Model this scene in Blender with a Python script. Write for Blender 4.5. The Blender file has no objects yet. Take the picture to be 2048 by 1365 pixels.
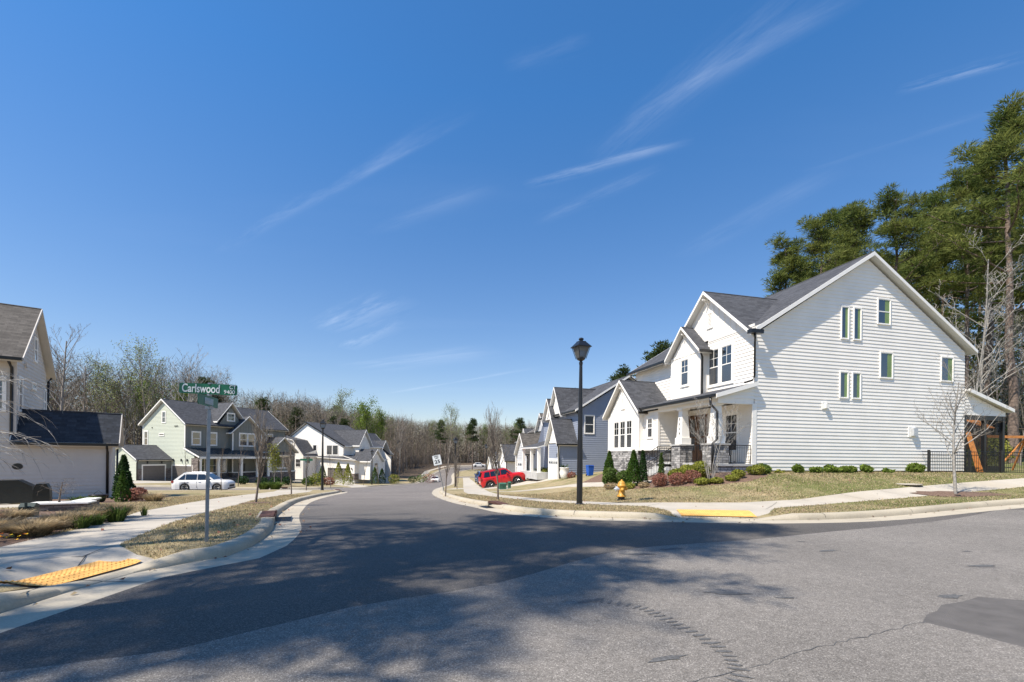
import bpy, math, random
import numpy as np
from mathutils import Vector, Matrix
from mathutils.geometry import delaunay_2d_cdt
R=math.radians
sc=bpy.context.scene; COL=sc.collection
EYE=1.6
# ------------------------------------------------------------------ helpers
def tag(o,label=None,cat=None,group=None,kind=None):
    if label:o['label']=label
    if cat:o['category']=cat
    if group:o['group']=group
    if kind:o['kind']=kind
    return o
def empty(name,loc,rz=0,label=None,cat=None,group=None):
    o=bpy.data.objects.new(name,None);COL.objects.link(o);o.location=loc;o.rotation_euler=(0,0,rz);o.empty_display_size=.2
    return tag(o,label,cat,group)
def copy_tree(o,parent=None):
    c=o.copy();COL.objects.link(c);c.parent=parent
    for k in list(o.children):
        d=k.copy();COL.objects.link(d);d.parent=c
        for g in list(k.children):
            e=g.copy();COL.objects.link(e);e.parent=d
    return c
class MB:
    def __init__(s): s.v=[];s.f=[];s.m=[]
    def poly(s,pts,m=0):
        i=len(s.v);s.v+=[tuple(p) for p in pts];s.f.append(tuple(range(i,i+len(pts))));s.m.append(m)
    def box(s,x0,x1,y0,y1,z0,z1,m=0):
        p=[(x,y,z) for z in (z0,z1) for y in (y0,y1) for x in (x0,x1)];i=len(s.v);s.v+=p
        for f in ((0,2,3,1),(4,5,7,6),(0,1,5,4),(2,6,7,3),(0,4,6,2),(1,3,7,5)):
            s.f.append(tuple(i+k for k in f));s.m.append(m)
    def prism(s,pts,vec,m=0,m2=None):
        n=len(pts);i=len(s.v);s.v+=[tuple(p) for p in pts];s.v+=[(p[0]+vec[0],p[1]+vec[1],p[2]+vec[2]) for p in pts]
        s.f.append(tuple(range(i,i+n)));s.m.append(m if m2 is None else m2)
        s.f.append(tuple(range(i+2*n-1,i+n-1,-1)));s.m.append(m)
        for k in range(n):
            a,b=i+k,i+(k+1)%n;s.f.append((a,b,b+n,a+n));s.m.append(m)
    def tube(s,path,rad,n=6,m=0,cap=True):
        path=[Vector(p) for p in path];k=len(path)
        if not isinstance(rad,(list,tuple)):rad=[rad]*k
        base=len(s.v)
        for j,p in enumerate(path):
            d=(path[min(j+1,k-1)]-path[max(j-1,0)])
            if d.length<1e-9:d=Vector((0,0,1))
            d.normalize();a=Vector((0,0,1)) if abs(d.z)<.9 else Vector((1,0,0))
            u=d.cross(a).normalized();w=d.cross(u)
            for q in range(n):
                t=2*math.pi*q/n;c=p+(u*math.cos(t)+w*math.sin(t))*rad[j];s.v.append(tuple(c))
        for j in range(k-1):
            for q in range(n):
                a=base+j*n+q;b=base+j*n+(q+1)%n
                s.f.append((a,b,b+n,a+n));s.m.append(m)
        if cap and n>3:
            s.f.append(tuple(range(base+n-1,base-1,-1)));s.m.append(m)
            s.f.append(tuple(range(base+(k-1)*n,base+k*n)));s.m.append(m)
    def lathe(s,prof,c=(0,0,0),n=16,m=0,ax='z'):
        base=len(s.v)
        for r,h in prof:
            for q in range(n):
                t=2*math.pi*q/n;a,b=r*math.cos(t),r*math.sin(t)
                p={'z':(a,b,h),'y':(a,h,b),'x':(h,a,b)}[ax]
                s.v.append((c[0]+p[0],c[1]+p[1],c[2]+p[2]))
        for j in range(len(prof)-1):
            for q in range(n):
                a=base+j*n+q;b=base+j*n+(q+1)%n
                s.f.append((a,b,b+n,a+n));s.m.append(m)
        s.f.append(tuple(range(base+n-1,base-1,-1)));s.m.append(m)
        s.f.append(tuple(range(base+(len(prof)-1)*n,base+len(prof)*n)));s.m.append(m)
    def build(s,name,mats,parent=None,smooth=False,uv=True,loc=None,rz=0,**t):
        me=bpy.data.meshes.new(name);me.from_pydata(s.v,[],s.f)
        if not isinstance(mats,(list,tuple)):mats=[mats]
        for x in mats:me.materials.append(x)
        if len(mats)>1:me.polygons.foreach_set('material_index',s.m)
        if smooth:me.polygons.foreach_set('use_smooth',[True]*len(s.f))
        if uv:
            L=me.uv_layers.new(name='UVMap').data;up=Vector((0,0,1));V=me.vertices
            for p in me.polygons:
                n=p.normal
                if abs(n.z)>.985:
                    for li in p.loop_indices:
                        c=V[me.loops[li].vertex_index].co;L[li].uv=(c.x,c.y)
                else:
                    h=up.cross(n);h.normalize();w=n.cross(h)
                    for li in p.loop_indices:
                        c=V[me.loops[li].vertex_index].co;L[li].uv=(c.dot(h),c.dot(w))
        me.update();o=bpy.data.objects.new(name,me);COL.objects.link(o)
        if parent is not None:o.parent=parent
        if loc is not None:o.location=loc
        o.rotation_euler.z=rz
        return tag(o,**{{'label':'label','cat':'cat','group':'group','kind':'kind'}[k]:v for k,v in t.items()})
def npmesh(name,V,F,mats,parent=None,mi=None,loc=None,**t):
    me=bpy.data.meshes.new(name);nv=len(V);nf=len(F);k=F.shape[1]
    me.vertices.add(nv);me.vertices.foreach_set('co',np.asarray(V,np.float32).ravel())
    me.loops.add(nf*k);me.loops.foreach_set('vertex_index',F.astype(np.int32).ravel())
    me.polygons.add(nf);me.polygons.foreach_set('loop_start',np.arange(0,nf*k,k,dtype=np.int32))
    if not isinstance(mats,(list,tuple)):mats=[mats]
    for x in mats:me.materials.append(x)
    if mi is not None:me.polygons.foreach_set('material_index',np.asarray(mi,np.int32))
    me.update(calc_edges=True)
    o=bpy.data.objects.new(name,me);COL.objects.link(o)
    if parent is not None:o.parent=parent
    if loc is not None:o.location=loc
    return tag(o,**t)
# ------------------------------------------------------------------ materials
class N:
    def __init__(s,name):
        s.mat=bpy.data.materials.new(name);s.mat.use_nodes=True;s.t=s.mat.node_tree;s.b=s.t.nodes['Principled BSDF']
    def n(s,ty,**k):
        x=s.t.nodes.new(ty)
        for a,b in k.items():
            if a in x.inputs:
                x.inputs[a].default_value=b
            else:setattr(x,a,b)
        return x
    def l(s,a,b):s.t.links.new(a,b)
    def noise(s,scale,detail=4,vec=None,rough=.6):
        x=s.n('ShaderNodeTexNoise');x.inputs['Scale'].default_value=scale;x.inputs['Detail'].default_value=detail;x.inputs['Roughness'].default_value=rough
        if vec is not None:s.l(vec,x.inputs['Vector'])
        return x.outputs['Fac']
    def ramp(s,f,stops):
        x=s.n('ShaderNodeValToRGB');e=x.color_ramp.elements
        while len(e)<len(stops):e.new(.5)
        for a,(p,c) in zip(e,stops):
            a.position=p;a.color=(c,c,c,1) if not isinstance(c,(tuple,list)) else (*c,1)
        s.l(f,x.inputs[0]);return x.outputs[0]
    def mix(s,f,a,b,mode='MIX'):
        x=s.n('ShaderNodeMix',data_type='RGBA',blend_type=mode)
        for v,i in ((f,0),(a,6),(b,7)):
            if isinstance(v,(int,float)):x.inputs[i].default_value=v
            elif isinstance(v,tuple):x.inputs[i].default_value=(*v,1)
            else:s.l(v,x.inputs[i])
        return x.outputs[2]
    def math(s,op,a,b=0.):
        x=s.n('ShaderNodeMath',operation=op)
        for v,i in ((a,0),(b,1)):
            if isinstance(v,(int,float)):x.inputs[i].default_value=v
            else:s.l(v,x.inputs[i])
        return x.outputs[0]
    def co(s,w='Object',scale=None,rot=None,loc=None):
        x=s.n('ShaderNodeTexCoord').outputs[w]
        if scale or rot or loc:
            m=s.n('ShaderNodeMapping')
            if scale:m.inputs['Scale'].default_value=scale
            if rot:m.inputs['Rotation'].default_value=rot
            if loc:m.inputs['Location'].default_value=loc
            s.l(x,m.inputs[0]);x=m.outputs[0]
        return x
    def col(s,c):
        if isinstance(c,tuple):s.b.inputs['Base Color'].default_value=(*c,1)
        else:s.l(c,s.b.inputs['Base Color'])
        return s
    def set(s,rough=.7,metal=0,spec=.5):
        s.b.inputs['Roughness'].default_value=rough;s.b.inputs['Metallic'].default_value=metal;s.b.inputs['Specular IOR Level'].default_value=spec;return s
    def bump(s,h,st=.3,dist=.02):
        x=s.n('ShaderNodeBump');x.inputs['Strength'].default_value=st;x.inputs['Distance'].default_value=dist
        s.l(h,x.inputs['Height']);s.l(x.outputs[0],s.b.inputs['Normal']);return s
def sh(c,k):return tuple(min(1,x*k) for x in c)
def mat(name,c,rough=.7,metal=0,var=.12,vs=3.,bump=0,bs=60,spec=.5,c2=None):
    n=N(name);f=n.noise(vs,5,n.co())
    n.col(n.mix(n.ramp(f,[(.35,0),(.65,1)]),sh(c,1-var),c2 or sh(c,1+var))).set(rough,metal,spec)
    if bump:n.bump(n.noise(bs,3,n.co()),bump)
    return n.mat
def shingle(name,c):
    n=N(name);uv=n.co('UV')
    b=n.n('ShaderNodeTexBrick',offset=.37,offset_frequency=2);n.l(uv,b.inputs['Vector'])
    b.inputs['Scale'].default_value=1;b.inputs['Brick Width'].default_value=.33;b.inputs['Row Height'].default_value=.14
    b.inputs['Mortar Size'].default_value=.006;b.inputs['Bias'].default_value=-.1
    b.inputs['Color1'].default_value=(*sh(c,.5),1);b.inputs['Color2'].default_value=(*sh(c,1.75),1);b.inputs['Mortar'].default_value=(*sh(c,.42),1)
    f=n.noise(.7,4,n.co());g=n.noise(7,5,n.co(),.75)
    x=n.mix(.3,b.outputs['Color'],n.mix(n.ramp(f,[(.3,0),(.7,1)]),sh(c,.8),sh(c,1.15)))
    x=n.mix(.4,x,n.ramp(g,[(.3,sh(c,.5)),(.7,sh(c,1.6))]))
    n.col(x).set(.9,0,.25).bump(b.outputs['Fac'],.5,.01);n.mat.node_tree.nodes['Bump'].invert=True
    return n.mat
def stone(name,c1=(.07,.068,.066),c2=(.60,.57,.53)):
    n=N(name);o=n.co('UV');w=n.n('ShaderNodeTexNoise');w.inputs['Scale'].default_value=3.;n.l(o,w.inputs['Vector'])
    v=n.n('ShaderNodeVectorMath',operation='MULTIPLY_ADD');n.l(w.outputs['Color'],v.inputs[0]);v.inputs[1].default_value=(.07,.035,0);n.l(o,v.inputs[2])
    b=n.n('ShaderNodeTexBrick',offset=.43,offset_frequency=2,squash=.6,squash_frequency=3);n.l(v.outputs[0],b.inputs['Vector'])
    b.inputs['Scale'].default_value=1;b.inputs['Brick Width'].default_value=.34;b.inputs['Row Height'].default_value=.115;b.inputs['Mortar Size'].default_value=.01;b.inputs['Bias'].default_value=0
    b.inputs['Color1'].default_value=(*c1,1);b.inputs['Color2'].default_value=(*c2,1);b.inputs['Mortar'].default_value=(.05,.05,.05,1)
    g=n.noise(11,5,n.co(),.7);col=n.mix(.22,b.outputs['Color'],n.ramp(g,[(.35,sh(c1,.8)),(.65,c2)]))
    n.col(col).set(.85).bump(n.math('ADD',n.math('MULTIPLY',b.outputs['Fac'],-1.),n.math('MULTIPLY',g,.8)),.9,.035)
    return n.mat
def glass(name='window_glass',c=(.018,.022,.026),rough=.04,coat=1.65):
    n=N(name);f=n.noise(1.1,2,n.co());n.col(c).set(rough,0,1.).bump(f,.05,.02);n.b.inputs['Coat Weight'].default_value=1.;n.b.inputs['Coat IOR'].default_value=coat;n.b.inputs['Coat Roughness'].default_value=rough;return n.mat
M={}
M['white']=mat('white_siding_paint',(.88,.83,.75),.55,var=.045,vs=.8)
M['wtrim']=mat('white_trim_paint',(.90,.86,.79),.45,var=.02)
M['greysoffit']=mat('soffit_paint',(.66,.65,.62),.6,var=.03)
M['beige']=mat('greige_siding_paint',(.60,.545,.48),.6,var=.03)
M['beigetrim']=mat('greige_trim_paint',(.62,.565,.5),.6,var=.03)
M['sage']=mat('sage_siding_paint',(.54,.56,.45),.6,var=.03)
M['olive']=mat('grey_green_panel_paint',(.21,.215,.19),.6,var=.04)
M['blue']=mat('blue_grey_siding_paint',(.275,.305,.375),.55,var=.04)
M['lgrey']=mat('light_grey_siding_paint',(.55,.55,.55),.6,var=.03)
M['black']=mat('black_painted_metal',(.012,.012,.013),.35,var=.1,spec=.5)
M['gutter']=mat('dark_bronze_gutter',(.014,.013,.012),.3,var=.1)
M['roof']=shingle('charcoal_shingles',(.068,.069,.075))
M['roofdark']=shingle('dark_shingles',(.035,.04,.05))
M['roofbr']=shingle('weathered_brown_shingles',(.105,.094,.083))
M['metalroof']=mat('standing_seam_metal',(.09,.095,.1),.35,.6,var=.06)
M['stone']=stone('ledgestone')
M['stonebr']=stone('brown_stone',(.10,.08,.07),(.34,.28,.24))
M['slab']=mat('stone_slab',(.46,.45,.42),.8,var=.1,bump=.2)
M['glass']=glass()
M['glassb']=glass('screened_glass',(.05,.052,.055),.18)
M['refl']=mat('green_pane_reflection',(.20,.29,.11),.6,var=.2,vs=1.)
M['wood']=mat('stained_wood_door',(.13,.055,.022),.4,var=.35,vs=5,spec=.5)
M['cedar']=mat('orange_cedar',(.62,.24,.06),.6,var=.25,vs=6)
M['garage']=mat('taupe_garage_door',(.155,.135,.12),.55,var=.05)
M['gwhite']=mat('white_garage_door',(.75,.75,.73),.5,var=.03)
M['rubber']=mat('tyre_rubber',(.015,.015,.015),.85)
M['chrome']=mat('alloy',(.62,.63,.65),.25,.9,var=.05)
M['galv']=mat('galvanised_post',(.30,.32,.34),.42,.75,var=.15,vs=8)
def paint(name,c,coat=1.):
    n=N(name);n.col(c).set(.32,.0,.5);n.b.inputs['Coat Weight'].default_value=coat;n.b.inputs['Coat Roughness'].default_value=.04;return n.mat
M['red']=paint('red_car_paint',(.52,.005,.006),.4);M['cwhite']=paint('white_car_paint',(.80,.77,.72),.5);M['cblue']=paint('blue_car_paint',(.02,.06,.2));M['csil']=paint('silver_car_paint',(.45,.47,.5))
M['carglass']=glass('car_glass',(.008,.009,.01),.02,1.2);M['redlens']=paint('red_lens',(.3,.01,.01));M['clear']=paint('clear_lens',(.7,.7,.7));M['blkpl']=mat('black_plastic',(.02,.02,.02),.6)
M['sgreen']=mat('green_sign_sheeting',(.004,.13,.06),.4,var=.05);M['swhite']=mat('white_sign_sheeting',(.78,.8,.78),.45,var=.02)
M['yellow']=mat('hydrant_yellow',(.52,.26,.03),.5,var=.15,vs=12);M['silverp']=mat('silver_paint',(.55,.56,.57),.4,.4)
M['lampglass']=N('lantern_glass').col((.3,.3,.28)).set(.35).mat
M['lampglass'].node_tree.nodes['Principled BSDF'].inputs['Transmission Weight'].default_value=.7
M['mulch']=mat('pine_bark_mulch',(.15,.092,.062),.95,var=.45,vs=22,bump=.8,bs=55)
M['bin']=mat('blue_plastic',(.01,.09,.42),.5);M['utilgreen']=mat('green_utility_paint',(.045,.13,.085),.5,var=.1)
M['screen']=N('insect_screen').col((.02,.02,.02)).set(.9).mat
_n=M['screen'].node_tree;_t=_n.nodes.new('ShaderNodeBsdfTransparent');_m=_n.nodes.new('ShaderNodeMixShader');_m.inputs[0].default_value=.5
_n.links.new(_t.outputs[0],_m.inputs[1]);_n.links.new(_n.nodes['Principled BSDF'].outputs[0],_m.inputs[2]);_n.links.new(_m.outputs[0],_n.nodes['Material Output'].inputs[0])
# ground materials
def asphalt_old():
    n=N('worn_coarse_asphalt');o=n.co()
    v=n.n('ShaderNodeTexVoronoi',feature='F1');v.inputs['Scale'].default_value=120;n.l(o,v.inputs['Vector'])
    s=n.n('ShaderNodeSeparateColor');n.l(v.outputs['Color'],s.inputs[0])
    agg=n.ramp(s.outputs[0],[(0,(.12,.109,.096)),(.5,(.185,.167,.148)),(.85,(.24,.218,.193)),(1,(.36,.33,.295))])
    big=n.ramp(n.noise(.45,5,o),[(.3,.84),(.7,1.1)]);fine=n.ramp(n.noise(9,5,o),[(.3,.85),(.7,1.12)])
    c=n.mix(1.,agg,big,'MULTIPLY');c=n.mix(1.,c,fine,'MULTIPLY')
    # scuffed dark wear streaks, stretched along the cross street
    st=n.ramp(n.noise(1.1,6,n.co(scale=(.35,1.5,1),rot=(0,0,R(-20))),.7),[(.63,0),(.70,1)])
    c=n.mix(n.math('MULTIPLY',st,.5),c,(.075,.072,.072))
    n.col(c).set(.9,0,.3).bump(v.outputs['Distance'],.55,.006);return n.mat
def asphalt_new():
    n=N('smooth_dark_asphalt');o=n.co()
    v=n.n('ShaderNodeTexVoronoi',feature='F1');v.inputs['Scale'].default_value=110;n.l(o,v.inputs['Vector'])
    s=n.n('ShaderNodeSeparateColor');n.l(v.outputs['Color'],s.inputs[0])
    agg=n.ramp(s.outputs[0],[(0,(.063,.056,.05)),(.6,(.088,.079,.07)),(1,(.165,.15,.135))])
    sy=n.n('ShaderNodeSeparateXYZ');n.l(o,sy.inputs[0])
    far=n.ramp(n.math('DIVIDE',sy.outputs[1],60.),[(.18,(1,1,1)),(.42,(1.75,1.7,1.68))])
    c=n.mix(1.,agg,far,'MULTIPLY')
    c=n.mix(1.,c,n.ramp(n.noise(.35,5,o),[(.3,.85),(.7,1.15)]),'MULTIPLY')
    n.col(c).set(.85,0,.35).bump(v.outputs['Distance'],.3,.004);return n.mat
def concrete(name,c,tint=(.42,.36,.27)):
    n=N(name);o=n.co();f=n.noise(.8,6,o);g=n.noise(35,4,o)
    x=n.mix(n.ramp(f,[(.35,0),(.7,1)]),c,sh(c,.8));x=n.mix(n.ramp(n.noise(.28,3,o),[(.5,0),(.66,.55)]),x,tint)
    x=n.mix(1.,x,n.ramp(g,[(.3,.88),(.7,1.08)]),'MULTIPLY');n.col(x).set(.85,0,.3).bump(g,.15,.004);return n.mat
def grass(name,tan=(.38,.305,.175),tan2=(.27,.215,.125),green=(.115,.135,.035),bias=.0):
    n=N(name);o=n.co();s=n.n('ShaderNodeSeparateXYZ');n.l(o,s.inputs[0])
    fine=n.noise(30,5,o);c=n.mix(n.ramp(fine,[(.3,0),(.7,1)]),tan2,tan)
    g=n.math('ADD',n.noise(.55,5,o),n.math('MULTIPLY',n.ramp(n.math('DIVIDE',s.outputs[0],24.),[(.12,0),(.6,1)]),.21))
    c=n.mix(n.ramp(n.math('ADD',g,bias),[(.5,0),(.72,.85)]),c,n.mix(n.ramp(fine,[(.3,0),(.7,1)]),sh(green,.6),sh(green,1.35)))
    c=n.mix(1.,c,n.ramp(n.noise(2.5,4,o),[(.3,.8),(.7,1.15)]),'MULTIPLY')
    n.col(c).set(.95,0,.15).bump(n.noise(60,3,o),.7,.03);return n.mat
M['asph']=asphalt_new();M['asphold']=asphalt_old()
M['patch']=mat('asphalt_patch',(.108,.098,.09),.88,var=.15,vs=4,bump=.5,bs=160)
M['walk']=concrete('sidewalk_concrete',(.48,.43,.355));M['gut']=concrete('gutter_concrete',(.47,.41,.315));M['kerb']=concrete('kerb_concrete',(.46,.40,.30),(.24,.21,.155))
M['lawn']=grass('dormant_lawn')
M['forest']=mat('leaf_litter',(.11,.075,.045),.95,var=.5,vs=1.5,bump=.6,bs=8)
M['bark']=mat('grey_bark',(.25,.215,.18),.9,var=.3,vs=6,bump=.5,bs=25)
M['bark2']=mat('brown_bark',(.16,.125,.10),.9,var=.3,vs=6,bump=.5,bs=25)
M['twig']=mat('bare_twigs',(.195,.165,.13),.9,var=.2,vs=2)
M['birch']=mat('pale_bark',(.31,.285,.25),.85,var=.3,vs=9,bump=.4,bs=20)
M['pinebark']=mat('pine_bark',(.17,.125,.10),.95,var=.4,vs=7,bump=.7,bs=14)
def leaf(name,c,c2,tr=.35,vs=1.2):
    n=N(name);f=n.noise(vs,4,n.co());r=n.n('ShaderNodeNewGeometry').outputs['Random Per Island']
    c=n.mix(n.ramp(f,[(.35,0),(.65,1)]),c,c2);c=n.mix(1.,c,n.ramp(r,[(0,.6),(1,1.5)]),'MULTIPLY')
    n.col(c).set(.75,0,.2)
    t=n.n('ShaderNodeBsdfTranslucent');n.l(c,t.inputs[0]);m=n.n('ShaderNodeMixShader');m.inputs[0].default_value=tr
    n.l(n.b.outputs[0],m.inputs[1]);n.l(t.outputs[0],m.inputs[2]);n.l(m.outputs[0],n.t.nodes['Material Output'].inputs[0]);return n.mat
M['needle']=leaf('pine_needles',(.08,.115,.028),(.22,.235,.062),.5,.45)
M['needlefar']=leaf('far_pine_needles',(.045,.07,.024),(.075,.10,.035),.4)
M['bud']=leaf('fresh_buds',(.22,.25,.10),(.30,.33,.15),.5)
M['budgreen']=leaf('spring_leaves',(.13,.19,.03),(.2,.26,.05),.5)
M['haze']=leaf('budding_twigs',(.20,.17,.115),(.165,.14,.10),.3)
M['box']=leaf('evergreen_leaves',(.055,.095,.02),(.12,.165,.035))
M['arb']=leaf('arborvitae_foliage',(.038,.085,.012),(.085,.14,.022))
M['yelgreen']=leaf('yellow_green_leaves',(.2,.22,.03),(.26,.25,.05))
M['redleaf']=leaf('red_barberry_leaves',(.24,.095,.07),(.33,.16,.11))
M['tanleaf']=leaf('dry_grass_blades',(.34,.25,.14),(.42,.33,.2))
M['darkgreen']=leaf('dark_conifer',(.02,.05,.012),(.035,.07,.018))
M['flower']=leaf('yellow_flowers',(.75,.5,.03),(.8,.35,.02),.3)
M['flower2']=leaf('orange_flowers',(.55,.13,.03),(.7,.3,.03),.3)
M['gbladeA']=leaf('tan_grass_blades',(.50,.40,.24),(.40,.32,.19),.45)
M['gbladeB']=leaf('green_grass_blades',(.17,.20,.05),(.24,.24,.08),.45)
# ------------------------------------------------------------------ terrain
C14,S14=math.cos(R(14)),math.sin(R(14))
def nsm(a,b,t):
    t=np.clip((t-a)/(b-a),0,1);return t*t*(3-2*t)
def nsp(t,w):return np.where(t<-w,0,np.where(t>w,t,(t+w)**2/(4*w)))
def NT(x,y):
    x=np.asarray(x,float);y=np.asarray(y,float)
    s=(x-6.3)*C14+(y-11.8)*S14;n=-(x-6.3)*S14+(y-11.8)*C14;e=(x+1)*C14+(y-14)*S14
    z=-.053*(nsp(n-1,3)-nsp(n-96,10))+.034*(nsp(n-118,12)-nsp(n-190,20))
    z=z+.03*nsp(s-3,2)*(1-nsm(20,60,n))+1.35*nsm(5,14,e)*nsm(1.5,8.5,n)*(1-.35*nsm(40,80,n))
    z=z+.04*np.maximum(0,-x-27)*nsm(30,50,y)*(1-nsm(60,110,-x))
    cap=.80;near=1-nsm(30,45,y)
    zc=cap-.12*np.log1p(np.exp(np.clip((cap-z)/.12,-40,40)))
    return z*(1-near*(x>3))+zc*near*(x>3)
RAMPS=[((-5.2,5.4),(-5.1,6.25)),((-5.8,5.5),(-5.7,6.4)),((4.55,12.1),(6.6,11.85)),((-6.4,39.8),(-6.8,43.4)),((-19.4,54.),(-18.8,58.5)),((-39.,44.2),(-46.,42.4))]
def segd(x,y,a,b):
    ax,ay=a;bx,by=b;dx,dy=bx-ax,by-ay;t=np.clip(((x-ax)*dx+(y-ay)*dy)/(dx*dx+dy*dy),0,1)
    return np.hypot(x-ax-t*dx,y-ay-t*dy)
def LIFT(x,y):
    m=np.zeros_like(np.asarray(x,float))
    for a,b in RAMPS:m=np.maximum(m,1-nsm(.1,(.6 if a[0]<0 else .9) if a[1]<20 else 1.6,segd(x,y,a,b)))
    return .13*(1-m)
def H(x,y,lift=True):
    return float(NT(x,y))+(float(LIFT(x,y)) if lift else 0)
def catmull(P,step):
    P=[np.array(p,float) for p in P];out=[]
    for i in range(len(P)-1):
        p0,p1,p2,p3=P[max(i-1,0)],P[i],P[i+1],P[min(i+2,len(P)-1)]
        n=max(1,int(np.hypot(*(p2-p1))/step))
        for k in range(n):
            t=k/n;out.append(.5*((2*p1)+(p2-p0)*t+(2*p0-5*p1+4*p2-p3)*t*t+(3*p1-p0-3*p2+p3)*t**3))
    out.append(P[-1]);return np.array(out)
def cl(P):   # finer near the camera, coarser far away
    P=catmull(P,.45);keep=[P[0]]
    for p in P[1:-1]:
        if np.hypot(*(p-keep[-1]))>=max(.4,.03*np.hypot(*p)):keep.append(p)
    keep.append(P[-1]);return np.array(keep)
def offs(P,d):
    T=np.gradient(P,axis=0);T/=np.hypot(T[:,0],T[:,1])[:,None]+1e-9
    return P+np.stack([-T[:,1],T[:,0]],1)*d
# kerb face lines, each drawn so that the lawn lies on its right-hand side or left-hand side as noted
KR=cl([(60,25.5),(30,18.2),(16.6,14.7),(10.1,12.5),(7.15,11.86),(5.6,11.8),(4.4,11.9),(3.2,12.05),(1.7,12.45),(.8,13.1),(.1,14.1),(-.5,15.7),(-.96,17.),(-1.94,19.6),(-3.2,24),(-4.5,29.5),(-5.7,36.2),(-7.5,49.6),(-10.4,81.6),(-13.6,108),(-16.3,128),(-16.3,142),(-11,156),(0,166),(20,173),(90,186)])
KL=cl([(-60,-16),(-30,-8.),(-12,-3.2),(-7,-.6),(-5.4,1.6),(-5.05,3.4),(-5.0,4.6),(-4.95,6.0),(-4.6,6.65),(-4.36,7.0),(-4.42,7.8),(-4.98,9.5),(-6.0,11.6),(-7.1,14.1),(-9.6,20.6),(-11.6,27.9),(-12.9,34.0),(-14.2,37.1),(-17.2,38.9),(-22,38.9),(-30,36.9),(-60,28.5),(-110,14)])
KF=cl([(-110,25),(-60,39.3),(-32,46.4),(-24,48.6),(-20.7,50.6),(-19.4,54),(-18.8,60),(-19,70),(-20.2,88),(-22,108),(-24,130),(-23.6,150),(-19,168),(-8,178),(10,184),(90,197)])
PAVED=np.vstack([KR,KF[::-1],KL[::-1],[(-60,-34),(120,5)]])
def GP(P):return [tuple(p) for p in P]
GR=offs(KR,.58);GL=offs(KL,-.55);GF=offs(KF,-.5)
OLD=np.vstack([catmull([(-40,-4),(-9,1.2),(-3.67,3.28),(-2.71,3.68),(-1.67,4.75),(-.13,5.74),(1.95,7.82),(4.66,8.9),(7.64,10.28),(11.72,12.0),(14.5,13.5)],.6),[(15,13.2),(60,24.5),(120,5),(-60,-34)]])
PATCH=np.array([(4.07,4.5),(4.3,4.71),(4.52,4.83),(4.75,5.03),(5.1,5.15),(5.48,5.34),(5.9,5.22),(6.5,5.15),(7.4,4.0),(4.9,3.3),(4.66,3.62),(4.41,3.9),(4.26,4.2)])
WL=np.array([(-4.9,5.0),(-4.9,6.45),(-5.55,6.75),(-6.15,7.15),(-7.14,9.4),(-8.24,12.37),(-9.6,16.),(-11.18,19.87),(-13.0,26.2),(-14.3,32.3),(-15.8,36.2),(-18.5,38.2),(-19.,37.),(-17.2,33.),(-15.9,28.1),(-14.2,22.2),(-12.3,17.3),(-10.3,12.6),(-8.85,10.18),(-8.25,8.63),(-7.73,6.89),(-8.1,5.2),(-9.4,2.2),(-8.2,1.6),(-7.2,3.7),(-6.5,4.6),(-5.9,5.0)])
WR=np.array([(60,31),(40,25.8),(22.5,20.2),(18,18.7),(13,17),(9.9,15.75),(7.7,15.35),(6.4,15.6),(3.95,16.6),(1.6,19.3),(-.64,25.35),(-1.5,31),(-2.9,44),(-6.6,77),(-10.4,112),(-12.0,112),(-8.6,81),(-5.2,49),(-3.3,31.5),(-2.6,27.2),(-.9,22.5),(1.2,17.4),(3.2,15.1),(4.3,14.6),(4.5,12.3),(5.4,12.2),(6.4,12.15),(7.0,12.4),(7.9,13.7),(8.6,14.2),(11.7,15.3),(15,16.4),(20.9,18.5),(40,24),(60,29.3)])
FW=np.array([(-24.6,130),(-26.8,150),(-22.5,168),(-9,181.5),(10,187.5),(90,201),(90,203),(10,189.5),(-10,183.5),(-24.5,169),(-28.8,151),(-26.4,130)])
WB=np.array([(-1.45,31.6),(1.7,30.9),(3.6,28.9),(4.9,25.2),(6.2,22.3),(7.2,22.6),(6.0,25.6),(4.6,29.6),(2.2,32.),(-1.5,32.8)])
DJ=np.array([(-6.3,39.6),(-4.2,39.8),(-.5,40.2),(3.7,37.4),(3.2,40.2),(1.8,44.6),(-5.6,43.7),(-7.0,43.6)])
DS=np.array([(-39,44.),(-40.,52),(-41,57.6),(-50.5,61.5),(-48.,50.),(-46.,42.2)])
DW=np.array([(-19.,54.6),(-22,60),(-33.4,83.4),(-28.2,81.6),(-19.5,62),(-18.5,58.6)])
SR=np.array([(-14.2,112),(0,114.5),(40,120),(40,127),(0,121),(-15.6,119.5)])
BR=np.array([(3.9,28.6),(4.7,25.6),(5.6,23.),(5.6,21.2),(6.6,19.8),(7.55,18.9),(8.4,18.5),(9.65,18.55),(10.7,19.2),(11.6,21.6),(30,26),(30,24.9),(12.5,20.6),(12.1,21.8),(11,23.),(9,31),(6.5,33)])[:-7]
BR=np.array([(3.9,28.6),(4.7,25.6),(5.6,23.),(5.6,21.2),(6.6,19.8),(7.55,18.9),(8.4,18.5),(9.65,18.55),(10.7,19.2),(11.7,20.6),(12.5,22.5),(10.5,27),(9,31),(6.5,33)])
BL=np.array([(-7.75,6.95),(-8.05,7.9),(-8.84,9.35),(-9.4,10.4),(-10.6,12.4),(-12.6,13.6),(-15,14),(-18,12),(-14,6.5),(-9.5,4.)])
BG=np.array([(-27,18.6),(-21,18.2),(-17,17.4),(-15.2,17.2),(-14.6,18.6),(-15.2,20.),(-17,22.2),(-18.2,24.6),(-19.7,23.6),(-20,22.6),(-24,20.4)])
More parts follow.
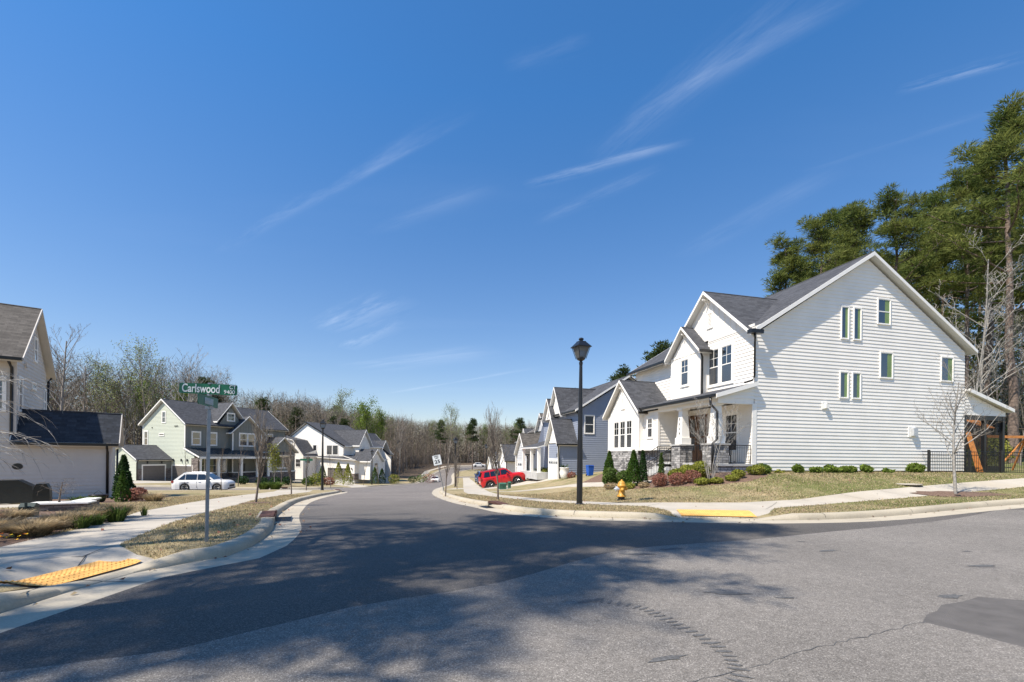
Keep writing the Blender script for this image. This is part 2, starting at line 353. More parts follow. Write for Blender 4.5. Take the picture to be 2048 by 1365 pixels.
PT=np.array([(-30,13.),(-17.5,13.9),(-15.2,14.8),(-16.,16.4),(-21.5,17.7),(-32,15.5)])
REG=[('paved',PAVED),('gutR',GR),('gutL',GL),('gutF',GF),('old',OLD),('patch',PATCH),('wl',WL),('wr',WR),('fw',FW),('wb',WB),('dj',DJ),('ds',DS),('dw',DW),('sr',SR),('br',BR),('bl',BL),('bg',BG),('pt',PT)]
def pip(P,x,y):
    P=np.asarray(P);x=np.asarray(x);y=np.asarray(y);ins=np.zeros(x.shape,bool);j=len(P)-1
    for i in range(len(P)):
        xi,yi=P[i];xj,yj=P[j];c=((yi>y)!=(yj>y))
        with np.errstate(divide='ignore',invalid='ignore'):
            ins^=c&(x<(xj-xi)*(y-yi)/(yj-yi+1e-12)+xi)
        j=i
    return ins
def pld(P,x,y):
    d=np.full(x.shape,1e9)
    for a,b in zip(P[:-1],P[1:]):d=np.minimum(d,segd(x,y,a,b))
    return d
def classify(x,y):
    pav=pip(PAVED,x,y);near=np.minimum(np.minimum(pld(KR,x,y),pld(KL,x,y)),pld(KF,x,y))
    r=np.full(x.shape,'lawn',dtype='<U8')
    for k,P in (('mulch',BR),('mulch',BL),('mulch',BG),('walk',PT),('walk',WL),('walk',WR),('walk',FW),('walk',WB),('walk',DJ),('walk',DS),('walk',DW),('road',SR)):
        r[pip(P,x,y)&~pav]=k
    r[(~pav)&(near<.27)]='kerb'
    r[pav]='road';r[pav&pip(OLD,x,y)]='old';r[pav&pip(PATCH,x,y)]='patch'
    gm=pav&((pld(KR,x,y)<.578)|(pld(KL,x,y)<.548)|(pld(KF,x,y)<.498));r[gm]='gutter'
    far=(~pav)&(r=='lawn')&((y>150)|(x<-62)|((x<-36)&(y>76))|((y>118)&((x<-27)|(x>6))))
    r[far]='forest';return r
def build_ground():
    pts=[];edges=[]
    def add(P,closed):
        i=len(pts);pts.extend([(float(a),float(b)) for a,b in P]);n=len(P)
        for k in range(n-1+(1 if closed else 0)):edges.append((i+k,i+(k+1)%n))
    for k,P in REG:
        if k[:3]=='gut':add(P,False)
        else:
            if len(P)<60 and k not in('old',):
                Q=[]
                for a,b in zip(P,np.roll(P,-1,0)):
                    L=np.hypot(*(b-a));n=max(1,int(L/max(.6,.03*np.hypot(*a))))
                    Q+=[a+(b-a)*t/n for t in range(n)]
                P=np.array(Q)
            add(P,True)
    for P,d in ((KR,-.28),(KL,.28),(KF,.28)):add(offs(P,d),False)
    G=[]
    def grid(x0,x1,y0,y1,s,ex=None):
        xs=np.arange(x0,x1,s);ys=np.arange(y0,y1,s)
        for a in xs:
            for b in ys:
                if ex and ex[0]<a<ex[1] and ex[2]<b<ex[3]:continue
                G.append((a+random.uniform(-.12,.12)*s,b+random.uniform(-.12,.12)*s))
    grid(-7.6,-4.7,4.,7.6,.2);grid(3.6,8.,12.1,15.,.3);grid(-26,28,-6,32,1.,(-7.6,-4.7,4.,7.6));grid(-60,60,-30,75,2.6,(-26,28,-6,32));grid(-150,150,-60,230,8,(-60,60,-30,75));grid(-1500,1500,-300,2400,90,(-150,150,-60,230))
    pts+=G
    # drop duplicates / snap
    res=delaunay_2d_cdt([Vector(p) for p in pts],edges,[],0,1e-4)
    V=np.array([tuple(v) for v in res[0]]);F=np.array([f for f in res[2] if len(f)==3])
    c=V[F].mean(1);cls=classify(c[:,0],c[:,1])
    zt=NT(V[:,0],V[:,1]);lf=LIFT(V[:,0],V[:,1])
    far=np.hypot(V[:,0],V[:,1]);
    def reg(k,name,m,lift,**t):
        sel=F[np.isin(cls,k)]
        if not len(sel):return
        u,inv=np.unique(sel,return_inverse=True);inv=inv.reshape(sel.shape)
        a=V[u];z=zt[u]+(lf[u] if lift else 0.)
        if name=='lawn':
            z=z+.012*np.sin(a[:,0]*1.7+a[:,1])*np.cos(a[:,1]*1.3)*(far[u]<40)
        o=npmesh(name,np.column_stack([a,z]),inv,m,kind='structure',**t)
        n=len(o.data.polygons);o.data.polygons.foreach_set('use_smooth',[True]*n)
        # make the normals face up
        o.data.update();return o
    reg(['lawn'],'lawn',M['lawn'],True);reg(['forest'],'forest_floor',M['forest'],True)
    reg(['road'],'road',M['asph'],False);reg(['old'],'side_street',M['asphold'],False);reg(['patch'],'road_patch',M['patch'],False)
    reg(['gutter'],'gutter',M['gut'],False);reg(['walk'],'pavement',M['walk'],True);reg(['mulch'],'planting_bed',M['mulch'],True)
build_ground()
# kerbs: swept, rounded, dropping at the ramps, with control joints
def kerb(P,side,name):
    prof=[(0,-.05),(.012,.045),(.035,.105),(.07,.135),(.12,.148),(.24,.148),(.29,.137),(.3,.05)]
    T=np.gradient(P,axis=0);T/=np.hypot(T[:,0],T[:,1])[:,None];Nn=np.stack([-T[:,1],T[:,0]],1)*side
    mb=MB();rows=[]
    for p,n in zip(P,Nn):
        q=p+n*.15;k=float(LIFT(*q))/.13;z0=float(NT(*p));rows.append([(p[0]+n[0]*a,p[1]+n[1]*a,z0+(h*(k*.93+.07) if h>0 else h)) for a,h in prof])
    for a,b in zip(rows[:-1],rows[1:]):
        i=len(mb.v);mb.v+=a+b;m=len(prof)
        for k in range(m-1):mb.f.append((i+k,i+k+1,i+m+k+1,i+m+k));mb.m.append(0)
    # joints
    L=0
    for j in range(1,len(P)-1):
        L+=np.hypot(*(P[j]-P[j-1]))
        if L>3.0 and np.hypot(*P[j])<45:
            L=0;r=rows[j];t=T[j]*.007
            pts=[(x,y,z+.0025) for x,y,z in r[1:-1]]
            for a,b in zip(pts[:-1],pts[1:]):
                mb.poly([(a[0]-t[0],a[1]-t[1],a[2]),(b[0]-t[0],b[1]-t[1],b[2]),(b[0]+t[0],b[1]+t[1],b[2]),(a[0]+t[0],a[1]+t[1],a[2])],1)
    o=mb.build(name,[M['kerb'],M['blkpl']],smooth=True,uv=False,kind='structure')
kerb(KR,-1,'kerb');kerb(KL,1,'kerb');kerb(KF,1,'kerb')
# paving joints
def joints():
    mb=MB()
    def line(a,b,w=.012,lift=True,dz=.006):
        a=np.array(a,float);b=np.array(b,float);n=max(2,int(np.hypot(*(b-a))/.4));d=(b-a)/np.hypot(*(b-a));q=np.array([-d[1],d[0]])*w/2
        pp=[a+(b-a)*k/n for k in range(n+1)]
        for u,v in zip(pp[:-1],pp[1:]):
            mb.poly([(*(u-q),H(*(u-q),lift)+dz),(*(v-q),H(*(v-q),lift)+dz),(*(v+q),H(*(v+q),lift)+dz),(*(u+q),H(*(u+q),lift)+dz)])
    line((-6.15,7.05),(-7.7,6.85));line((-6.1,6.55),(-5.0,4.65));line((-6.15,7.1),(-6.1,6.5));line((-6.1,6.5),(-7.65,4.6))
    for a,b in (((-6.9,8.9),(-8.3,8.4)),((-7.5,10.6),(-9.2,10.1)),((-8.2,12.3),(-10.,11.9)),((-9.,14.3),(-11.,13.9)),((-9.8,16.5),(-11.9,16.)),((-10.8,19),(-13.,18.5)),((-11.9,22.4),(-14.2,21.9)),((-12.9,26),(-15.3,25.3)),
        ((4.35,14.7),(5.2,15.9)),((7.6,13.6),(8.9,15.3)),((10.3,14.9),(10.0,15.7)),((12.2,15.6),(11.9,16.5)),((14.2,16.3),(13.9,17.2)),((16.4,17.1),(16.1,18)),((18.6,17.9),(18.3,18.8)),((2.4,15.9),(3.3,17.1)),((1.3,17.5),(2.3,18.4)),((.4,19.4),(1.4,19.9)),((-.3,21.1),(.8,21.9)),((-1,23),(.1,23.6))):line(a,b)
    for P,s,g in ((KL,-1,.53),(KR,1,.56)):
        L=0
        for j in range(1,len(P)):
            L+=np.hypot(*(P[j]-P[j-1]))
            if L>3 and np.hypot(*P[j])<35:
                L=0;t=P[j]-P[j-1];t/=np.hypot(*t);n=np.array([-t[1],t[0]])*s
                line(P[j]+n*.01,P[j]+n*g,.012,False)
    mb.build('pavement_joint',M['blkpl'],uv=False,kind='structure')
joints()
# wide tyre scrub marks and old sealed cracks on the coarse asphalt: real stains of the surface
def marks():
    rnd=random.Random(5);mb=MB()
    P=catmull([(.95,5.05),(1.35,4.85),(1.6,4.35),(1.75,3.85),(1.72,3.45),(1.6,3.2)],.075)
    T=np.gradient(P,axis=0)
    for p,t in zip(P,T):
        t=t/np.hypot(*t);n=np.array([-t[1],t[0]]);w=.13+rnd.uniform(-.03,.02);h=.024
        t=t*math.cos(.5)+n*math.sin(.5)
        a=[];k=9
        for q in range(k):
            an=2*math.pi*q/k;r=rnd.uniform(.65,1.2);u=p+n*w*.62*math.cos(an)*r+t*h*math.sin(an)*r
            a.append((*u,float(NT(*u))+.004))
        mb.poly(a)
    for _ in range(16):
        x=rnd.uniform(.5,11);y=rnd.uniform(3.2,10.5)
        if not pip(OLD,np.array([x]),np.array([y]))[0]:continue
        s=rnd.uniform(.03,.09)*(1+y*.12);a=[];an0=rnd.uniform(-.1,.5)
        for q in range(11):
            an=2*math.pi*q/11;r=rnd.uniform(.5,1.3);dx,dy=s*1.9*math.cos(an)*r,s*.5*math.sin(an)*r
            a.append((x+dx*math.cos(an0)-dy*math.sin(an0),y+dx*math.sin(an0)+dy*math.cos(an0)));
        mb.poly([(u,v,float(NT(u,v))+.0045) for u,v in a])
    # thin sealed crack running from the patch towards the viewer, and a second fainter one
    for C in ([(4.1,4.5),(3.3,4.15),(2.6,3.85),(2.0,3.55),(1.2,3.2)],):
        Q=catmull(C,.09);q=[]
        for i,p in enumerate(Q):
            d=Q[min(i+1,len(Q)-1)]-Q[max(i-1,0)];d/=np.hypot(*d);n_=np.array([-d[1],d[0]]);o=rnd.uniform(-.02,.02);w_=rnd.uniform(.0012,.0045);q.append((p+n_*(o-w_),p+n_*(o+w_)))
        for (a,b),(c_,d_) in zip(q[:-1],q[1:]):mb.poly([(*a,float(NT(*a))+.0048),(*c_,float(NT(*c_))+.0048),(*d_,float(NT(*d_))+.0048),(*b,float(NT(*b))+.0048)])
    mb.build('tyre_marks',M['stain'],uv=False,kind='stuff',label='dark tyre scrub marks on the coarse asphalt',cat='stain')
M['stain']=mat('tyre_stain',(.10,.098,.096),.9,var=.35,vs=30,bump=.4,bs=160)
marks()
# grass blades
def blades():
    rs=np.random.RandomState(3)
    n=330000;th=rs.uniform(-.87,.87,n);d=5.0+21*rs.rand(n)**1.25;x=d*np.tan(th)*.98;y=d
    m=(y>3.5)&(x>-17)&(x<24)
    x,y=x[m],y[m];c=classify(x,y)=='lawn';x,y=x[c],y[c];n=len(x)
    z=NT(x,y)+LIFT(x,y);h=rs.uniform(.02,.05,n);w=.004+.0009*y;a=rs.uniform(0,6.28,n);l=rs.uniform(-.9,.9,(2,n))*h
    dx,dy=np.cos(a)*w,np.sin(a)*w
    V=np.empty((n,3,3));V[:,0]=np.stack([x-dx,y-dy,z-.01],1);V[:,1]=np.stack([x+dx,y+dy,z-.01],1);V[:,2]=np.stack([x+l[0],y+l[1],z+h],1)
    g=(rs.rand(n)<.06+.3*nsm(4,14,x)*(np.sin(x*.9+y*.6)>-.3)).astype(int)
    npmesh('grass_blades',V.reshape(-1,3),np.arange(3*n).reshape(n,3),[M['gbladeA'],M['gbladeB']],mi=g,kind='stuff',label='short dormant grass blades on verges and lawns',cat='grass')
blades()

def litter():
    rs=np.random.RandomState(12);n=9000;x=rs.uniform(-14,24,n);y=rs.uniform(3.5,26,n);c=classify(x,y)
    dG=np.minimum(pld(KR,x,y),pld(KL,x,y));keep=((c=='mulch')&(rs.rand(n)<.9))|((c=='lawn')&(rs.rand(n)<.22))|((c=='gutter')&(dG<.22)&(rs.rand(n)<.9))|((c=='walk')&(rs.rand(n)<.02))|((c=='road')&(dG<.8)&(rs.rand(n)<.3))
    x,y,c=x[keep],y[keep],c[keep];n=len(x);z=NT(x,y)+np.where((c=='gutter')|(c=='road'),0,LIFT(x,y))+.012+.02*(c=='lawn')
    a=rs.uniform(0,6.28,n);r=rs.uniform(.015,.045,n);t=rs.uniform(-.5,.5,(2,n))*.02
    V=np.stack([np.stack([x+r*np.cos(a+k),y+r*np.sin(a+k)*.6,z+(t[0] if k<2 else t[1])+.006*k],1) for k in (0,1.57,3.14,4.71)],1).reshape(-1,3)
    npmesh('fallen_leaves',V,np.arange(4*n).reshape(n,4),[M['redleaf'],M['tanleaf'],M['mulch']],mi=rs.choice(3,n,p=[.2,.35,.45]),kind='stuff',label='scattered dry leaves in the beds, gutters and grass',cat='leaves')
litter()
# ------------------------------------------------------------------ house kit (local frames: x = depth or width, y, z up)
def P3(pl,v,s,d,z):      # pl: 'x-' wall facing -x at x=v ; 'y-' facing -y at y=v ; 'x+' facing +x
    if pl=='x-':return (v-d,s,z)
    if pl=='x+':return (v+d,s,z)
    if pl=='y-':return (s,v-d,z)
    return (s,v+d,z)
def pbox(mb,pl,v,s0,s1,z0,z1,d0,d1,m=0):
    a=P3(pl,v,s0,d0,z0);b=P3(pl,v,s1,d1,z1)
    mb.box(min(a[0],b[0]),max(a[0],b[0]),min(a[1],b[1]),max(a[1],b[1]),z0,z1,m)
def clipz(poly,z,keep_above):
    out=[];n=len(poly)
    for i in range(n):
        a,b=poly[i],poly[(i+1)%n];ia=(a[1]>=z) if keep_above else (a[1]<=z);ib=(b[1]>=z) if keep_above else (b[1]<=z)
        if ia:out.append(a)
        if ia!=ib:
            t=(z-a[1])/(b[1]-a[1]);out.append((a[0]+(b[0]-a[0])*t,z))
    return out
def siding(mb,pl,v,poly,m=0,c=.178,lip=.023):
    z0=min(p[1] for p in poly);z1=max(p[1] for p in poly);z=z0
    while z<z1-1e-4:
        q=clipz(clipz(poly,z,True),z+c,False)
        if len(q)>2:
            mb.poly([P3(pl,v,s,lip*(1-(zz-z)/c)+.002,zz) for s,zz in q],m)
            lo=[s for s,zz in q if zz<z+1e-4]
            if lo:
                a,b=min(lo),max(lo);mb.poly([P3(pl,v,a,0,z),P3(pl,v,b,0,z),P3(pl,v,b,lip+.002,z),P3(pl,v,a,lip+.002,z)],m)
        z+=c
def batten(mb,pl,v,s0,s1,z0,top,m=0,gap=.4):
    """board-and-batten: flat wall plus battens; top(s)->z"""
    n=max(1,int((s1-s0)/gap));pts=[(s0,z0),(s1,z0)]+[(s1-(s1-s0)*k/12,top(s1-(s1-s0)*k/12)) for k in range(13)]
    mb.poly([P3(pl,v,s,.006,z) for s,z in pts],m)
    for k in range(n+1):
        s=s0+(s1-s0)*k/n;h=top(min(max(s,s0+.03),s1-.03))
        if h>z0+.1:pbox(mb,pl,v,s-.022,s+.022,z0,h-.02,.005,.03,m)
def gable(poly_s0,poly_s1,z0,ze,zr):
    c=(poly_s0+poly_s1)/2;return [(poly_s0,z0),(poly_s1,z0),(poly_s1,ze),(c,zr),(poly_s0,ze)]
def win(root,pl,v,s0,s1,z0,z1,cas=.1,rail=True,mun=0,casm='wtrim',sashm='wtrim',gm='glass',refl=0,n=1,mull=.09,sill=False,lowm=None,label=None):
    mb=MB()
    pbox(mb,pl,v,s0-cas,s0,z0-cas,z1+cas*1.2,0,.065);pbox(mb,pl,v,s1,s1+cas,z0-cas,z1+cas*1.2,0,.065)
    pbox(mb,pl,v,s0,s1,z1,z1+cas*1.2,0,.063);pbox(mb,pl,v,s0,s1,z0-cas,z0,0,.063)
    if sill:pbox(mb,pl,v,s0-cas-.03,s1+cas+.03,z0-cas-.05,z0-cas,0,.09)
    w=(s1-s0-mull*(n-1))/n;panes=[]
    for k in range(n):
        a=s0+k*(w+mull);b=a+w
        if k:pbox(mb,pl,v,a-mull,a,z0,z1,0,.06)
        f=.035;pbox(mb,pl,v,a,a+f,z0,z1,.004,.048,1);pbox(mb,pl,v,b-f,b,z0,z1,.004,.048,1);pbox(mb,pl,v,a+f,b-f,z0,z0+f,.004,.047,1);pbox(mb,pl,v,a+f,b-f,z1-f,z1,.004,.047,1)
        zm=(z0+z1)/2
        if rail:pbox(mb,pl,v,a+f,b-f,zm-.025,zm+.025,.004,.046,1)
        if mun:
            zz=zm+.025 if rail else z0+f
            for i in range(1,mun[0]):
                s=a+f+(b-a-2*f)*i/mun[0];pbox(mb,pl,v,s-.011,s+.011,zz,z1-f,.004,.041,1)
            for i in range(1,mun[1]):
                h=zz+(z1-f-zz)*i/mun[1];pbox(mb,pl,v,a+f,b-f,h-.011,h+.011,.004,.040,1)
        panes.append((a+f,b-f))
    wo=mb.build('window',[M[casm],M[sashm]],root)
    if label:wo['label']=label
    for a,b in panes:
        pm=MB()
        if rail and lowm:pbox(pm,pl,v,a,b,z0+.03,zm,.003,.031,1);pbox(pm,pl,v,a,b,zm,z1-.03,.003,.031,0);pm.build('pane',[M[gm],M[lowm]],wo)
        else:pbox(pm,pl,v,a,b,z0+.03,z1-.03,.003,.031);pm.build('pane',M[gm],wo)
        if refl:
            fb=MB();pbox(fb,pl,v,b-(b-a)*refl,b,z0+.03,z1-.03,.003,.0345);fb.build('reflection_strip',M['refl'],wo)  # green strip laid over the pane, a reflection painted as plain colour
    return wo
def slab(mb,a,b,c,d,th,m=0,mu=1):
    """roof slab: quad a,b,c,d (top surface) with vertical thickness th; underside/edges in mu"""
    q=[Vector(p) for p in (a,b,c,d)];l=[p-Vector((0,0,th)) for p in q]
    mb.poly(q,m);mb.poly(l[::-1],mu)
    for i in range(4):
        j=(i+1)%4;mb.poly([q[i],l[i],l[j],q[j]],mu)
def roof_gable(root,ax,a0,a1,c,hw,zr,ze,mat_='roof',th=.16,name='roof',trim='wtrim',gut=True,rake0=True,rake1=True,soff='greysoffit',both=True,vend=None):
    """gable roof with its ridge along ax from a0 to a1, centred at c, half width hw"""
    mb=MB();tb=MB();gbs=[];sides=(-1,1) if both else (1,)
    def pt(a,s,z):return (a,s,z) if ax=='x' else (s,a,z)
    for sg in sides:
        slab(mb,pt(a0,c,zr),pt(a1,c,zr),pt(a1 if vend is None else vend,c+sg*hw,ze),pt(a0,c+sg*hw,ze),th,0,1)
        sl=(zr-ze)/hw
        for a,on,dr in ((a0,rake0,-1),(a1,rake1 and vend is None,1)):
            if on:   # rake board, proud of the slab edge
                e=.035*dr;p=[pt(a+e,c,zr+.012),pt(a+e,c+sg*(hw+.01),ze+.012),pt(a+e,c+sg*(hw+.01),ze-th+.01),pt(a+e,c,zr-th+.01)]
                tb.prism(p,(pt(-e*1.0-dr*.002,0,0)),0)
        # fascia + gutter
        fz=ze-.02;o=c+sg*hw
        x0,x1=(min(o,o+sg*.03),max(o,o+sg*.03))
        ae=a1 if vend is None else vend
        if ax=='x':tb.box(a0,ae,x0,x1,fz-.18,fz,0)
        else:tb.box(x0,x1,a0,ae,fz-.18,fz,0)
        if gut:
            x0,x1=(min(o+sg*.03,o+sg*.15),max(o+sg*.03,o+sg*.15))
            gb=MB()
            if ax=='x':gb.box(a0,a1,x0,x1,fz-.12,fz+.01,0)
            else:gb.box(x0,x1,a0,a1,fz-.12,fz+.01,0)
            gbs.append(gb)
    # ridge cap
    if ax=='x':mb.tube([(a0,c,zr-.01),(a1,c,zr-.01)],.045,6,0)
    else:mb.tube([(c,a0,zr-.01),(c,a1,zr-.01)],.045,6,0)
    r=mb.build(name,[M[mat_],M[soff]],root)
    tb.build('fascia',M[trim],r)
    for gb in gbs:gb.build('gutter',M['gutter'],r)
    return r
def downspout(root,path,r=.045,m='gutter'):
    mb=MB();mb.tube(path,r,8,0);return mb.build('downspout',M[m],root,smooth=True)
def corner(root,pts,z0s,z1s,m='wtrim',w=.1):
    mb=MB()
    for (x,y,dx,dy),a,b in zip(pts,z0s,z1s):mb.box(min(x,x+dx*w),max(x,x+dx*w),min(y,y+dy*.032),max(y,y+dy*.032),a,b);mb.box(min(x,x-dx*.032),max(x,x-dx*.032),min(y,y+dy*.032),max(y,y-dy*w),a,b)
    return mb.build('corner_board',M[m],root)
def garage_door(root,pl,v,s0,s1,z0,z1,m,lights=True,trim='wtrim',split=4):
    mb=MB();n=5
    for k in range(n):
        a=z0+(z1-z0)*k/n;b=z0+(z1-z0)*(k+1)/n-.012
        pbox(mb,pl,v,s0,s1,a,b,.0,.03)
        q=split
        for j in range(q):
            u=s0+(s1-s0)*(j+.08)/q;w=s0+(s1-s0)*(j+.92)/q
            pbox(mb,pl,v,u,w,a+.06,b-.05,.03,.042)
    g=mb.build('garage_door',M[m],root)
    if lights:
        gb=MB();h=(z1-z0)/n
        for j in range(split):
            u=s0+(s1-s0)*(j+.14)/split;w=s0+(s1-s0)*(j+.86)/split;pbox(gb,pl,v,u,w,z1-h*.8,z1-h*.25,.042,.05)
        gb.build('pane',M['glass'],g)
    tb=MB();pbox(tb,pl,v,s0-.14,s0,z0,z1+.16,0,.05);pbox(tb,pl,v,s1,s1+.14,z0,z1+.16,0,.05);pbox(tb,pl,v,s0,s1,z1,z1+.16,0,.048)
    tb.build('door_casing',M[trim],root);return g
def lantern(root,p,s=1.):
    mb=MB();x,y,z=p;mb.lathe([(.05*s,0),(.08*s,.02*s),(.06*s,.2*s),(.1*s,.22*s),(.02*s,.32*s)],(x,y,z),6);mb.build('wall_lantern',M['black'],root)
def vent_louvre(root,pl,v,s,z,w=.5,h=.75):
    mb=MB();pbox(mb,pl,v,s-w/2-.08,s-w/2,z,z+h,0,.05);pbox(mb,pl,v,s+w/2,s+w/2+.08,z,z+h,0,.05);pbox(mb,pl,v,s-w/2-.08,s+w/2+.08,z+h,z+h+.08,0,.052);pbox(mb,pl,v,s-w/2-.1,s+w/2+.1,z-.08,z,0,.06)
    k=int(h/.075)
    for i in range(k):
        zz=z+i*h/k;a=P3(pl,v,s-w/2,.004,zz+h/k);b=P3(pl,v,s+w/2,.004,zz+h/k);c=P3(pl,v,s+w/2,.04,zz+.012);d=P3(pl,v,s-w/2,.04,zz+.012);mb.prism([a,b,c,d],(0,0,-.008))
    mb.build('gable_vent',M['wtrim'],root)
def bracket(mb,pl,v,s,z,n=.38):
    pbox(mb,pl,v,s-.03,s+.03,z-n,z,0,.06);pbox(mb,pl,v,s-.03,s+.03,z-.07,z,0,n)
    mb.tube([P3(pl,v,s,.04,z-n*.85),P3(pl,v,s,n*.85,z-.05)],.03,4)
def boards(root,m,*bs):
    for b in bs:
        q=MB();q.box(*b);q.build('corner_board',M[m],root)
def text(name,body,size,loc,rot,m,parent,ext=.002,align='CENTER',sx=1.,bold=0.):
    cu=bpy.data.curves.new(name,'FONT');cu.body=body;cu.size=size;cu.extrude=ext;cu.align_x=align;cu.align_y='CENTER';cu.offset=bold
    t=bpy.data.objects.new('tmp',cu);COL.objects.link(t);bpy.context.view_layer.update()
    me=bpy.data.meshes.new_from_object(t.evaluated_get(bpy.context.evaluated_depsgraph_get()));bpy.data.objects.remove(t);me.name=name;me.materials.clear();me.materials.append(m)
    o=bpy.data.objects.new(name,me);COL.objects.link(o);o.parent=parent;o.rotation_euler=rot;o.location=loc;o.scale=(sx,1,1);return o
# ------------------------------------------------------------------ 1. white farmhouse on the corner (local x runs back along the side wall, y away up the street)
def white_house():
    r=empty('house',(11.606,21.9,0),R(14),'two storey white farmhouse with stone porch piers on the corner lot','house')
    W,T=M['white'],M['wtrim']
    mb=MB()
    siding(mb,'y-',0,[(0,1.0),(13.8,1.0),(13.8,7.55),(6.9,11.9),(0,7.55)])
    siding(mb,'x-',0,[(6.8,5.0),(11.3,5.0),(11.3,7.55),(6.8,7.55)])
    siding(mb,'x-',0,[(0,5.0),(3.4,5.0),(3.4,8.05),(0,8.05)]);siding(mb,'x-',0,[(0,1.3),(5.1,1.3),(5.1,4.3),(0,4.3)])
    siding(mb,'x-',0,[(6.1,5.0),(6.85,5.0),(6.85,8.05),(6.1,8.05)])
    # back and far side (never seen from the street, still closed)
    mb.poly([(13.8,0,.5),(13.8,11.3,.5),(13.8,11.3,7.55),(13.8,0,7.55)]);mb.poly([(0,11.3,-.3),(13.8,11.3,-.3),(13.8,11.3,7.55),(6.9,11.3,11.9),(0,11.3,7.55)])
    siding(mb,'y-',0,[(13.8,4.1),(16.95,4.1),(16.95,4.35),(13.8,5.4)])
    mb.build('wall',W,r)
    # foundation
    mb=MB();mb.box(.03,13.77,.03,11.2,-.3,1.0);mb.build('foundation',mat('dark_foundation',(.07,.065,.06),.9),r)
    # big front gable, board and batten
    gb=MB();gz=lambda s:8.05+max(0,(3.4-abs(s-3.4)))*.93-.43
    batten(gb,'x-',0,0,6.8,8.05,lambda s:max(8.06,7.45+(3.4-abs(s-3.4))*.93),0,.41)
    pbox(gb,'x-',0,0,3.32,7.93,8.06,.0,.04);
    gb.build('gable_panel',W,r)
    # small projecting bay
    bb=MB();zb=lambda s:7.42+max(0,1.37-abs(s-4.72))*1.0
    batten(bb,'x-',-.5,3.35,6.1,4.9,zb,0,.34)
    bb.poly([(-.5,3.35,4.7),(0,3.35,4.9),(0,3.35,7.6),(-.5,3.35,7.4)]);bb.poly([(-.5,6.1,4.7),(0,6.1,4.9),(0,6.1,7.6),(-.5,6.1,7.4)])
    pbox(bb,'x-',-.5,3.33,3.45,4.9,7.5,0,.035);pbox(bb,'x-',-.5,6.0,6.12,4.9,7.5,0,.035);pbox(bb,'x-',-.5,3.45,6.0,7.42,7.5,0,.034)
    bb.build('bay_wall',W,r)
    # lower front wing G1 (board and batten over stone) and G2
    lb=MB();batten(lb,'x-',-2.3,6.7,10.87,1.95,lambda s:4.2+max(0,2.085-abs(s-8.785))*1.0,0,.4)
    pbox(lb,'x-',-2.3,6.7,10.87,1.95,2.1,0,.05);pbox(lb,'x-',-2.3,6.68,6.82,1.95,4.3,0,.036);pbox(lb,'x-',-2.3,10.75,10.89,1.95,4.3,0,.036)
    lb.poly([(-2.3,6.7,1.95),(0,6.7,1.95),(0,6.7,4.5),(-2.3,6.7,4.2)]);lb.poly([(-2.3,10.87,1.95),(0,10.87,1.95),(0,10.87,4.5),(-2.3,10.87,4.2)])
    siding(lb,'x-',-2.0,[(5.1,1.95),(6.7,1.95),(6.7,4.3),(5.1,4.3)]);siding(lb,'y-',5.1,[(-2.0,1.95),(0,1.95),(0,4.3),(-2.0,4.3)])
    pbox(lb,'x-',-2.0,5.08,5.2,1.95,4.3,0,.036);pbox(lb,'y-',5.1,-2.03,-1.9,1.95,4.3,0,.036);pbox(lb,'x-',-2.0,5.1,6.7,1.95,2.1,0,.048);pbox(lb,'y-',5.1,-2.0,0,1.95,2.02,0,.04)
    lb.build('front_wing_wall',W,r)
    sb=MB();sb.box(-2.36,-.05,6.72,10.93,-.6,1.95);sb.box(-2.06,-.05,5.06,6.72,-.6,1.95)
    # porch base, piers
    sb.box(-2.0,-.02,-.02,3.35,-.3,1.2);sb.box(-1.0,-.02,3.35,5.04,-.3,1.2)
    sb.box(-2.25,-1.4,.0,.78,-.3,2.2);sb.box(-2.25,-1.5,2.62,3.36,-.3,2.2)
    sb.build('stone_base',M['stone'],r)
    pb=MB();pb.box(-2.08,0,-.08,5.1,1.2,1.29);pb.box(-2.31,-1.34,-.06,.84,2.2,2.27);pb.box(-2.31,-1.44,2.56,3.42,2.2,2.27);pb.box(-2.42,-.05,5.02,6.7,1.95,1.99);pb.build('stone_slab',M['slab'],r)
    # steps
    st=MB();n=7;g=.28
    for k in range(n):
        z1=1.2-.165*(k+1);st.box(-2.08-g*(k+1),-2.06-g*k,3.42,5.0,-.5,z1+.02)
    st.build('steps',M['slab'],r)
    # columns
    for y0,y1,x0,x1 in ((.2,.58,-2.0,-1.62),(2.8,3.18,-2.0,-1.62)):
        cb=MB();a=.05;q=[(x0-a,y0-a),(x1+a,y0-a),(x1+a,y1+a),(x0-a,y1+a)];p=[(x0+.03,y0+.03),(x1-.03,y0+.03),(x1-.03,y1-.03),(x0+.03,y1-.03)]
        b=[(*u,2.6) for u in q];t=[(*u,4.12) for u in p]
        for i in range(4):
            j=(i+1)%4;cb.poly([b[i],b[j],t[j],t[i]])
        cb.box(x0-.1,x1+.1,y0-.1,y1+.1,2.27,2.62);cb.box(x0-.05,x1+.05,y0-.05,y1+.05,4.08,4.2);cb.build('porch_column',T,r)
    # porch beam, ceiling
    bm=MB();bm.box(-2.02,-1.72,.0,5.1,4.16,4.42);bm.box(-1.72,-.02,-.0,.22,4.16,4.42);bm.box(-1.72,-.02,.22,5.1,4.38,4.42)
    siding(bm,'y-',0,[(-2.02,4.42),(0,4.42),(0,5.05)],0);bm.poly([(-2.02,.2,4.42),(0,.2,4.42),(0,.2,5.0)])
    bm.box(-.13,.12,-.034,.0,.86,4.2);bm.box(-.034,.0,.0,.13,.86,4.2);bm.build('porch_beam',T,r)
